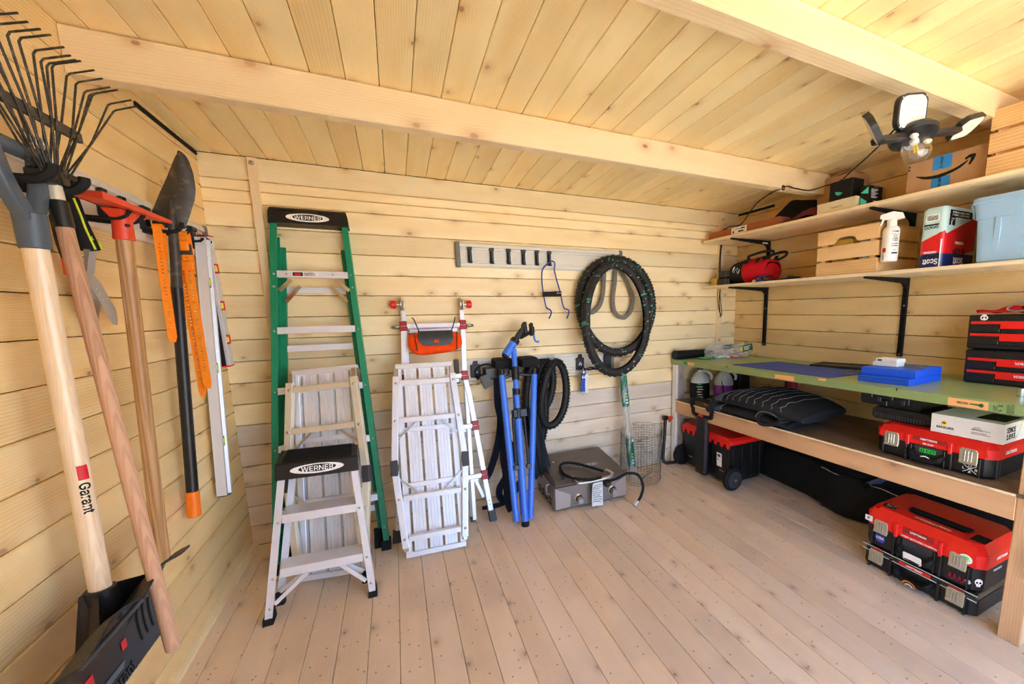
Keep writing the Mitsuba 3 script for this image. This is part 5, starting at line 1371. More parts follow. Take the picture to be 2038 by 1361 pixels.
single('cutting_mat', xf(ext(P_([(2.836, -0.590), (3.214, -0.640), (3.160, -1.312), (2.806, -1.305)]), 0.004), BT), 'mat_blue', 'blue textured mat lying on the green bench', 'mat')
t = thing('picture_frame', 'thin black picture frame lying flat on the bench beside the blue mat', 'frame', BT @ frame((3.30, -1.10, 0.0045), nrm((0.25, -0.97, 0)), (1, 0.25, 0)))
part(t, 'frame', ext(sbox(-0.20, -0.10, 0.20, 0.10).difference(sbox(-0.175, -0.075, 0.175, 0.075)), 0.010), 'black_plastic')
part(t, 'pane', bx(-0.178, 0.178, -0.078, 0.078, 0.001, 0.005), 'dark_grey_plastic')


def card_box(name, label, cat_, M, w, d, h, mat_, group=None, lid=0.0, b=0.0015):
    """A closed carton: body and the seam of its lid, local x right, y away, z up."""
    t = thing(name, label, cat_, M, group)
    part(t, 'body', bx(0, w, 0, d, 0, h - lid * h, b), mat_)
    if lid:
        part(t, 'lid', bx(-0.002, w + 0.002, -0.002, d + 0.002, h - lid * h, h, b), mat_)
    return t


t = card_box('blue_carton', 'lower of two flat bright blue cartons on the bench', 'box', MR(2.842, -1.428, 0.0005, BT, rz=3), 0.222, 0.30, 0.031, 'blue_card', 'blue cartons')
part(t, 'lid_seam', bx(-0.0006, 0.2226, -0.0006, 0.001, 0.022, 0.0232), 'black_print')
t = card_box('blue_carton', 'upper of two flat bright blue cartons, with a picture printed on top', 'box', MR(2.872, -1.424, 0.0320, BT, rz=5), 0.232, 0.27, 0.036, 'blue_card', 'blue cartons')
part(t, 'picture', bx(0.08, 0.20, 0.09, 0.22, 0.036, 0.0366), 'slate_plastic')
part(t, 'picture', bx(0.015, 0.07, 0.08, 0.23, 0.036, 0.0366), 'black_print')
t = card_box('small_white_box', 'lower of two small white boxes on the blue cartons', 'box', MR(2.955, -1.428, 0.0690, BT, rz=4), 0.108, 0.075, 0.020, 'white_card', 'small white boxes')
t = card_box('small_white_box', 'upper of two small white boxes on the blue cartons', 'box', MR(2.965, -1.436, 0.0892, BT, rz=-3), 0.100, 0.070, 0.018, 'white_card', 'small white boxes')
part(t, 'print', bx(0.01, 0.03, -0.0006, 0, 0.004, 0.013), 'slate_plastic')

# drawers: two stacked units
for k in range(2):
    M = MR(3.19, -1.702, 0.0005 + 0.158 * k, BT)
    t = thing('drawer_unit', ('lower', 'upper')[k] + ' black tool drawer unit with red pulls at the right end of the bench', 'tool box', M, group='stacked drawer units')
    part(t, 'body', bx(0.0, 0.44, 0.004, 0.215, 0.0, 0.154, 0.006), 'black_plastic')
    part(t, 'side_latch', bx(-0.004, 0.002, 0.05, 0.09, 0.03, 0.11, 0.002), 'dark_grey_plastic')
    for q, z in enumerate((0.058, 0.114) if k == 0 else (0.068, 0.122)):
        dw = part(t, 'drawer', cat(bx(0.012, 0.115, -0.004, 0.01, z - 0.046, z + 0.002, 0.002), bx(0.117, 0.43, -0.002, 0.01, z - 0.050, z + 0.002, 0.002)), 'black_plastic')
        part(dw, 'pull', cat(bx(0.014, 0.122, -0.009, -0.002, z - 0.009, z + 0.004, 0.0015), bx(0.118, 0.428, -0.010, -0.002, z - 0.030, z + 0.004, 0.0015)), 'red_plastic')
        if k == 0:
            front_text(dw, 'VERSASTACK', 0.010, 0.225, -0.0102, z - 0.012)
    if k == 1:
        hat = unary_union([affinity.translate(ellipse(0.014, 0.012), 0, -0.001).difference(affinity.translate(ellipse(0.0095, 0.006), 0, -0.0005)), sbox(-0.012, 0.004, 0.012, 0.007), affinity.translate(ellipse(0.008, 0.0065), 0, 0.009), P_([(-0.004, 0.0), (0.004, 0.0), (0.0035, -0.010), (-0.0035, -0.010)])])
        front_poly(t, hat, 0.056, 0.0035, 0.142, 'white_print', 'emblem')
t = thing('work_gloves', 'red and black work gloves lying on top of the drawer units', 'gloves', MR(3.19, -1.70, 0.3175, BT))
for k, (x0, m_) in enumerate(((0.03, 'red_cloth'), (0.12, 'black_matte'), (0.15, 'red_cloth'))):
    part(t, 'glove', grid_sheet(lambda u, v: (x0 + 0.26 * u - 0.02 * np.sin(v * 6), 0.02 + 0.02 * k + 0.13 * v, 0.008 + (0.016 + 0.020 * k) * np.abs(np.sin(math.pi * np.clip(u * (1.15 + 0.2 * k), 0, 1))) * np.sin(math.pi * np.clip(v, 0.04, 0.96)) + 0.008 * np.sin(u * 14 + v * 5) * np.sin(math.pi * v)), 26, 12, 0.008), m_, smooth=50)
part(t, 'cuff', tube(smooth_path([(0.13, 0.01, 0.020), (0.17, 0.005, 0.045), (0.25, 0.005, 0.055), (0.30, 0.008, 0.05), (0.25, 0.004, 0.022), (0.17, 0.004, 0.010)], 6, closed=True), 0.0035, 6, closed=True), 'bright_steel', smooth=50)
single('socket', xf(lathe([(0, 0), (0.011, 0), (0.0115, 0.002), (0.0115, 0.030), (0.0105, 0.032), (0.008, 0.032), (0.008, 0.01), (0, 0.01)], 20, (2.952, -1.985, 0.0005)), BT), 'chrome', 'small chrome socket standing on the bench in front of the drawer units', 'socket', smooth=35)

# ---------------------------------------------------------------- on the shelf below
def jug(label, M, body, h, fill=None, lbl=True):
    t = thing('jug', label, 'jug', M, group='gallon jugs on the bench shelf')
    r = 0.075
    prof = [(0, 0.0), (r * 0.92, 0.0), (r, 0.008), (r, h * 0.52), (r * 0.98, h * 0.60), (r * 0.86, h * 0.72), (r * 0.62, h * 0.84), (r * 0.34, h * 0.90), (0.020, h * 0.92), (0.020, h), (0, h)]
    part(t, 'body', lathe(prof, 28, sx=1.0, sy=0.95), body, smooth=50)
    part(t, 'cap', lathe([(0, h * 0.965), (0.024, h * 0.965), (0.024, h + 0.016), (0.020, h + 0.020), (0, h + 0.020)], 20), 'white_plastic' if fill else 'black_plastic', smooth=40)
    part(t, 'handle', tube(smooth_path([(0.012, -0.012, h * 0.93), (0.040, -0.050, h * 0.90), (0.058, -0.068, h * 0.78), (0.060, -0.060, h * 0.66)], 6), 0.011, 10, sx=0.8), body, smooth=50)
    if fill:
        part(t, 'fluid', lathe([(0, 0.002), (r * 0.93, 0.002), (r + 0.0006, 0.01), (r + 0.0006, h * 0.50), (0, h * 0.50)], 28, sx=1.0, sy=0.95), fill, smooth=40)
    if lbl:
        lb = part(t, 'label', lathe([(r + 0.0008, 0.014), (r + 0.0012, 0.016), (r + 0.0012, h * 0.56), (r + 0.0008, h * 0.562)], 28, sx=1.0, sy=0.95), 'black_print', smooth=40)
        for q in range(6):
            part(lb, 'label_print', xf(bx(-0.026 + 0.004 * (q % 2), 0.022 - 0.006 * (q % 3), -0.0006, 0.0006, 0.028 + 0.020 * q, 0.034 + 0.020 * q), loc(-0.045, -0.058, 0, rz=-40)), 'white_print' if q != 5 else 'neon_green')
    else:
        part(t, 'side_print', xf(bx(-0.004, 0.004, -0.0006, 0.0006, 0.02, 0.13), loc(-0.052, -0.053, 0, rz=-44)), 'black_print')
        for q in range(5):
            part(t, 'side_print', xf(bx(-0.014, -0.006, -0.0006, 0.0006, 0.10 + 0.012 * q, 0.108 + 0.012 * q), loc(-0.052, -0.053, 0, rz=-44)), 'black_print')
    return t


jug('grey jug with a black label at the left end of the bench shelf', BS @ loc(2.935, -0.150, 0.0005), 'milky_plastic', 0.245)
jug('jug half full of purple fluid beside the black labelled jug', BS @ loc(3.075, -0.262, 0.0005), 'milky_plastic', 0.245, 'purple_fluid', False)
t = thing('storage_case', 'dark upright case standing behind the two jugs', 'case', MR(3.22, -0.12, 0.0005, BS))
part(t, 'body', bx(0, 0.17, 0, 0.11, 0, 0.215, 0.006), 'black_plastic')
part(t, 'strap', bx(0.02, 0.04, -0.003, 0.0, 0.01, 0.20), 'black_matte')
t = thing('timber_offcut', 'pale timber offcut lying on the shelf between the jugs and the blanket', 'timber')
wpart(t, 'board', xf(bx(2.80, 3.10, -0.40, -0.352, 0.0005, 0.042, 0.002), BS @ loc(0, 0, 0) ), 'old_handle', (1, 0, 0), (0, 0, 1))
t = thing('red_tin', 'dark red tin standing at the back of the bench shelf behind the blanket', 'tin', BS @ loc(3.34, -0.66, 0.0005))
part(t, 'body', lathe([(0, 0), (0.042, 0), (0.043, 0.004), (0.043, 0.285), (0.038, 0.295), (0, 0.295)], 20), 'dark_red_print', smooth=40)
part(t, 'label_band', lathe([(0.0434, 0.20), (0.0436, 0.202), (0.0436, 0.214), (0.0434, 0.216)], 20), 'white_print', smooth=40)

# moving blanket
t = thing('moving_blanket', 'thick folded black moving blanket with pale stitching on the bench shelf', 'blanket', BS)


def fold(x0, y0, y1, depth, z0, h, seed, bulge=0.02, taper=0.5):
    """One fold of the blanket: a lens-shaped padded slab lying along y, its front edge at x0."""
    def fn(u, v):
        a = u * 2 * math.pi
        yy = y0 + (y1 - y0) * v
        w = np.sin(math.pi * np.clip(0.06 + 0.88 * v, 0, 1)) ** taper
        d = depth * (0.75 + 0.25 * w)
        rr = np.abs(np.cos(a)) ** 0.7 * np.sign(np.cos(a))
        zz = np.abs(np.sin(a)) ** 0.8 * np.sign(np.sin(a))
        p = np.stack([u * 3, v * 5, 0 * u], -1)
        nn = meshkit.fbm(np.stack([np.cos(a) * 1.2, v * 5, np.sin(a) * 1.2], -1) + seed, 3, seed) - 0.5
        return x0 + depth / 2 + (d / 2) * rr * (1 + 0.10 * nn), yy + 0.03 * np.cos(a) * (v - 0.5), np.maximum(z0 + h * w / 2 + zz * (h * w / 2) * (1 + 0.35 * nn) + bulge * (w - 1) * 0.0, 0.001)
    m = grid_sheet(fn, 41, 36)
    v = np.array(m.vertices).reshape(41, 36, 3)
    caps = []
    for j in (0, 35):
        c = v[:, j].mean(0)
        ring = v[:-1, j]
        n = len(ring)
        f = [[n, (i + 1) % n, i] if j == 0 else [n, i, (i + 1) % n] for i in range(n)]
        caps.append(tm(np.vstack([ring, c]), f))
    return cat(m, *caps), fn


m1, f1 = fold(2.715, -0.50, -1.10, 0.44, 0.0, 0.085, 2)
m2, f2 = fold(2.700, -0.52, -1.20, 0.50, 0.055, 0.125, 5, taper=0.55)
part(t, 'fold', m1, 'blanket_cloth', smooth=60)
part(t, 'fold', m2, 'blanket_cloth', smooth=60)
part(t, 'blue_facing', grid_sheet(lambda u, v: tuple(q + d for q, d in zip(f2(0.14 + 0.40 * u, 0.12 + 0.10 * v + 0.06 * (0.5 - u)), (-0.010, 0, 0.008))), 14, 8, 0.004), 'blanket_blue', smooth=50)
part(t, 'blue_facing', grid_sheet(lambda u, v: tuple(q + d for q, d in zip(f1(0.36 + 0.22 * u, 0.03 + 0.16 * v), (-0.014, 0, 0.001))), 12, 8, 0.004), 'blanket_blue', smooth=50)
for k in range(3):
    part(t, 'layer_edge', tube(smooth_path([(2.690 + 0.012 * k, -0.535 - 0.02 * k, 0.022 + 0.038 * k), (2.78, -0.505 - 0.02 * k, 0.024 + 0.038 * k), (2.92, -0.50 - 0.02 * k, 0.026 + 0.036 * k), (3.05, -0.52, 0.03 + 0.03 * k)], 5), 0.0215, 12, sx=1.2), 'blanket_cloth', smooth=50)
# the rolled opening at the front
rc = np.array([2.70, -0.955, 0.075])
part(t, 'rolled_edge', grid_sheet(lambda u, v: (2.716 + 0.12 * v, -0.985 - (0.078 + 0.006 * np.sin(v * 5)) * np.cos(u * 2 * math.pi) * (1 + 0.3 * np.cos(u * 2 * math.pi)), 0.050 + (0.040 - 0.004 * v) * np.sin(u * 2 * math.pi + 0.25)), 30, 8, 0.020), 'blanket_cloth', smooth=50)
part(t, 'roll_hollow', lathe([(0, 0), (0.07, 0), (0.07, 0.002), (0, 0.002)], 24, (2.77, -0.99, 0.050), (-1, 0, 0), sx=1, sy=0.5), 'black_gap')
part(t, 'stitching', tube([(2.706, -0.985 - 0.082 * math.cos(a) * (1 + 0.3 * math.cos(a)), 0.050 + 0.044 * math.sin(a + 0.25)) for a in np.linspace(0.15 * math.pi, 0.95 * math.pi, 18)], 0.0013, 5), 'stitch')
for k in range(9):
    vv = 0.16 + 0.082 * k
    P = np.array([[float(q) for q in f2(np.array(0.12 + 0.022 * j), np.array(vv + 0.020 * abs(((j * 0.5) % 2) - 1)))] for j in range(18)])
    P += np.array([-0.0015, 0, 0.0015])
    part(t, 'stitching', tube(P, 0.0011, 4), 'stitch')
for k in range(2):
    P = np.array([[float(q) for q in f2(np.array(0.10 + 0.03 * j), np.array(0.125 + 0.012 * k))] for j in range(15)]) + np.array([-0.002, 0, 0.002])
    part(t, 'hem_stitch', tube(P, 0.0016, 4), 'stitch')
for k in range(3):
    P = np.array([[float(q) for q in f1(np.array(0.34 + 0.02 * j), np.array(0.17 + 0.016 * k))] for j in range(10)]) + np.array([-0.003, 0, 0.001])
    part(t, 'hem_stitch', tube(P, 0.0016, 4), 'stitch')


# ---------------------------------------------------------------- tool boxes
def latch(holder, x, y, z, w=0.060, h=0.052, mat_='latch_metal'):
    lt = part(holder, 'latch', cat(bx(x - w / 2, x + w / 2, y - 0.007, y + 0.004, z, z + h, 0.002), bx(x - w / 2, x + w / 2, y - 0.010, y - 0.004, z - 0.006, z + 0.008, 0.002), bx(x - w / 2 + 0.004, x + w / 2 - 0.004, y - 0.006, y + 0.004, z + h - 0.002, z + h + 0.006, 0.002)), mat_)
    for k in range(3):
        xx = x - w * 0.18 + w * 0.18 * k
        part(lt, 'latch_rib', cyl((xx, y - 0.0075, z + 0.006), (xx, y - 0.0075, z + h - 0.004), 0.0032, n=8), 'chrome', smooth=50)
    return lt


def lid_mesh(W, D, z0, z1, z2, o=0.004, c=0.03):
    """A red lid: upright rim, chamfered shoulders, flat top."""
    ring = lambda e, z, cc: [(-e + cc, -e, z), (W + e - cc, -e, z), (W + e, -e + cc, z), (W + e, D + e - cc, z), (W + e - cc, D + e, z), (-e + cc, D + e, z), (-e, D + e - cc, z), (-e, -e + cc, z)]
    return hullm(ring(o, z0, c) + ring(o, z1, c) + ring(-0.022, z2, c))


def toolbox(label, M, W, D, hb, hl, group=None, top=False):
    t = thing('tool_case', label, 'tool box', M, group)
    ring = lambda e, z, cc: [(-e + cc, -e, z), (W + e - cc, -e, z), (W + e, -e + cc, z), (W + e, D + e - cc, z), (W + e - cc, D + e, z), (-e + cc, D + e, z), (-e, D + e - cc, z), (-e, -e + cc, z)]
    part(t, 'body', hullm(ring(-0.008, 0, 0.026) + ring(0.0, 0.012, 0.028) + ring(0.002, hb, 0.03)), 'black_plastic')
    for x0, w in ((0.036, 0.006), (0.128, 0.010), (W - 0.138, 0.010), (W - 0.042, 0.006), (0.152, 0.005), (W - 0.157, 0.005)):
        part(t, 'body_rib', bx(x0, x0 + w, -0.012, 0.004, 0.006, hb - 0.002, 0.002), 'black_plastic')
    part(t, 'recess', bx(0.165, W - 0.165, -0.004, 0.004, hb * 0.30, hb - 0.004, 0.001), 'dark_grey_plastic')
    ld = part(t, 'lid', lid_mesh(W, D, hb, hb + hl * 0.60, hb + hl), 'red_plastic')
    for x0, x1 in ((0.020, 0.118), (W - 0.118, W - 0.020)):
        part(ld, 'lid_rib', hullm([(x0, -0.012, hb + 0.006), (x1, -0.012, hb + 0.006), (x0 + 0.004, -0.012, hb + hl * 0.55), (x1 - 0.004, -0.012, hb + hl * 0.55), (x0 + 0.006, 0.012, hb + hl * 0.9), (x1 - 0.006, 0.012, hb + hl * 0.9), (x0, 0.004, hb + 0.006), (x1, 0.004, hb + 0.006)]), 'red_plastic')
    for x0 in (0.130, W - 0.145):
        part(ld, 'lid_rib', bx(x0, x0 + 0.015, -0.014, 0.01, hb - 0.010, hb + hl * 0.62, 0.003), 'red_plastic')
    part(ld, 'name_plate', bx(W / 2 - 0.060, W / 2 + 0.060, -0.0065, -0.004, hb + hl * 0.30, hb + hl * 0.58, 0.0005), 'red_clip')
    front_text(ld, 'CRAFTSMAN', 0.0085, W / 2, -0.0067, hb + hl * 0.44, width=0.062)
    part(t, 'handle', sweep(smooth_path([(0.160, 0.0, hb * 0.62), (0.165, -0.022, hb * 0.50), (0.185, -0.026, hb * 0.34), (W - 0.185, -0.026, hb * 0.34), (W - 0.165, -0.022, hb * 0.50), (W - 0.160, 0.0, hb * 0.62)], 5), rrect(0.020, 0.022, 0.006), up=(0, 0, 1)), 'black_matte', smooth=40)
    for x in (0.075, W - 0.075):
        latch(t, x, -0.008, hb - 0.026 if not top else hb - 0.020)
    return t


# the case on the shelf
M = MR(2.818, -1.552, 0.0005, BS)
t = toolbox('red lidded black tool case on the bench shelf, under a white carton', M, 0.432, 0.33, 0.082, 0.062)
front_text(t, 'PRO SERIES', 0.006, 0.216, -0.0065, 0.091, 'white_print', width=0.040)
st = front_poly(t, sbox(-0.030, -0.009, 0.030, 0.009), 0.215, -0.0045, 0.060, 'neon_green')
front_text(st, 'D CO', 0.011, 0.215, -0.0053, 0.060, 'black_print', width=0.050)
front_poly(t, affinity.scale(unary_union([ellipse(0.026, 0.026).difference(ellipse(0.020, 0.020)).intersection(sbox(-0.05, 0.004, 0.05, 0.05)), ellipse(0.012, 0.010).intersection(sbox(-0.05, 0.0, 0.05, 0.05)), sbox(-0.03, -0.004, 0.03, 0.0)]), 1, 0.8, origin=(0, 0)), 0.218, -0.030, 0.024, 'white_print')
X = unary_union([LineString([(-0.022, -0.016), (0.022, 0.016)]).buffer(0.0012), LineString([(-0.022, 0.016), (0.022, -0.016)]).buffer(0.0012)])
st = front_poly(t, X, 0.362, -0.0035, 0.030, 'white_print')
for s, dx, dz in (('U', 0, 0.012), ('L', -0.020, 0), ('R', 0.020, 0), ('A', 0, -0.012)):
    front_text(st, s, 0.011, 0.362 + dx, -0.0036, 0.030 + dz)
for q in range(2):
    part(t, 'side_rib', bx(0.430, 0.4365, 0.02 + 0.02 * q, 0.026 + 0.02 * q, 0.006, 0.078, 0.001), 'dark_grey_plastic')
part(t, 'side_name', text('CRAFTSMAN', 0.012, (0.4362, 0.12, 0.104), (0, 1, 0), (0, 0, 1), width=0.09), 'white_print')

# cases on top of it
zc = 0.1455
t = thing('plastic_case', 'lower of two flat black cases on the red tool case', 'case', MR(2.885, -1.490, zc, BS), group='flat black cases')
part(t, 'body', hullm([(x, y, z) for x0, x1, z in ((0.010, 0.235, 0.0), (0.0, 0.245, 0.012), (0.0, 0.245, 0.045), (0.012, 0.233, 0.057)) for x in (x0, x1) for y in (0.0 + 0.004 * (z in (0.0, 0.057)), 0.27)]), 'black_plastic')
part(t, 'seam', bx(-0.0006, 0.2456, -0.0006, 0.27, 0.031, 0.0325), 'black_gap')
for q in range(18):
    part(t, 'texture_rib', bx(0.012 + 0.012 * q, 0.018 + 0.012 * q, -0.0015, 0.002, 0.006, 0.028), 'dark_grey_plastic')
t = thing('plastic_case', 'upper of two flat black cases, with ribs and latches, on the bench shelf', 'case', MR(2.915, -1.412, zc + 0.0575, BS), group='flat black cases')
part(t, 'body', hullm([(x, y, z) for x0, x1, z in ((0.008, 0.262, 0.0), (0.0, 0.270, 0.012), (0.0, 0.270, 0.048), (0.010, 0.260, 0.058)) for x in (x0, x1) for y in (0.0, 0.25)]), 'black_plastic')
for x0, x1, z0, z1 in ((0.02, 0.06, 0.036, 0.054), (0.07, 0.155, 0.034, 0.056), (0.165, 0.225, 0.020, 0.054), (0.10, 0.13, 0.0, 0.03)):
    part(t, 'rib_block', bx(x0, x1, -0.010, 0.002, z0, z1, 0.003), 'black_plastic')
for x0 in (0.085, 0.190):
    part(t, 'latch', bx(x0, x0 + 0.018, -0.013, -0.005, 0.020, 0.044, 0.002), 'dark_grey_plastic')
t = thing('white_carton', 'white carton with a yellow round badge on the red tool case', 'box', MR(2.842, -1.757, zc + 0.0005, BS))
part(t, 'body', bx(0, 0.236, 0, 0.30, 0, 0.079, 0.001), 'white_card')
b_ = front_poly(t, ellipse(0.0105, 0.0095), 0.047, -0.0001, 0.045, 'yellow_print', 'badge')
front_poly(b_, unary_union([sbox(-0.006, -0.003, -0.003, 0.003), sbox(-0.0015, -0.003, 0.0015, 0.003), sbox(0.003, -0.003, 0.006, 0.003), sbox(-0.006, 0.0015, 0.006, 0.003)]), 0.047, -0.0008, 0.045, 'black_print', 'mark')
front_text(t, 'MAGURA', 0.0095, 0.052, -0.0001, 0.026, 'black_print', width=0.060)
front_text(t, '6734492', 0.0055, 0.186, -0.0001, 0.040, 'black_print', width=0.022, bold=False)
for q in range(14):
    part(t, 'barcode', bx(0.140 + 0.0025 * q, 0.1412 + 0.0025 * q, -0.0006, 0.0, 0.037, 0.044), 'black_print')
front_text(t, 'MARK / DISK', 0.004, 0.157, -0.0001, 0.049, 'black_print', width=0.022, bold=False)
for q in range(2):
    part(t, 'small_print', bx(0.138, 0.198 - 0.01 * q, -0.0006, 0.0, 0.022 + 0.006 * q, 0.024 + 0.006 * q), 'slate_plastic')
for s, z in (('SINCE', 0.052), ('1893', 0.026)):
    part(t, 'side_name', text(s, 0.020, (0.2362, 0.062, z), (0, 1, 0), (0, 0, 1), width=0.072), 'black_print')
part(t, 'side_swoosh', tube(smooth_path([(0.2364, 0.10, 0.01), (0.2364, 0.13, 0.035), (0.2364, 0.15, 0.076)], 5), 0.0008, 4), 'yellow_print')
part(t, 'top_print', bx(0.13, 0.22, 0.05, 0.20, 0.0788, 0.0796), 'black_print')

# the two on the floor
M0 = MR(2.790, -1.558, 0.0)
W, D = 0.440, 0.33
t = thing('organiser_case', 'black organiser case with a clear lid on the floor under the bench', 'tool box', M0)
part(t, 'body', hullm([(x, y, z) for e, z in ((0.012, 0.0), (0.0, 0.012), (0.0, 0.080)) for x, y in ((e + 0.02, e), (W - e - 0.02, e), (W - e, e + 0.02), (W - e, D - e), (e, D - e), (e, e + 0.02))]), 'black_plastic')
for x0, w in ((0.120, 0.012), (W - 0.132, 0.012), (0.030, 0.008), (W - 0.038, 0.008)):
    part(t, 'body_rib', bx(x0, x0 + w, -0.012, 0.004, 0.004, 0.086, 0.002), 'black_plastic')
part(t, 'inner_tray', bx(0.02, W - 0.02, 0.02, D - 0.02, 0.080, 0.098, 0.002), 'black_matte')
part(t, 'clear_lid', cat(bx(0.0, W, -0.006, D, 0.081, 0.108, 0.004)), 'clear_glass')
part(t, 'lid_edge', cat(bx(-0.002, W + 0.002, -0.009, -0.005, 0.080, 0.084, 0.001), bx(-0.002, W + 0.002, -0.009, -0.005, 0.105, 0.109, 0.001)), 'milky_plastic')
part(t, 'red_strip', bx(0.160, 0.285, -0.0105, -0.008, 0.088, 0.102, 0.0005), 'red_plastic')
front_text(t, 'CRAFTSMAN', 0.0085, 0.2225, -0.0107, 0.095, width=0.062)
for x in (0.065, W - 0.065):
    latch(t, x, -0.010, 0.042, 0.062, 0.050)
    part(t, 'red_tab', bx(x - 0.026, x + 0.026, -0.013, -0.008, 0.098, 0.108, 0.001), 'red_clip')
part(t, 'handle', sweep(smooth_path([(0.150, 0.0, 0.060), (0.160, -0.020, 0.050), (0.18, -0.024, 0.034), (W - 0.18, -0.024, 0.034), (W - 0.16, -0.020, 0.050), (W - 0.150, 0.0, 0.060)], 5), rrect(0.020, 0.022, 0.006), up=(0, 0, 1)), 'black_matte', smooth=40)
arc = lambda r0, r1, a0, a1: Polygon([(r1 * math.cos(a), r1 * math.sin(a)) for a in np.linspace(a0, a1, 14)] + [(r0 * math.cos(a), r0 * math.sin(a)) for a in np.linspace(a1, a0, 14)])
front_poly(t, arc(0.024, 0.031, 0.35, 2.79), 0.222, -0.0365, 0.016, 'orange_plastic', up=(0, -0.2, 1))
front_poly(t, arc(0.012, 0.018, 0.3, 2.84), 0.222, -0.0365, 0.016, 'white_print', up=(0, -0.2, 1))

M1 = MR(2.790, -1.556, 0.1100)
t = toolbox('red lidded black tool case covered in stickers, on the organiser case', M1, 0.446, 0.33, 0.105, 0.090, top=True)
zt = 0.195
part(t, 'top_recess', bx(0.135, 0.345, 0.085, 0.150, zt - 0.004, zt + 0.001, 0.001), 'black_plastic')
part(t, 'top_handle', bx(0.125, 0.36, 0.098, 0.135, zt, zt + 0.010, 0.004), 'black_matte')
part(t, 'top_name', text('CRAFTSMAN', 0.015, (0.245, 0.055, zt + 0.0002), (-1, 0, 0), (0, -1, 0), width=0.135), 'cream_card')
front_text(t, 'KEEP MOVING FORWARD', 0.0075, 0.236, -0.0068, 0.116, width=0.150)
part(t, 'sticker_pattern', bx(0.040, 0.095, 0.045, 0.085, zt - 0.0002, zt + 0.0006), 'black_print')
for q in range(16):
    r2 = random.Random(q)
    x_, y_ = 0.043 + 0.045 * r2.random(), 0.048 + 0.032 * r2.random()
    part(t, 'sticker_fleck', bx(x_, x_ + 0.005, y_, y_ + 0.003, zt + 0.0004, zt + 0.0010), 'cream_card')
part(t, 'top_sticker', bx(0.375, 0.425, 0.05, 0.12, zt - 0.0002, zt + 0.0008), 'black_print')
st = front_poly(t, sbox(-0.014, -0.011, 0.014, 0.011).buffer(0.003), 0.020, -0.0125, 0.133, 'white_print')
front_text(st, 'P', 0.014, 0.020, -0.0132, 0.133, 'black_print')
st = front_poly(t, P_([(-0.018, 0.016), (0.018, 0.016), (0.022, 0.002), (0.014, -0.020), (-0.014, -0.020), (-0.022, 0.002)]), 0.073, -0.0035, 0.052, 'decal_blue')
front_text(st, 'USA', 0.012, 0.073, -0.0043, 0.054, 'white_print', width=0.034)
st = front_poly(t, ellipse(0.022, 0.019), 0.395, -0.0125, 0.135, 'white_print')
front_poly(st, affinity.scale(unary_union([ellipse(0.006, 0.008)] + [affinity.rotate(sbox(-0.0015, 0, 0.0015, 0.014), a, origin=(0, 0)) for a in (50, -50, 90, -90, 130, -130, 20, -20)]), 1, 0.9), 0.395, -0.0132, 0.135, 'neon_green')
st = front_poly(t, sbox(-0.030, -0.013, 0.030, 0.013).buffer(0.006), 0.225, -0.0375, 0.044, 'white_print', up=(0, -0.15, 1))
for q in range(4):
    a0 = -0.028 + 0.016 * q
    front_poly(t, unary_union([LineString([(a0, -0.010), (a0 + 0.004, 0.012), (a0 + 0.010, 0.002)]).buffer(0.0016), LineString([(a0 + 0.004, 0.0), (a0 + 0.012, -0.012)]).buffer(0.0016)]), 0.372, -0.0035, 0.034, 'dark_red_print', 'scrawl')
sk = unary_union([ellipse(0.013, 0.014), sbox(-0.007, -0.020, 0.007, -0.010)])
sk = sk.difference(affinity.translate(ellipse(0.0036, 0.0042), -0.0052, -0.003)).difference(affinity.translate(ellipse(0.0036, 0.0042), 0.0052, -0.003)).difference(P_([(-0.0015, -0.012), (0.0015, -0.012), (0, -0.008)]))
st = front_poly(t, sk, 0.010, 0, 0, 'white_print') if False else part(t, 'skull_sticker', ext(sk, 0.0006, frame((0.4335, 0.0135, 0.050), (0.7071, 0.7071, 0), (0, 0, 1)) @ loc(0, 0, 0.002)), 'white_print')
fl = unary_union([affinity.translate(ellipse(0.004, 0.004), 0.006 * math.cos(a), 0.006 * math.sin(a)) for a in np.linspace(0, 6.28, 7)[:-1]])
front_poly(t, fl, 0.408, -0.0035, 0.040, 'white_print', 'flower_sticker')
part(t, 'side_name', text('CRAFTSMAN', 0.012, (0.4505, 0.14, 0.135), (0, 1, 0), (0, 0, 1), width=0.09), 'white_print')
part(t, 'side_tag', text('VERSASTACK', 0.008, (0.4485, 0.12, 0.085), (0, 1, 0), (0, 0, 1), width=0.07), 'white_print')

# rolling tool chest
M = MR(2.800, -0.130, 0.0)
t = thing('rolling_tool_chest', 'black wheeled tool chest with a red lid under the left bench end', 'tool chest', M)
W, D, Hb = 0.50, 0.33, 0.315
part(t, 'body', hullm([(x, y, z) for e, z in ((0.02, 0.030), (0.014, 0.05), (0.0, Hb - 0.01), (0.0, Hb)) for x in (e, W - e) for y in (e, D - e)]), 'black_plastic')
for x0 in (0.32, 0.455):
    part(t, 'body_panel', hullm([(x0 + a, y, z) for a in (0.0, 0.010) for y, z in ((-0.004, 0.30), (0.010, 0.30), (0.010, 0.06), (0.018, 0.06))]), 'black_plastic')
for k in range(4):
    part(t, 'side_rib', bx(W - 0.006, W + 0.003, 0.03 + 0.085 * k, 0.042 + 0.085 * k, 0.05, 0.30, 0.002), 'black_plastic')
ring = lambda e, z: [(-e + 0.02, -e, z), (W + e - 0.02, -e, z), (W + e, -e + 0.02, z), (W + e, D + e, z), (-e, D + e, z), (-e, -e + 0.02, z)]
ld = part(t, 'lid', hullm(ring(0.012, Hb) + ring(0.012, Hb + 0.028) + ring(-0.004, Hb + 0.045)), 'red_plastic')
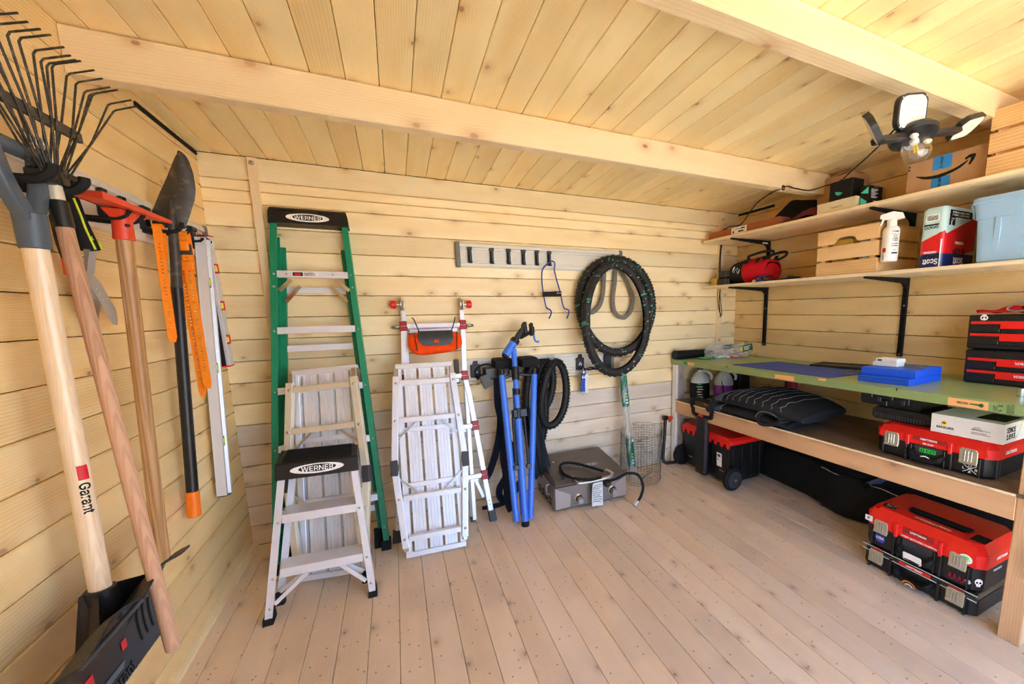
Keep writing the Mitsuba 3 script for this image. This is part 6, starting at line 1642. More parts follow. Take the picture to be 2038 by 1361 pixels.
for k in range(9):
    x0 = -0.004 + 0.060 * k
    if 0.17 < x0 < 0.29:
        continue
    part(ld, 'lid_tooth', hullm([(x0, -0.016, Hb + 0.020), (x0 + 0.040, -0.016, Hb + 0.020), (x0, -0.006, Hb + 0.03), (x0 + 0.040, -0.006, Hb + 0.03), (x0 + 0.004, -0.016, Hb - 0.012), (x0 + 0.036, -0.016, Hb - 0.012), (x0 + 0.012, -0.014, Hb - 0.026), (x0 + 0.028, -0.014, Hb - 0.026), (x0 + 0.012, -0.002, Hb - 0.02), (x0 + 0.028, -0.002, Hb - 0.02)]), 'red_plastic')
part(t, 'handle_mast', bx(0.205, 0.310, -0.050, -0.012, 0.035, 0.470, 0.004), 'black_plastic')
part(t, 'mast_rail', bx(0.300, 0.314, -0.054, -0.03, 0.05, 0.465, 0.003), 'dark_grey_plastic')
hd = part(t, 'pull_handle', sweep(smooth_path([(0.165, -0.030, 0.475), (0.155, -0.034, 0.510), (0.140, -0.040, 0.560), (0.170, -0.042, 0.588), (0.260, -0.042, 0.596), (0.345, -0.042, 0.588), (0.368, -0.040, 0.560), (0.355, -0.034, 0.510), (0.345, -0.030, 0.480), (0.260, -0.028, 0.468)], 5, closed=True), rrect(0.030, 0.034, 0.010), closed=True, up=(0, -1, 0.2)), 'black_rubber', smooth=40)
part(hd, 'release', bx(0.225, 0.275, -0.053, -0.046, 0.470, 0.486, 0.002), 'red_plastic')
for x, s in ((-0.028, -1), (W + 0.028, 1)):
    wh = part(t, 'wheel', lathe([(0, -0.018), (0.070, -0.018), (0.080, -0.012), (0.083, 0.0), (0.080, 0.012), (0.070, 0.018), (0, 0.018)], 32, (x, 0.010, 0.0835), (1, 0, 0)), 'black_rubber', smooth=35)
    part(wh, 'hub', lathe([(0, 0.0), (0.060, 0.0), (0.060, 0.006), (0.030, 0.006), (0.026, 0.012), (0, 0.012)], 24, (x + s * 0.016, 0.010, 0.0835), (s, 0, 0)), 'dark_grey_plastic', smooth=35)
    part(wh, 'axle_cap', cyl((x + s * 0.02, 0.010, 0.0835), (x + s * 0.032, 0.010, 0.0835), 0.010, n=12), 'steel', smooth=40)
lb = part(t, 'label', xf(bx(0.380, 0.430, -0.001, 0.0, 0.135, 0.235), loc(0, 0.0052, 0, rx=2.0)), 'white_print')
part(lb, 'label_print', xf(bx(0.388, 0.418, -0.0018, -0.001, 0.205, 0.225), loc(0, 0.0052, 0, rx=2.0)), 'slate_plastic')
part(lb, 'label_print', xf(bx(0.388, 0.396, -0.0018, -0.001, 0.180, 0.190), loc(0, 0.0052, 0, rx=2.0)), 'black_print')
for x in (0.06, 0.40):
    part(t, 'chrome_mark', bx(x, x + 0.045, 0.006, 0.0085, 0.100 if x < 0.2 else 0.105, 0.104 if x < 0.2 else 0.109), 'bright_steel')

# big black bag on the floor behind
t = thing('bike_bag', 'big padded black bag lying on the floor under the bench', 'bag')


def bag(u, v):
    a = u * 2 * math.pi
    y = -0.42 - 1.64 * v
    w = np.sin(math.pi * np.clip(0.12 + 0.82 * v, 0, 1)) ** 0.3
    fx = 3.150 - 0.090 * np.exp(-((y + 1.22) / 0.17) ** 2)
    cx = (fx + 3.40) / 2
    rx, rz = (3.40 - fx) / 2 * (0.4 + 0.6 * w), 0.165 * w
    c, s = np.cos(a), np.sin(a)
    x = cx + rx * np.sign(c) * np.abs(c) ** 0.55
    z = 0.165 * (0.5 + 0.5 * w) + rz * np.sign(s) * np.abs(s) ** 0.55 - 0.165 * (0.5 - 0.5 * w)
    lean = 0.03 * np.clip(z / 0.3, 0, 1) * np.clip((3.36 - x) / 0.1, 0, 1)
    n = meshkit.fbm(np.stack([c, v * 6, s], -1) * 1.3, 3, 4) - 0.5
    return np.minimum(x + lean + 0.02 * n, 3.41), y, np.maximum(z + 0.05 * n * (z > 0.1), 0.002)


part(t, 'body', grid_sheet(bag, 57, 50), 'bag_black', smooth=50)
P = np.array([[float(q) for q in bag(np.array(0.435), np.array(vv))] for vv in np.linspace(0.10, 0.97, 30)]) + (-0.006, 0, 0.003)
part(t, 'piping', tube(P, 0.009, 7), 'black_matte', smooth=50)
P = np.array([[float(q) for q in bag(np.array(0.455 + 0.02 * math.sin(vv * 9)), np.array(vv))] for vv in np.linspace(0.40, 0.68, 24)]) + (-0.010, 0, 0.0)
part(t, 'white_cord', tube(P, 0.0022, 6), 'white_plastic', smooth=50)
M = frame([float(q) for q in bag(np.array(0.40), np.array(0.60))] + np.array([-0.016, 0, 0.006]), nrm((0.55, -0.62, 0.5)), nrm((-0.75, -0.1, 0.7)))
part(t, 'buckle_strap', xf(bx(-0.06, 0.06, -0.030, 0.030, -0.002, 0.002), M), 'strap_grey')
part(t, 'buckle_strap', xf(bx(-0.015, 0.02, -0.031, 0.031, 0.002, 0.006, 0.001), M), 'slate_plastic')
part(t, 'buckle_strap', xf(bx(-0.085, -0.05, -0.026, 0.026, -0.006, 0.004, 0.002), M), 'black_matte')


# ---------------------------------------------------------------- shelves on the right wall
ZU, ZL = 1.771, 1.424
for nm, z, lb in (('upper', ZU, 'upper long pine shelf on the right wall, just under the roof beams'), ('lower', ZL, 'lower long pine shelf on the right wall, above the green bench')):
    t = thing('wall_shelf', lb, 'shelf')
    wpart(t, 'board', bx(3.010, 3.405, -2.62, -0.05, z - 0.018, z, 0.002), 'pine_shelf', (0, 1, 0), (1, 0, 0))
    for k, y in enumerate((-0.335, -1.31)):
        br = part(t, 'bracket', cat(ext(P_([(3.024, z - 0.0185), (3.408, z - 0.0185), (3.408, z - 0.075), (3.395, z - 0.075), (3.380, z - 0.058), (3.360, z - 0.047), (3.024, z - 0.028)]), 0.016, np.column_stack([[1, 0, 0, 0], [0, 0, 1, 0], [0, -1, 0, 0], [0, y + 0.008, 0, 1]]))), 'black_matte')
        if nm == 'upper' and k == 0:
            part(br, 'label', bx(3.33, 3.385, y - 0.0086, y - 0.008, z - 0.043, z - 0.033), 'white_print')
for k, (y, z0, z1) in enumerate(((-0.331, 0.955, 1.752), (-1.308, 0.962, 1.752))):
    t = thing('shelf_standard', 'black slotted upright bracket rail on the right wall, nearer the back corner' if k == 0 else 'black slotted upright bracket rail on the right wall, above the blue cartons', 'bracket rail')
    part(t, 'rail', cat(bx(3.408, 3.4195, y - 0.012, y + 0.012, z0, z1, 0.001), bx(3.402, 3.410, y - 0.012, y - 0.008, z0, z1), bx(3.402, 3.410, y + 0.008, y + 0.012, z0, z1)), 'black_matte')
    for q in range(14):
        part(t, 'slot', bx(3.4072, 3.4082, y - 0.002, y + 0.002, z0 + 0.02 + 0.03 * q, z0 + 0.036 + 0.03 * q), 'black_gap')
    for q in (0.012, 0.29):
        part(t, 'screw', cyl((3.408, y, z0 + q), (3.405, y, z0 + q), 0.0045, n=10), 'steel')


def crate(label, M, W, D, H):
    """A slatted crate: long side towards local x, three slats each way."""
    t = thing('wooden_crate', label, 'crate', M)
    sh = H / 3 - 0.008
    for k in range(3):
        z0 = k * (sh + 0.012)
        poly = sbox(0, z0, W, z0 + sh)
        if k == 2:
            hole = Polygon([(W * 0.28, z0), (W * 0.33, z0 + sh * 0.30), (W * 0.39, z0 + sh * 0.42), (W * 0.58, z0 + sh * 0.42), (W * 0.64, z0 + sh * 0.30), (W * 0.69, z0)])
            poly = poly.difference(hole)
        for y in (0.0, D - 0.012):
            wpart(t, 'slat', xf(ext(poly, 0.012), frame((0, y + 0.012, 0), (1, 0, 0), (0, 0, 1))), 'crate_pine', (1, 0, 0), (0, 0, 1))
        for x in (0.0, W - 0.010):
            wpart(t, 'end_slat', bx(x, x + 0.010, 0.0125, D - 0.0125, z0, z0 + sh, 0.001), 'crate_pine', (0, 1, 0), (0, 0, 1))
    for x in (0.020, W - 0.045):
        for y in (0.0125, D - 0.0325):
            wpart(t, 'corner_post', bx(x, x + 0.025, y, y + 0.02, 0.0, H - 0.004), 'crate_pine', (0, 0, 1), (1, 0, 0))
    for k in range(4):
        wpart(t, 'floor_slat', bx(0.012, W - 0.012, 0.015 + k * (D - 0.03) / 4, 0.015 + (k + 0.85) * (D - 0.03) / 4, 0.0, 0.008), 'crate_pine', (1, 0, 0), (0, 1, 0))
    return t


CR = 'slatted crates on the shelves'
crate('slatted wooden crate of tins and a yellow sponge on the lower shelf', MR(3.035, -1.018, ZL + 0.0005), 0.335, 0.365, 0.246)
crate('slatted wooden crate on the upper shelf at the right edge', MR(3.030, -1.758, ZU + 0.0005), 0.44, 0.34, 0.252)
single('sponge_block', hullm([(x, y, z) for x, y in ((3.075, -1.085), (3.075, -1.20), (3.16, -1.085), (3.16, -1.20)) for z in (ZL + 0.012, ZL + 0.185)] + [(3.075, -1.10, ZL + 0.195), (3.075, -1.185, ZL + 0.195)]), 'sponge_yellow', 'yellow sponge block showing through the handle hole of the lower crate', 'sponge')
for k, (x, y) in enumerate(((3.10, -1.265), (3.22, -1.16), (3.22, -1.27))):
    t = thing('jar', ('jar with a bright lid inside the lower crate, nearest the front corner', 'tall jar with a white lid standing out of the lower crate', 'jar with a bright lid at the back of the lower crate')[k], 'jar', loc(x, y, ZL + 0.010))
    h = (0.155, 0.22, 0.16)[k]
    part(t, 'body', lathe([(0, 0), (0.036, 0), (0.038, 0.004), (0.038, h), (0, h)], 20), ('milky_plastic', 'sponge_yellow', 'black_plastic')[k], smooth=40)
    part(t, 'lid', lathe([(0, h), (0.040, h), (0.040, h + 0.022), (0.037, h + 0.026), (0, h + 0.026)], 24), 'bright_steel' if k != 1 else 'white_plastic', smooth=40)
    for q in range(3):
        part(t, 'lid_ridge', lathe([(0.040, h + 0.004 + 0.006 * q), (0.0412, h + 0.0055 + 0.006 * q), (0.040, h + 0.007 + 0.006 * q)], 24), 'bright_steel' if k != 1 else 'white_plastic', smooth=40)

# spray bottle hung on the crate's end by its trigger
t = thing('spray_bottle', 'white spray bottle with a red and black label hanging on the crate side', 'spray bottle', loc(3.062, -1.397, 1.472, rz=-8))
part(t, 'bottle', lathe([(0, 0), (0.033, 0), (0.036, 0.005), (0.036, 0.150), (0.033, 0.163), (0.018, 0.176), (0.0165, 0.180), (0, 0.180)], 28), 'white_plastic', smooth=45)
part(t, 'collar', lathe([(0, 0.172), (0.021, 0.172), (0.021, 0.200), (0.018, 0.204), (0, 0.204)], 22), 'white_plastic', smooth=40)
part(t, 'trigger_head', xf(hullm([(-0.052, -0.012, 0.212), (-0.052, 0.012, 0.212), (-0.050, -0.010, 0.230), (-0.050, 0.010, 0.230), (0.050, -0.014, 0.206), (0.050, 0.014, 0.206), (0.040, -0.010, 0.232), (0.040, 0.010, 0.232), (0.0, -0.014, 0.242), (0.0, 0.014, 0.242), (-0.012, -0.012, 0.20), (0.02, -0.012, 0.20), (-0.012, 0.012, 0.20), (0.02, 0.012, 0.20)]), loc(rz=-53)), 'white_plastic', smooth=25)
part(t, 'trigger', xf(hullm([(-0.040, -0.007, 0.212), (-0.030, -0.007, 0.212), (-0.040, 0.007, 0.212), (-0.030, 0.007, 0.212), (-0.050, -0.006, 0.180), (-0.042, -0.006, 0.180), (-0.050, 0.006, 0.180), (-0.042, 0.006, 0.180)]), loc(rz=-53)), 'white_plastic')


def wrap_text(s, h, r, ang0, z, mat_, holder, bold=True, name='label_print', width=None):
    m = meshkit.text_mesh(s, h, 0.0005, bold)
    lo, hi = m.bounds
    v = np.array(m.vertices)
    w = hi[0] - lo[0]
    k = 1.0 if width is None else width / w
    a = math.radians(ang0) + ((v[:, 0] - lo[0]) - w / 2) * k / r
    return part(holder, name, tm(np.stack([(r + v[:, 2]) * np.cos(a), (r + v[:, 2]) * np.sin(a), z + v[:, 1]], 1), m.faces), mat_)


def wrap_patch(holder, a0, a1, z0, z1, r, mat_, name='label_patch'):
    return part(holder, name, grid_sheet(lambda u, v: (r * np.cos(np.radians(a0 + (a1 - a0) * u)), r * np.sin(np.radians(a0 + (a1 - a0) * u)), z0 + (z1 - z0) * v), 9, 2), mat_)


AF = -135
for s, h, z, w in (('MG CHEMICALS', 0.006, 0.140, 0.030), ('824', 0.008, 0.117, 0.014), ('ISOPROPYL', 0.006, 0.106, 0.026), ('ALCOHOL', 0.006, 0.097, 0.022), ('ALCOOL ISOPROPYLIQUE', 0.004, 0.082, 0.030), ('ALCOHOL ISOPROPILICO', 0.004, 0.072, 0.030), ('475 mL', 0.0045, 0.052, 0.014)):
    wrap_text(s, h, 0.0363, AF + 24, z, 'black_print', t, width=w)
wrap_patch(t, AF - 5, AF + 48, 0.1295, 0.1315, 0.0364, 'red_print')
wrap_patch(t, AF - 62, AF - 34, 0.045, 0.066, 0.0364, 'red_print')
wrap_patch(t, AF + 4, AF + 50, 0.036, 0.043, 0.0364, 'black_print')
for q in range(6):
    wrap_patch(t, AF - 56, AF - 46, 0.010 + 0.0045 * q, 0.0125 + 0.0045 * q, 0.0364, 'black_print')

# paper towel pack
t = thing('paper_towel_pack', 'wrapped pack of paper shop towels, upside down, between crate and blue tote', 'paper towels', MR(3.050, -1.532, ZL + 0.0005))
PW, PD, PH = 0.098, 0.30, 0.262
rr = sbox(0, 0, PW, PD).buffer(-0.022).buffer(0.022, quad_segs=5)
body = ext(rr, PH)
ins = ext(rr.buffer(-0.010), 0.008, loc(0, 0, PH))
part(t, 'wrap', cat(body, ins), 'pack_aqua', smooth=30)


def band(f0, f1, name, m_, e, holder=t):
    """Printed zone of the wrap between heights f0(s) and f1(s), s running from the front left edge round the right corner."""
    path = [(0.0, 0.026)] + [(0.022 - 0.022 * math.cos(a), 0.022 - 0.022 * math.sin(a)) for a in np.linspace(0.1, math.pi / 2, 5)] + [(PW - 0.022 + 0.022 * math.sin(a), 0.022 - 0.022 * math.cos(a)) for a in np.linspace(0, math.pi / 2, 6)] + [(PW, PD - 0.03)]
    P = np.array(path)
    nn = np.gradient(P, axis=0)
    nn = np.stack([nn[:, 1], -nn[:, 0]], 1)
    nn /= np.linalg.norm(nn, axis=1, keepdims=True)
    P = P + nn * e
    s = np.concatenate([[0], np.cumsum(np.linalg.norm(np.diff(P, axis=0), axis=1))])
    V = np.array([[*P[i], f(s[i])] for i in range(len(P)) for f in (f0, f1)])
    F = [[2 * i, 2 * i + 2, 2 * i + 3] for i in range(len(P) - 1)] + [[2 * i, 2 * i + 3, 2 * i + 1] for i in range(len(P) - 1)]
    return part(holder, name, tm(V, F), m_)


sf = lambda s: s if s < 0.115 else s - 0.115
band(lambda s: 0.0, lambda s: 0.060 + 0.045 * min(sf(s), 0.28) * (3 if s < 0.115 else 0.6) * 0.35, 'navy_band', 'pack_navy', 0.0010)
band(lambda s: 0.030 + 0.20 * min(sf(s), 0.3), lambda s: 0.110 + (0.45 * s if s < 0.115 else 0.035 + 0.36 * (s - 0.115)), 'red_band', 'pack_red', 0.0006)
part(t, 'pack_seam', bx(PW - 0.012, PW - 0.008, -0.0016, 0.0022, 0.0, 0.125), 'white_print')
for s, h, x, z, m_, w in (('Scott', 0.024, 0.052, 0.026, 'white_print', 0.060), ('SHOP', 0.019, 0.050, 0.049, 'black_print', 0.076), ('ORIGINAL', 0.009, 0.046, 0.069, 'white_print', 0.056)):
    part(t, 'lettering', text(s, h, (x, -0.0014, z), (-1, 0, 0), (0, 0, -1), d=0.0005, width=w), m_)
part(t, 'barcode_panel', bx(0.020, 0.072, -0.0012, 0, 0.208, 0.238), 'white_print')
for q in range(12):
    part(t, 'barcode', bx(0.025 + 0.0036 * q, 0.0268 + 0.0036 * q, -0.0018, 0, 0.212, 0.234), 'black_print')
for q in range(4):
    part(t, 'ring_mark', ext(ellipse(0.0065, 0.0065).difference(ellipse(0.004, 0.004)), 0.0006, frame((0.022 + 0.014 * q, -0.0006, 0.180), (1, 0, 0), (0, 0, 1))), 'black_print')
part(t, 'ring_bar', bx(0.014, 0.072, -0.0012, 0, 0.189, 0.195), 'black_print')
for s, h, y, z, m_, w in (('Scott', 0.032, 0.135, 0.028, 'white_print', 0.085), ('SHOP', 0.026, 0.135, 0.073, 'black_print', 0.105), ('ORIGINAL', 0.012, 0.130, 0.110, 'white_print', 0.075)):
    part(t, 'lettering', text(s, h, (PW + 0.0012, y, z), (0, -1, 0), (0, 0, -1), d=0.0005, width=w), m_)
part(t, 'black_panel', bx(PW - 0.001, PW + 0.0014, 0.028, 0.22, 0.222, 0.252), 'black_print')
part(t, 'black_panel', bx(PW - 0.001, PW + 0.0014, 0.028, 0.075, 0.186, 0.222), 'black_print')
part(t, 'lettering', text('3', 0.018, (PW + 0.0015, 0.046, 0.197), (0, -1, 0), (0, 0, -1), d=0.0005), 'white_print')
part(t, 'lettering', text('ROLLS', 0.006, (PW + 0.0015, 0.052, 0.214), (0, -1, 0), (0, 0, -1), d=0.0005), 'white_print')
for q in range(2):
    part(t, 'lettering', text('HEAVY DUTY TOWELS', 0.007, (PW + 0.0015, 0.12, 0.231 + 0.012 * q), (0, -1, 0), (0, 0, -1), d=0.0005, width=0.15), 'white_print')

# blue tote
t = thing('storage_tote', 'large pale blue plastic tote at the right end of the lower shelf', 'tote', MR(3.035, -1.735, ZL + 0.0005))
TWd, TD, TH = 0.60, 0.355, 0.262


def rrect3(e, z, r=0.03):
    return [(x, y, z) for x, y in [(-e + r, -e), (TWd + e - r, -e), (TWd + e, -e + r), (TWd + e, TD + e - r), (TWd + e - r, TD + e), (-e + r, TD + e), (-e, TD + e - r), (-e, -e + r), (-e + r * 0.29, -e + r * 0.29), (TWd + e - r * 0.29, -e + r * 0.29)]]


part(t, 'body', hullm(rrect3(-0.018, 0.0) + rrect3(-0.010, 0.008) + rrect3(0.0, TH - 0.05)), 'tote_blue', smooth=25)
part(t, 'rim', hullm(rrect3(0.002, TH - 0.082) + rrect3(0.010, TH - 0.010) + rrect3(0.004, TH)), 'tote_blue', smooth=25)
part(t, 'rim_lip', hullm(rrect3(0.013, TH - 0.020) + rrect3(0.015, TH - 0.014) + rrect3(0.012, TH + 0.004)), 'tote_blue', smooth=25)
for x in (0.075, 0.30):
    part(t, 'corner_rib', hullm([(x, -0.005, TH - 0.08), (x + 0.018, -0.005, TH - 0.08), (x - 0.006, 0.012, 0.005), (x + 0.012, 0.012, 0.005), (x, 0.02, 0.1), (x + 0.018, 0.02, 0.1)]), 'tote_blue')
part(t, 'handle_bracket', hullm([(-0.020, 0.015, TH - 0.014), (-0.020, 0.055, TH - 0.014), (0.0, 0.02, TH - 0.014), (-0.008, 0.02, TH - 0.075), (-0.004, 0.03, TH - 0.08), (-0.012, 0.05, TH - 0.06)]), 'tote_blue')

# left half of the lower shelf
t = card_box('yellow_box', 'small yellow carton at the left end of the lower shelf', 'box', MR(3.10, -0.055, ZL + 0.0005), 0.062, 0.06, 0.060, 'sponge_yellow')
for q in range(4):
    part(t, 'print', bx(0.008 + 0.012 * (q % 2), 0.028 + 0.014 * (q % 2), -0.0006, 0, 0.012 + 0.011 * q, 0.017 + 0.011 * q), ('grip_green', 'red_print')[q % 2])
for k in range(2):
    t = thing('black_case', ('lower', 'upper')[k] + ' of two small black cases left of the red bag', 'case', MR(3.095 + 0.004 * k, -0.128, ZL + 0.0005 + 0.056 * k), group='small black cases')
    part(t, 'body', bx(0, 0.125, 0, 0.16, 0, 0.055, 0.008), 'black_plastic')
    part(t, 'strap', bx(0.085, 0.100, -0.0015, 0.0, 0.002, 0.053), 'dark_grey_plastic')

t = thing('tool_bag', 'red and black barrel tool bag with black handles on the lower shelf', 'bag', MR(3.06, -0.245, ZL + 0.0005))


def barrel(u, v, L0=0.0, L1=0.33):
    a = u * 2 * math.pi
    w = np.sin(math.pi * np.clip(v, 0.0, 1.0)) ** 0.36
    c, s = np.cos(a), np.sin(a)
    ry, rz = 0.125 * (0.55 + 0.45 * w), 0.088 * (0.62 + 0.38 * w)
    n = meshkit.fbm(np.stack([c, v * 5, s], -1) * 1.2 + 3, 3, 9) - 0.5
    return L0 + (L1 - L0) * v, 0.13 + ry * np.sign(c) * np.abs(c) ** 0.8, np.maximum(0.088 + rz * np.sign(s) * np.abs(s) ** 0.75 * (1 + 0.2 * n), 0.001)


def barrel_part(v0, v1, e=0.0):
    def f(u, v):
        x, y, z = barrel(u, v0 + (v1 - v0) * v)
        return x, 0.13 + (y - 0.13) * (1 + e), 0.088 + (z - 0.088) * (1 + e)
    return grid_sheet(f, 45, 22)


part(t, 'end_panel', barrel_part(0.0, 0.50), 'black_matte', smooth=50)
part(t, 'centre_panel', barrel_part(0.495, 1.0, 0.006), 'red_cloth', smooth=50)
part(t, 'end_panel', cat(lathe([(0, 0), (0.075, 0), (0.078, 0.004), (0, 0.004)], 24, (0.0, 0.13, 0.088), (1, 0, 0), sx=0.75, sy=1.0)), 'black_matte')
part(t, 'end_panel', lathe([(0, 0.010), (0.04, 0.008), (0.070, 0.0), (0.0705, -0.004), (0, -0.004)], 24, (0.330, 0.13, 0.080), (1, 0, 0), sx=0.78, sy=1.0), 'red_cloth', smooth=50)
part(t, 'piping', tube([barrel(np.array(q), np.array(0.497)) for q in np.linspace(0, 1, 40)[:-1]], 0.0025, 5, closed=True), 'dark_grey_plastic')
for k, y in enumerate((0.06, 0.19)):
    part(t, 'handle', sweep(smooth_path([(0.185, y, 0.165), (0.175, y - 0.01, 0.185), (0.21, y - 0.02 + 0.03 * k, 0.192), (0.30, y + 0.02 * k, 0.208), (0.365, y + 0.02, 0.205), (0.36, y + 0.02, 0.180), (0.305, y, 0.155)], 6), rrect(0.018, 0.006, 0.0025), up=(0, -1, 0.3)), 'black_matte', smooth=40)
    for x in (0.195, 0.30):
        part(t, 'handle_tab', xf(bx(-0.016, 0.016, -0.020, 0.020, 0, 0.004, 0.001), frame((x, y - 0.045 if k == 0 else y, 0.150 if k == 0 else 0.170), (1, 0, 0), (0, 0.6, 0.8))), 'black_matte')
for k in range(3):
    part(t, 'hanging_clip', tube(smooth_path([(0.085 + 0.02 * k, 0.015, 0.125), (0.075 + 0.02 * k, 0.008, 0.10), (0.088 + 0.02 * k, 0.006, 0.085 - 0.006 * k), (0.100 + 0.02 * k, 0.008, 0.105)], 5), 0.0035, 6), 'bright_steel' if k != 1 else 'black_plastic', smooth=50)
for lb_, m_, seed, dx in (('blue handled pliers and clamps in a small heap before the red bag', 'blue_dark', 1, 0.0), ('black spring clamp lying on the lower shelf beside the red bag', 'black_plastic', 2, 0.055), ('thin black bracket lying on the lower shelf left of the crate', 'black_matte', 3, 0.15)):
    t = thing('hand_clamp', lb_, 'clamp', MR(3.045, -0.52 - dx, ZL + 0.0005))
    r2 = random.Random(seed)
    if seed < 3:
        for s in (-1, 1):
            part(t, 'arm', tube(smooth_path([(0.0, 0.02, 0.010), (0.03, 0.03 + s * 0.008, 0.020 + 0.012 * s), (0.07, 0.02 + s * 0.015, 0.022 + 0.016 * s), (0.10, 0.03, 0.016 + 0.010 * s)], 5), 0.007, 8), m_, smooth=50)
        part(t, 'pivot', cyl((0.05, 0.01, 0.022), (0.05, 0.04, 0.022), 0.006, n=10), 'steel')
        part(t, 'tip', cat(bx(0.0, 0.025, 0.008, 0.025, 0.002, 0.018, 0.003)), 'milky_plastic' if seed == 1 else 'red_clip')
    else:
        part(t, 'bar', bar((0.0, 0.04, 0.006), (0.16, 0.03, 0.010), 0.014, 0.008), m_)
        part(t, 'tip', bar((0.14, 0.01, 0.018), (0.20, 0.05, 0.008), 0.010, 0.014), m_)

# upper shelf
t = card_box('flat_carton', 'long flat brown carton with a white label at the left end of the upper shelf', 'box', MR(3.058, -0.058, ZU + 0.0005), 0.66, 0.20, 0.058, 'cardboard_red')
lb = part(t, 'label', bx(0.245, 0.39, -0.0007, 0, 0.012, 0.054), 'white_print')
for x0, x1, z0, z1 in ((0.258, 0.272, 0.016, 0.030), (0.31, 0.36, 0.018, 0.027), (0.27, 0.33, 0.040, 0.043), (0.335, 0.372, 0.038, 0.046)):
    part(lb, 'label_print', bx(x0, x1, -0.0014, 0, z0, z1), 'black_print')
t = thing('black_pouch', 'large soft black pouch lying on the upper shelf behind the flat carton', 'bag', MR(3.16, -0.42, ZU + 0.0005))


def pouch2(u, v):
    x = 0.45 * u
    w = np.interp(u, [0, 0.1, 0.45, 0.8, 1.0], [0.015, 0.07, 0.19, 0.155, 0.10])
    n = meshkit.fbm(np.stack([u * 5, v * 4, 0 * u], -1), 3, 6) - 0.5
    return x, 0.01 + 0.16 * v + 0.03 * n, 0.002 + w * np.sin(np.clip(0.15 + 0.85 * v, 0, 1) * math.pi * 0.55) + 0.03 * n * np.sin(math.pi * v)


part(t, 'body', grid_sheet(pouch2, 30, 18, 0.020), 'bag_black', smooth=50)
t = thing('maroon_cloth', 'crumpled maroon cloth on the upper shelf beside the cream carton', 'cloth', MR(3.07, -0.735, ZU + 0.0005))
part(t, 'cloth', grid_sheet(lambda u, v: (0.24 * u, 0.16 * v, 0.004 + (0.040 + 0.050 * u) * np.sin(math.pi * np.clip(u * 0.95 + 0.04, 0, 1)) ** 0.6 * np.sin(math.pi * np.clip(0.12 + v * 0.8, 0, 1)) * (0.75 + 0.5 * meshkit.fbm(np.stack([u * 6, v * 5, 0 * u], -1), 3, 12))), 30, 18, 0.010), 'maroon_cloth', smooth=50)
t = card_box('brown_carton', 'plain brown carton at the back of the upper shelf, under the open tray', 'box', MR(3.215, -0.860, ZU + 0.0005), 0.30, 0.18, 0.150, 'cardboard')
t = thing('cardboard_tray', 'open brown cardboard tray stacked highest on the upper shelf', 'box', MR(3.235, -0.845, ZU + 0.152))
part(t, 'tray', cat(bx(0, 0.215, 0, 0.15, 0, 0.003), bx(0, 0.215, 0, 0.003, 0, 0.098), bx(0, 0.215, 0.147, 0.15, 0, 0.098), bx(0, 0.003, 0.003, 0.147, 0, 0.098), bx(0.212, 0.215, 0.003, 0.147, 0, 0.098)), 'cardboard')
part(t, 'flap', bar((0.004, 0.07, 0.098), (0.20, 0.07, 0.112), 0.13, 0.003), 'cardboard')
t = card_box('cream_carton', 'long cream carton with a printed web address on the upper shelf', 'box', MR(3.030, -1.002, ZU + 0.0005), 0.222, 0.15, 0.058, 'cream_card')
front_text(t, 'magura.com', 0.008, 0.118, -0.0001, 0.024, 'slate_plastic', width=0.062, bold=False)
t = card_box('black_carton', 'black carton with a mint half round mark on the cream carton', 'box', MR(3.075, -1.040, ZU + 0.059), 0.130, 0.10, 0.112, 'black_matte')
front_poly(t, affinity.rotate(ellipse(0.022, 0.018).intersection(sbox(-0.03, -0.03, 0.03, 0.0)), -18, origin=(0, 0)), 0.056, -0.0001, 0.052, 'mint_print', 'mint_mark')
part(t, 'edge_tape', bx(0.129, 0.1306, -0.0006, 0.002, 0.0, 0.112), 'dark_grey_plastic')
t = card_box('narrow_black_carton', 'narrow black carton with teal triangles and white print on the upper shelf', 'box', MR(3.060, -1.226, ZU + 0.0005), 0.046, 0.115, 0.102, 'black_matte')
front_poly(t, P_([(-0.021, 0.014), (0.018, 0.040), (0.018, 0.004)]), 0.024, -0.0001, 0.055, 'teal_print', 'teal_triangle')
front_poly(t, P_([(-0.022, 0.002), (-0.020, 0.030), (0.014, 0.004), (0.010, -0.016), (-0.020, -0.014)]), 0.024, -0.0001, 0.018, 'teal_print', 'teal_triangle')
for q in range(8):
    part(t, 'print_line', bx(0.046, 0.0466, 0.018, 0.075 - 0.012 * (q % 3), 0.082 - 0.0058 * q, 0.0845 - 0.0058 * q), 'white_print')
part(t, 'print_line', bx(0.046, 0.0466, 0.038, 0.072, 0.090, 0.097), 'slate_plastic')
part(t, 'barcode', bx(0.046, 0.0466, 0.040, 0.078, 0.012, 0.028), 'cream_card')
t = card_box('shipping_carton', 'brown shipping carton with a smile arrow and blue tape on the upper shelf', 'box', MR(3.078, -1.436, ZU + 0.0005), 0.302, 0.24, 0.150, 'cardboard')
for z0, z1 in ((0.091, 0.1502), (0.0, 0.058)):
    part(t, 'tape', bx(0.105, 0.178, -0.0006, 0, z0, z1), 'tape_blue')
part(t, 'tape', bx(0.105, 0.178, 0, 0.24, 0.15, 0.1506), 'tape_blue')
for s, z in (('prime, G', 0.120), ('get app', 0.030)):
    part(t, 'tape_print', text(s, 0.011, (0.140, -0.0008, z), (0, 0, -1), (1, 0, 0), d=0.0005, width=0.050), 'black_print')
sm = smooth_path([(0.042, 0.084, 0), (0.075, 0.070, 0), (0.115, 0.063, 0), (0.160, 0.066, 0), (0.205, 0.079, 0), (0.238, 0.099, 0)], 6)[:, :2]
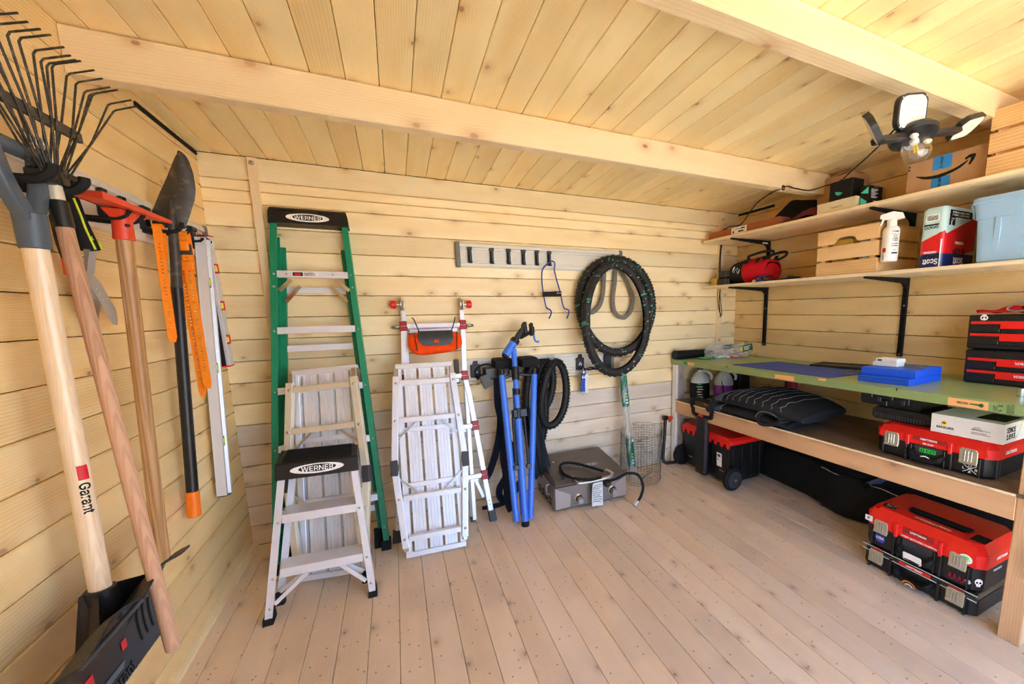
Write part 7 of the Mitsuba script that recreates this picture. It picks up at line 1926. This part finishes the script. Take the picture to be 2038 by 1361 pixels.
wd = np.interp(np.linspace(0, 1, len(sm)), [0, 0.15, 0.5, 0.9, 1], [0.0015, 0.005, 0.0075, 0.0045, 0.001])
nn = np.gradient(sm, axis=0)
nn = np.stack([-nn[:, 1], nn[:, 0]], 1) / np.linalg.norm(nn, axis=1, keepdims=True)
smile = Polygon(np.vstack([sm + nn * wd[:, None], (sm - nn * wd[:, None])[::-1]]))
head = Polygon([(0.226, 0.110), (0.240, 0.119), (0.258, 0.119), (0.262, 0.114), (0.256, 0.096), (0.245, 0.080), (0.241, 0.083), (0.247, 0.098), (0.248, 0.109), (0.240, 0.110), (0.229, 0.105)]).buffer(0.0012)
front_poly(t, unary_union([smile, head]), 0, -0.0007, 0, 'black_print', 'smile_arrow')
for z in (0.118, 0.132):
    part(t, 'edge_mark', bx(0.004, 0.012, -0.0006, 0, z, z + 0.007), 'black_print')

# ---------------------------------------------------------------- lamp under the beam and its cord
t = thing('garage_lamp', 'black three-panel garage lamp with a clear bulb hanging from the roof beam', 'lamp')
C = np.array([2.415, -1.800, 1.822])
part(t, 'stem', cyl((2.530, -1.712, 2.000), C + (0, 0.03, 0.02), 0.016, 0.022, 20, 0.002), 'black_plastic', smooth=40)
axl = nrm((-0.06, -0.30, -1.0))
part(t, 'body', lathe([(0, -0.020), (0.044, -0.018), (0.064, -0.010), (0.071, 0.002), (0.067, 0.014), (0.045, 0.020), (0, 0.020)], 36, C, axl), 'black_plastic', smooth=35)
bb = part(t, 'bulb', lathe([(0.028, 0.0), (0.037, 0.014), (0.041, 0.032), (0.040, 0.056), (0.033, 0.074), (0.018, 0.084), (0.0, 0.086)], 32, C + axl * 0.016, axl), 'clear_glass', smooth=True)
part(bb, 'inner_bulb', lathe([(0.010, 0.0), (0.013, 0.012), (0.023, 0.030), (0.020, 0.046), (0.010, 0.056), (0, 0.058)], 24, C + axl * 0.028, axl), 'clear_glass', smooth=True)
part(bb, 'bulb_base', lathe([(0, 0.0), (0.013, 0.0), (0.013, 0.012), (0.010, 0.015), (0, 0.015)], 18, C + axl * 0.020, axl), 'white_plastic', smooth=40)
for k in range(4):
    a = k * math.pi / 2
    o = C + axl * 0.038 + 0.006 * (math.cos(a) * np.array([1, 0, 0]) + math.sin(a) * np.array([0, 1, 0]))
    part(bb, 'filament', cyl(o, o + axl * 0.028, 0.0012, n=6), 'yellow_print')
for x, y in ((-0.046, -0.040), (0.046, -0.030)):
    part(t, 'sensor_dome', blob(C + axl * 0.020 + np.array([x, y * 0.6, -0.002]), (0.014, 0.012, 0.008), 2), 'lamp_cover', smooth=True)


def lamp_panel(c, xd, yd, w, h):
    """One light panel, its face along x*y."""
    M = frame(c, xd, yd)
    p = part(t, 'panel', xf(ext(sbox(-w / 2, -h / 2, w / 2, h / 2).buffer(-0.03).buffer(0.03, quad_segs=5), 0.018, loc(0, 0, -0.018)), M), 'black_plastic')
    part(p, 'cover', xf(ext(sbox(-w / 2, -h / 2, w / 2, h / 2).buffer(-0.034).buffer(0.028, quad_segs=5), 0.0015), M), 'lamp_cover')
    for i in range(5):
        for j in range(5):
            part(p, 'diode', xf(bx(-w * 0.34 + i * w * 0.17 - 0.0035, -w * 0.34 + i * w * 0.17 + 0.0035, -h * 0.34 + j * h * 0.17 - 0.003, -h * 0.34 + j * h * 0.17 + 0.003, 0.0014, 0.0022), M), 'cream_card')
    for i, j in ((-1, -1), (1, -1), (1, 1), (-1, 1)):
        part(p, 'screw', xf(cyl((i * w * 0.40, j * h * 0.40, 0.0014), (i * w * 0.40, j * h * 0.40, 0.0024), 0.003, n=8), M), 'steel')
    return p


lamp_panel((2.365, -1.820, 1.878), nrm((1, -0.22, 0.16)), nrm((-0.06, -0.16, 0.98)), 0.118, 0.105)
lamp_panel((2.755, -1.800, 1.898), nrm((0.95, 0, 0.30)), nrm((-0.18, -0.794, 0.57)), 0.150, 0.088)
lamp_panel((2.185, -1.800, 1.797), nrm((-0.75, 0, 0.66)), nrm((0.50, 0.60, 0.57)), 0.100, 0.090)
for a, b in (((2.372, -1.815, 1.832), (2.395, -1.80, 1.815)), ((2.470, -1.80, 1.832), (2.69, -1.80, 1.880)), ((2.355, -1.80, 1.805), (2.215, -1.80, 1.772))):
    part(t, 'hinge_arm', bar(a, b, 0.030, 0.020, up=(0, 0.2, 1), r=0.005), 'black_plastic')

t = thing('lamp_cord', 'thin black cord from the lamp along the beam to the back corner', 'cord')
cd = smooth_path([(2.478, -1.752, 1.918), (2.56, -1.66, 1.918), (2.75, -1.46, 1.922), (2.95, -1.24, 1.934), (3.10, -1.080, 1.948), (3.12, -0.98, 1.950), (3.06, -0.92, 1.934), (2.95, -0.91, 1.936), (2.875, -0.895, 1.938), (2.885, -0.70, 1.90), (3.10, -0.35, 1.85), (3.22, -0.12, 1.885), (3.225, -0.06, 1.872), (3.215, -0.04, 1.81), (3.212, -0.03, 1.60), (3.222, -0.03, 1.45), (3.214, -0.03, 1.30), (3.235, -0.03, 1.18)], 8)
part(t, 'cord', tube(cd, 0.0032, 6), 'black_rubber', smooth=50)
part(t, 'knot', tube([(2.875 + 0.010 * math.cos(a), -0.893, 1.936 + 0.012 * math.sin(a)) for a in np.linspace(0, 6.28, 14)[:-1]], 0.003, 6, closed=True), 'black_rubber', smooth=50)
part(t, 'plug', bx(3.235, 3.285, -0.04, -0.02, 1.862, 1.884, 0.003), 'black_plastic')
t = thing('cable', 'thin black cable hanging in a loop down the batten beside the shelves', 'cable')
part(t, 'wire', tube(smooth_path([(3.232, -0.03, 1.87), (3.205, -0.03, 1.70), (3.200, -0.028, 1.50), (3.195, -0.03, 1.33), (3.215, -0.03, 1.24), (3.245, -0.03, 1.19), (3.235, -0.03, 1.28), (3.215, -0.03, 1.38)], 8), 0.0022, 6), 'black_rubber', smooth=50)
single('bolt_pin', cyl((3.300, -0.012, 1.135), (3.362, -0.012, 1.135), 0.004, n=10), 'steel', 'small steel pin in the back wall near the right corner', 'pin', smooth=40)
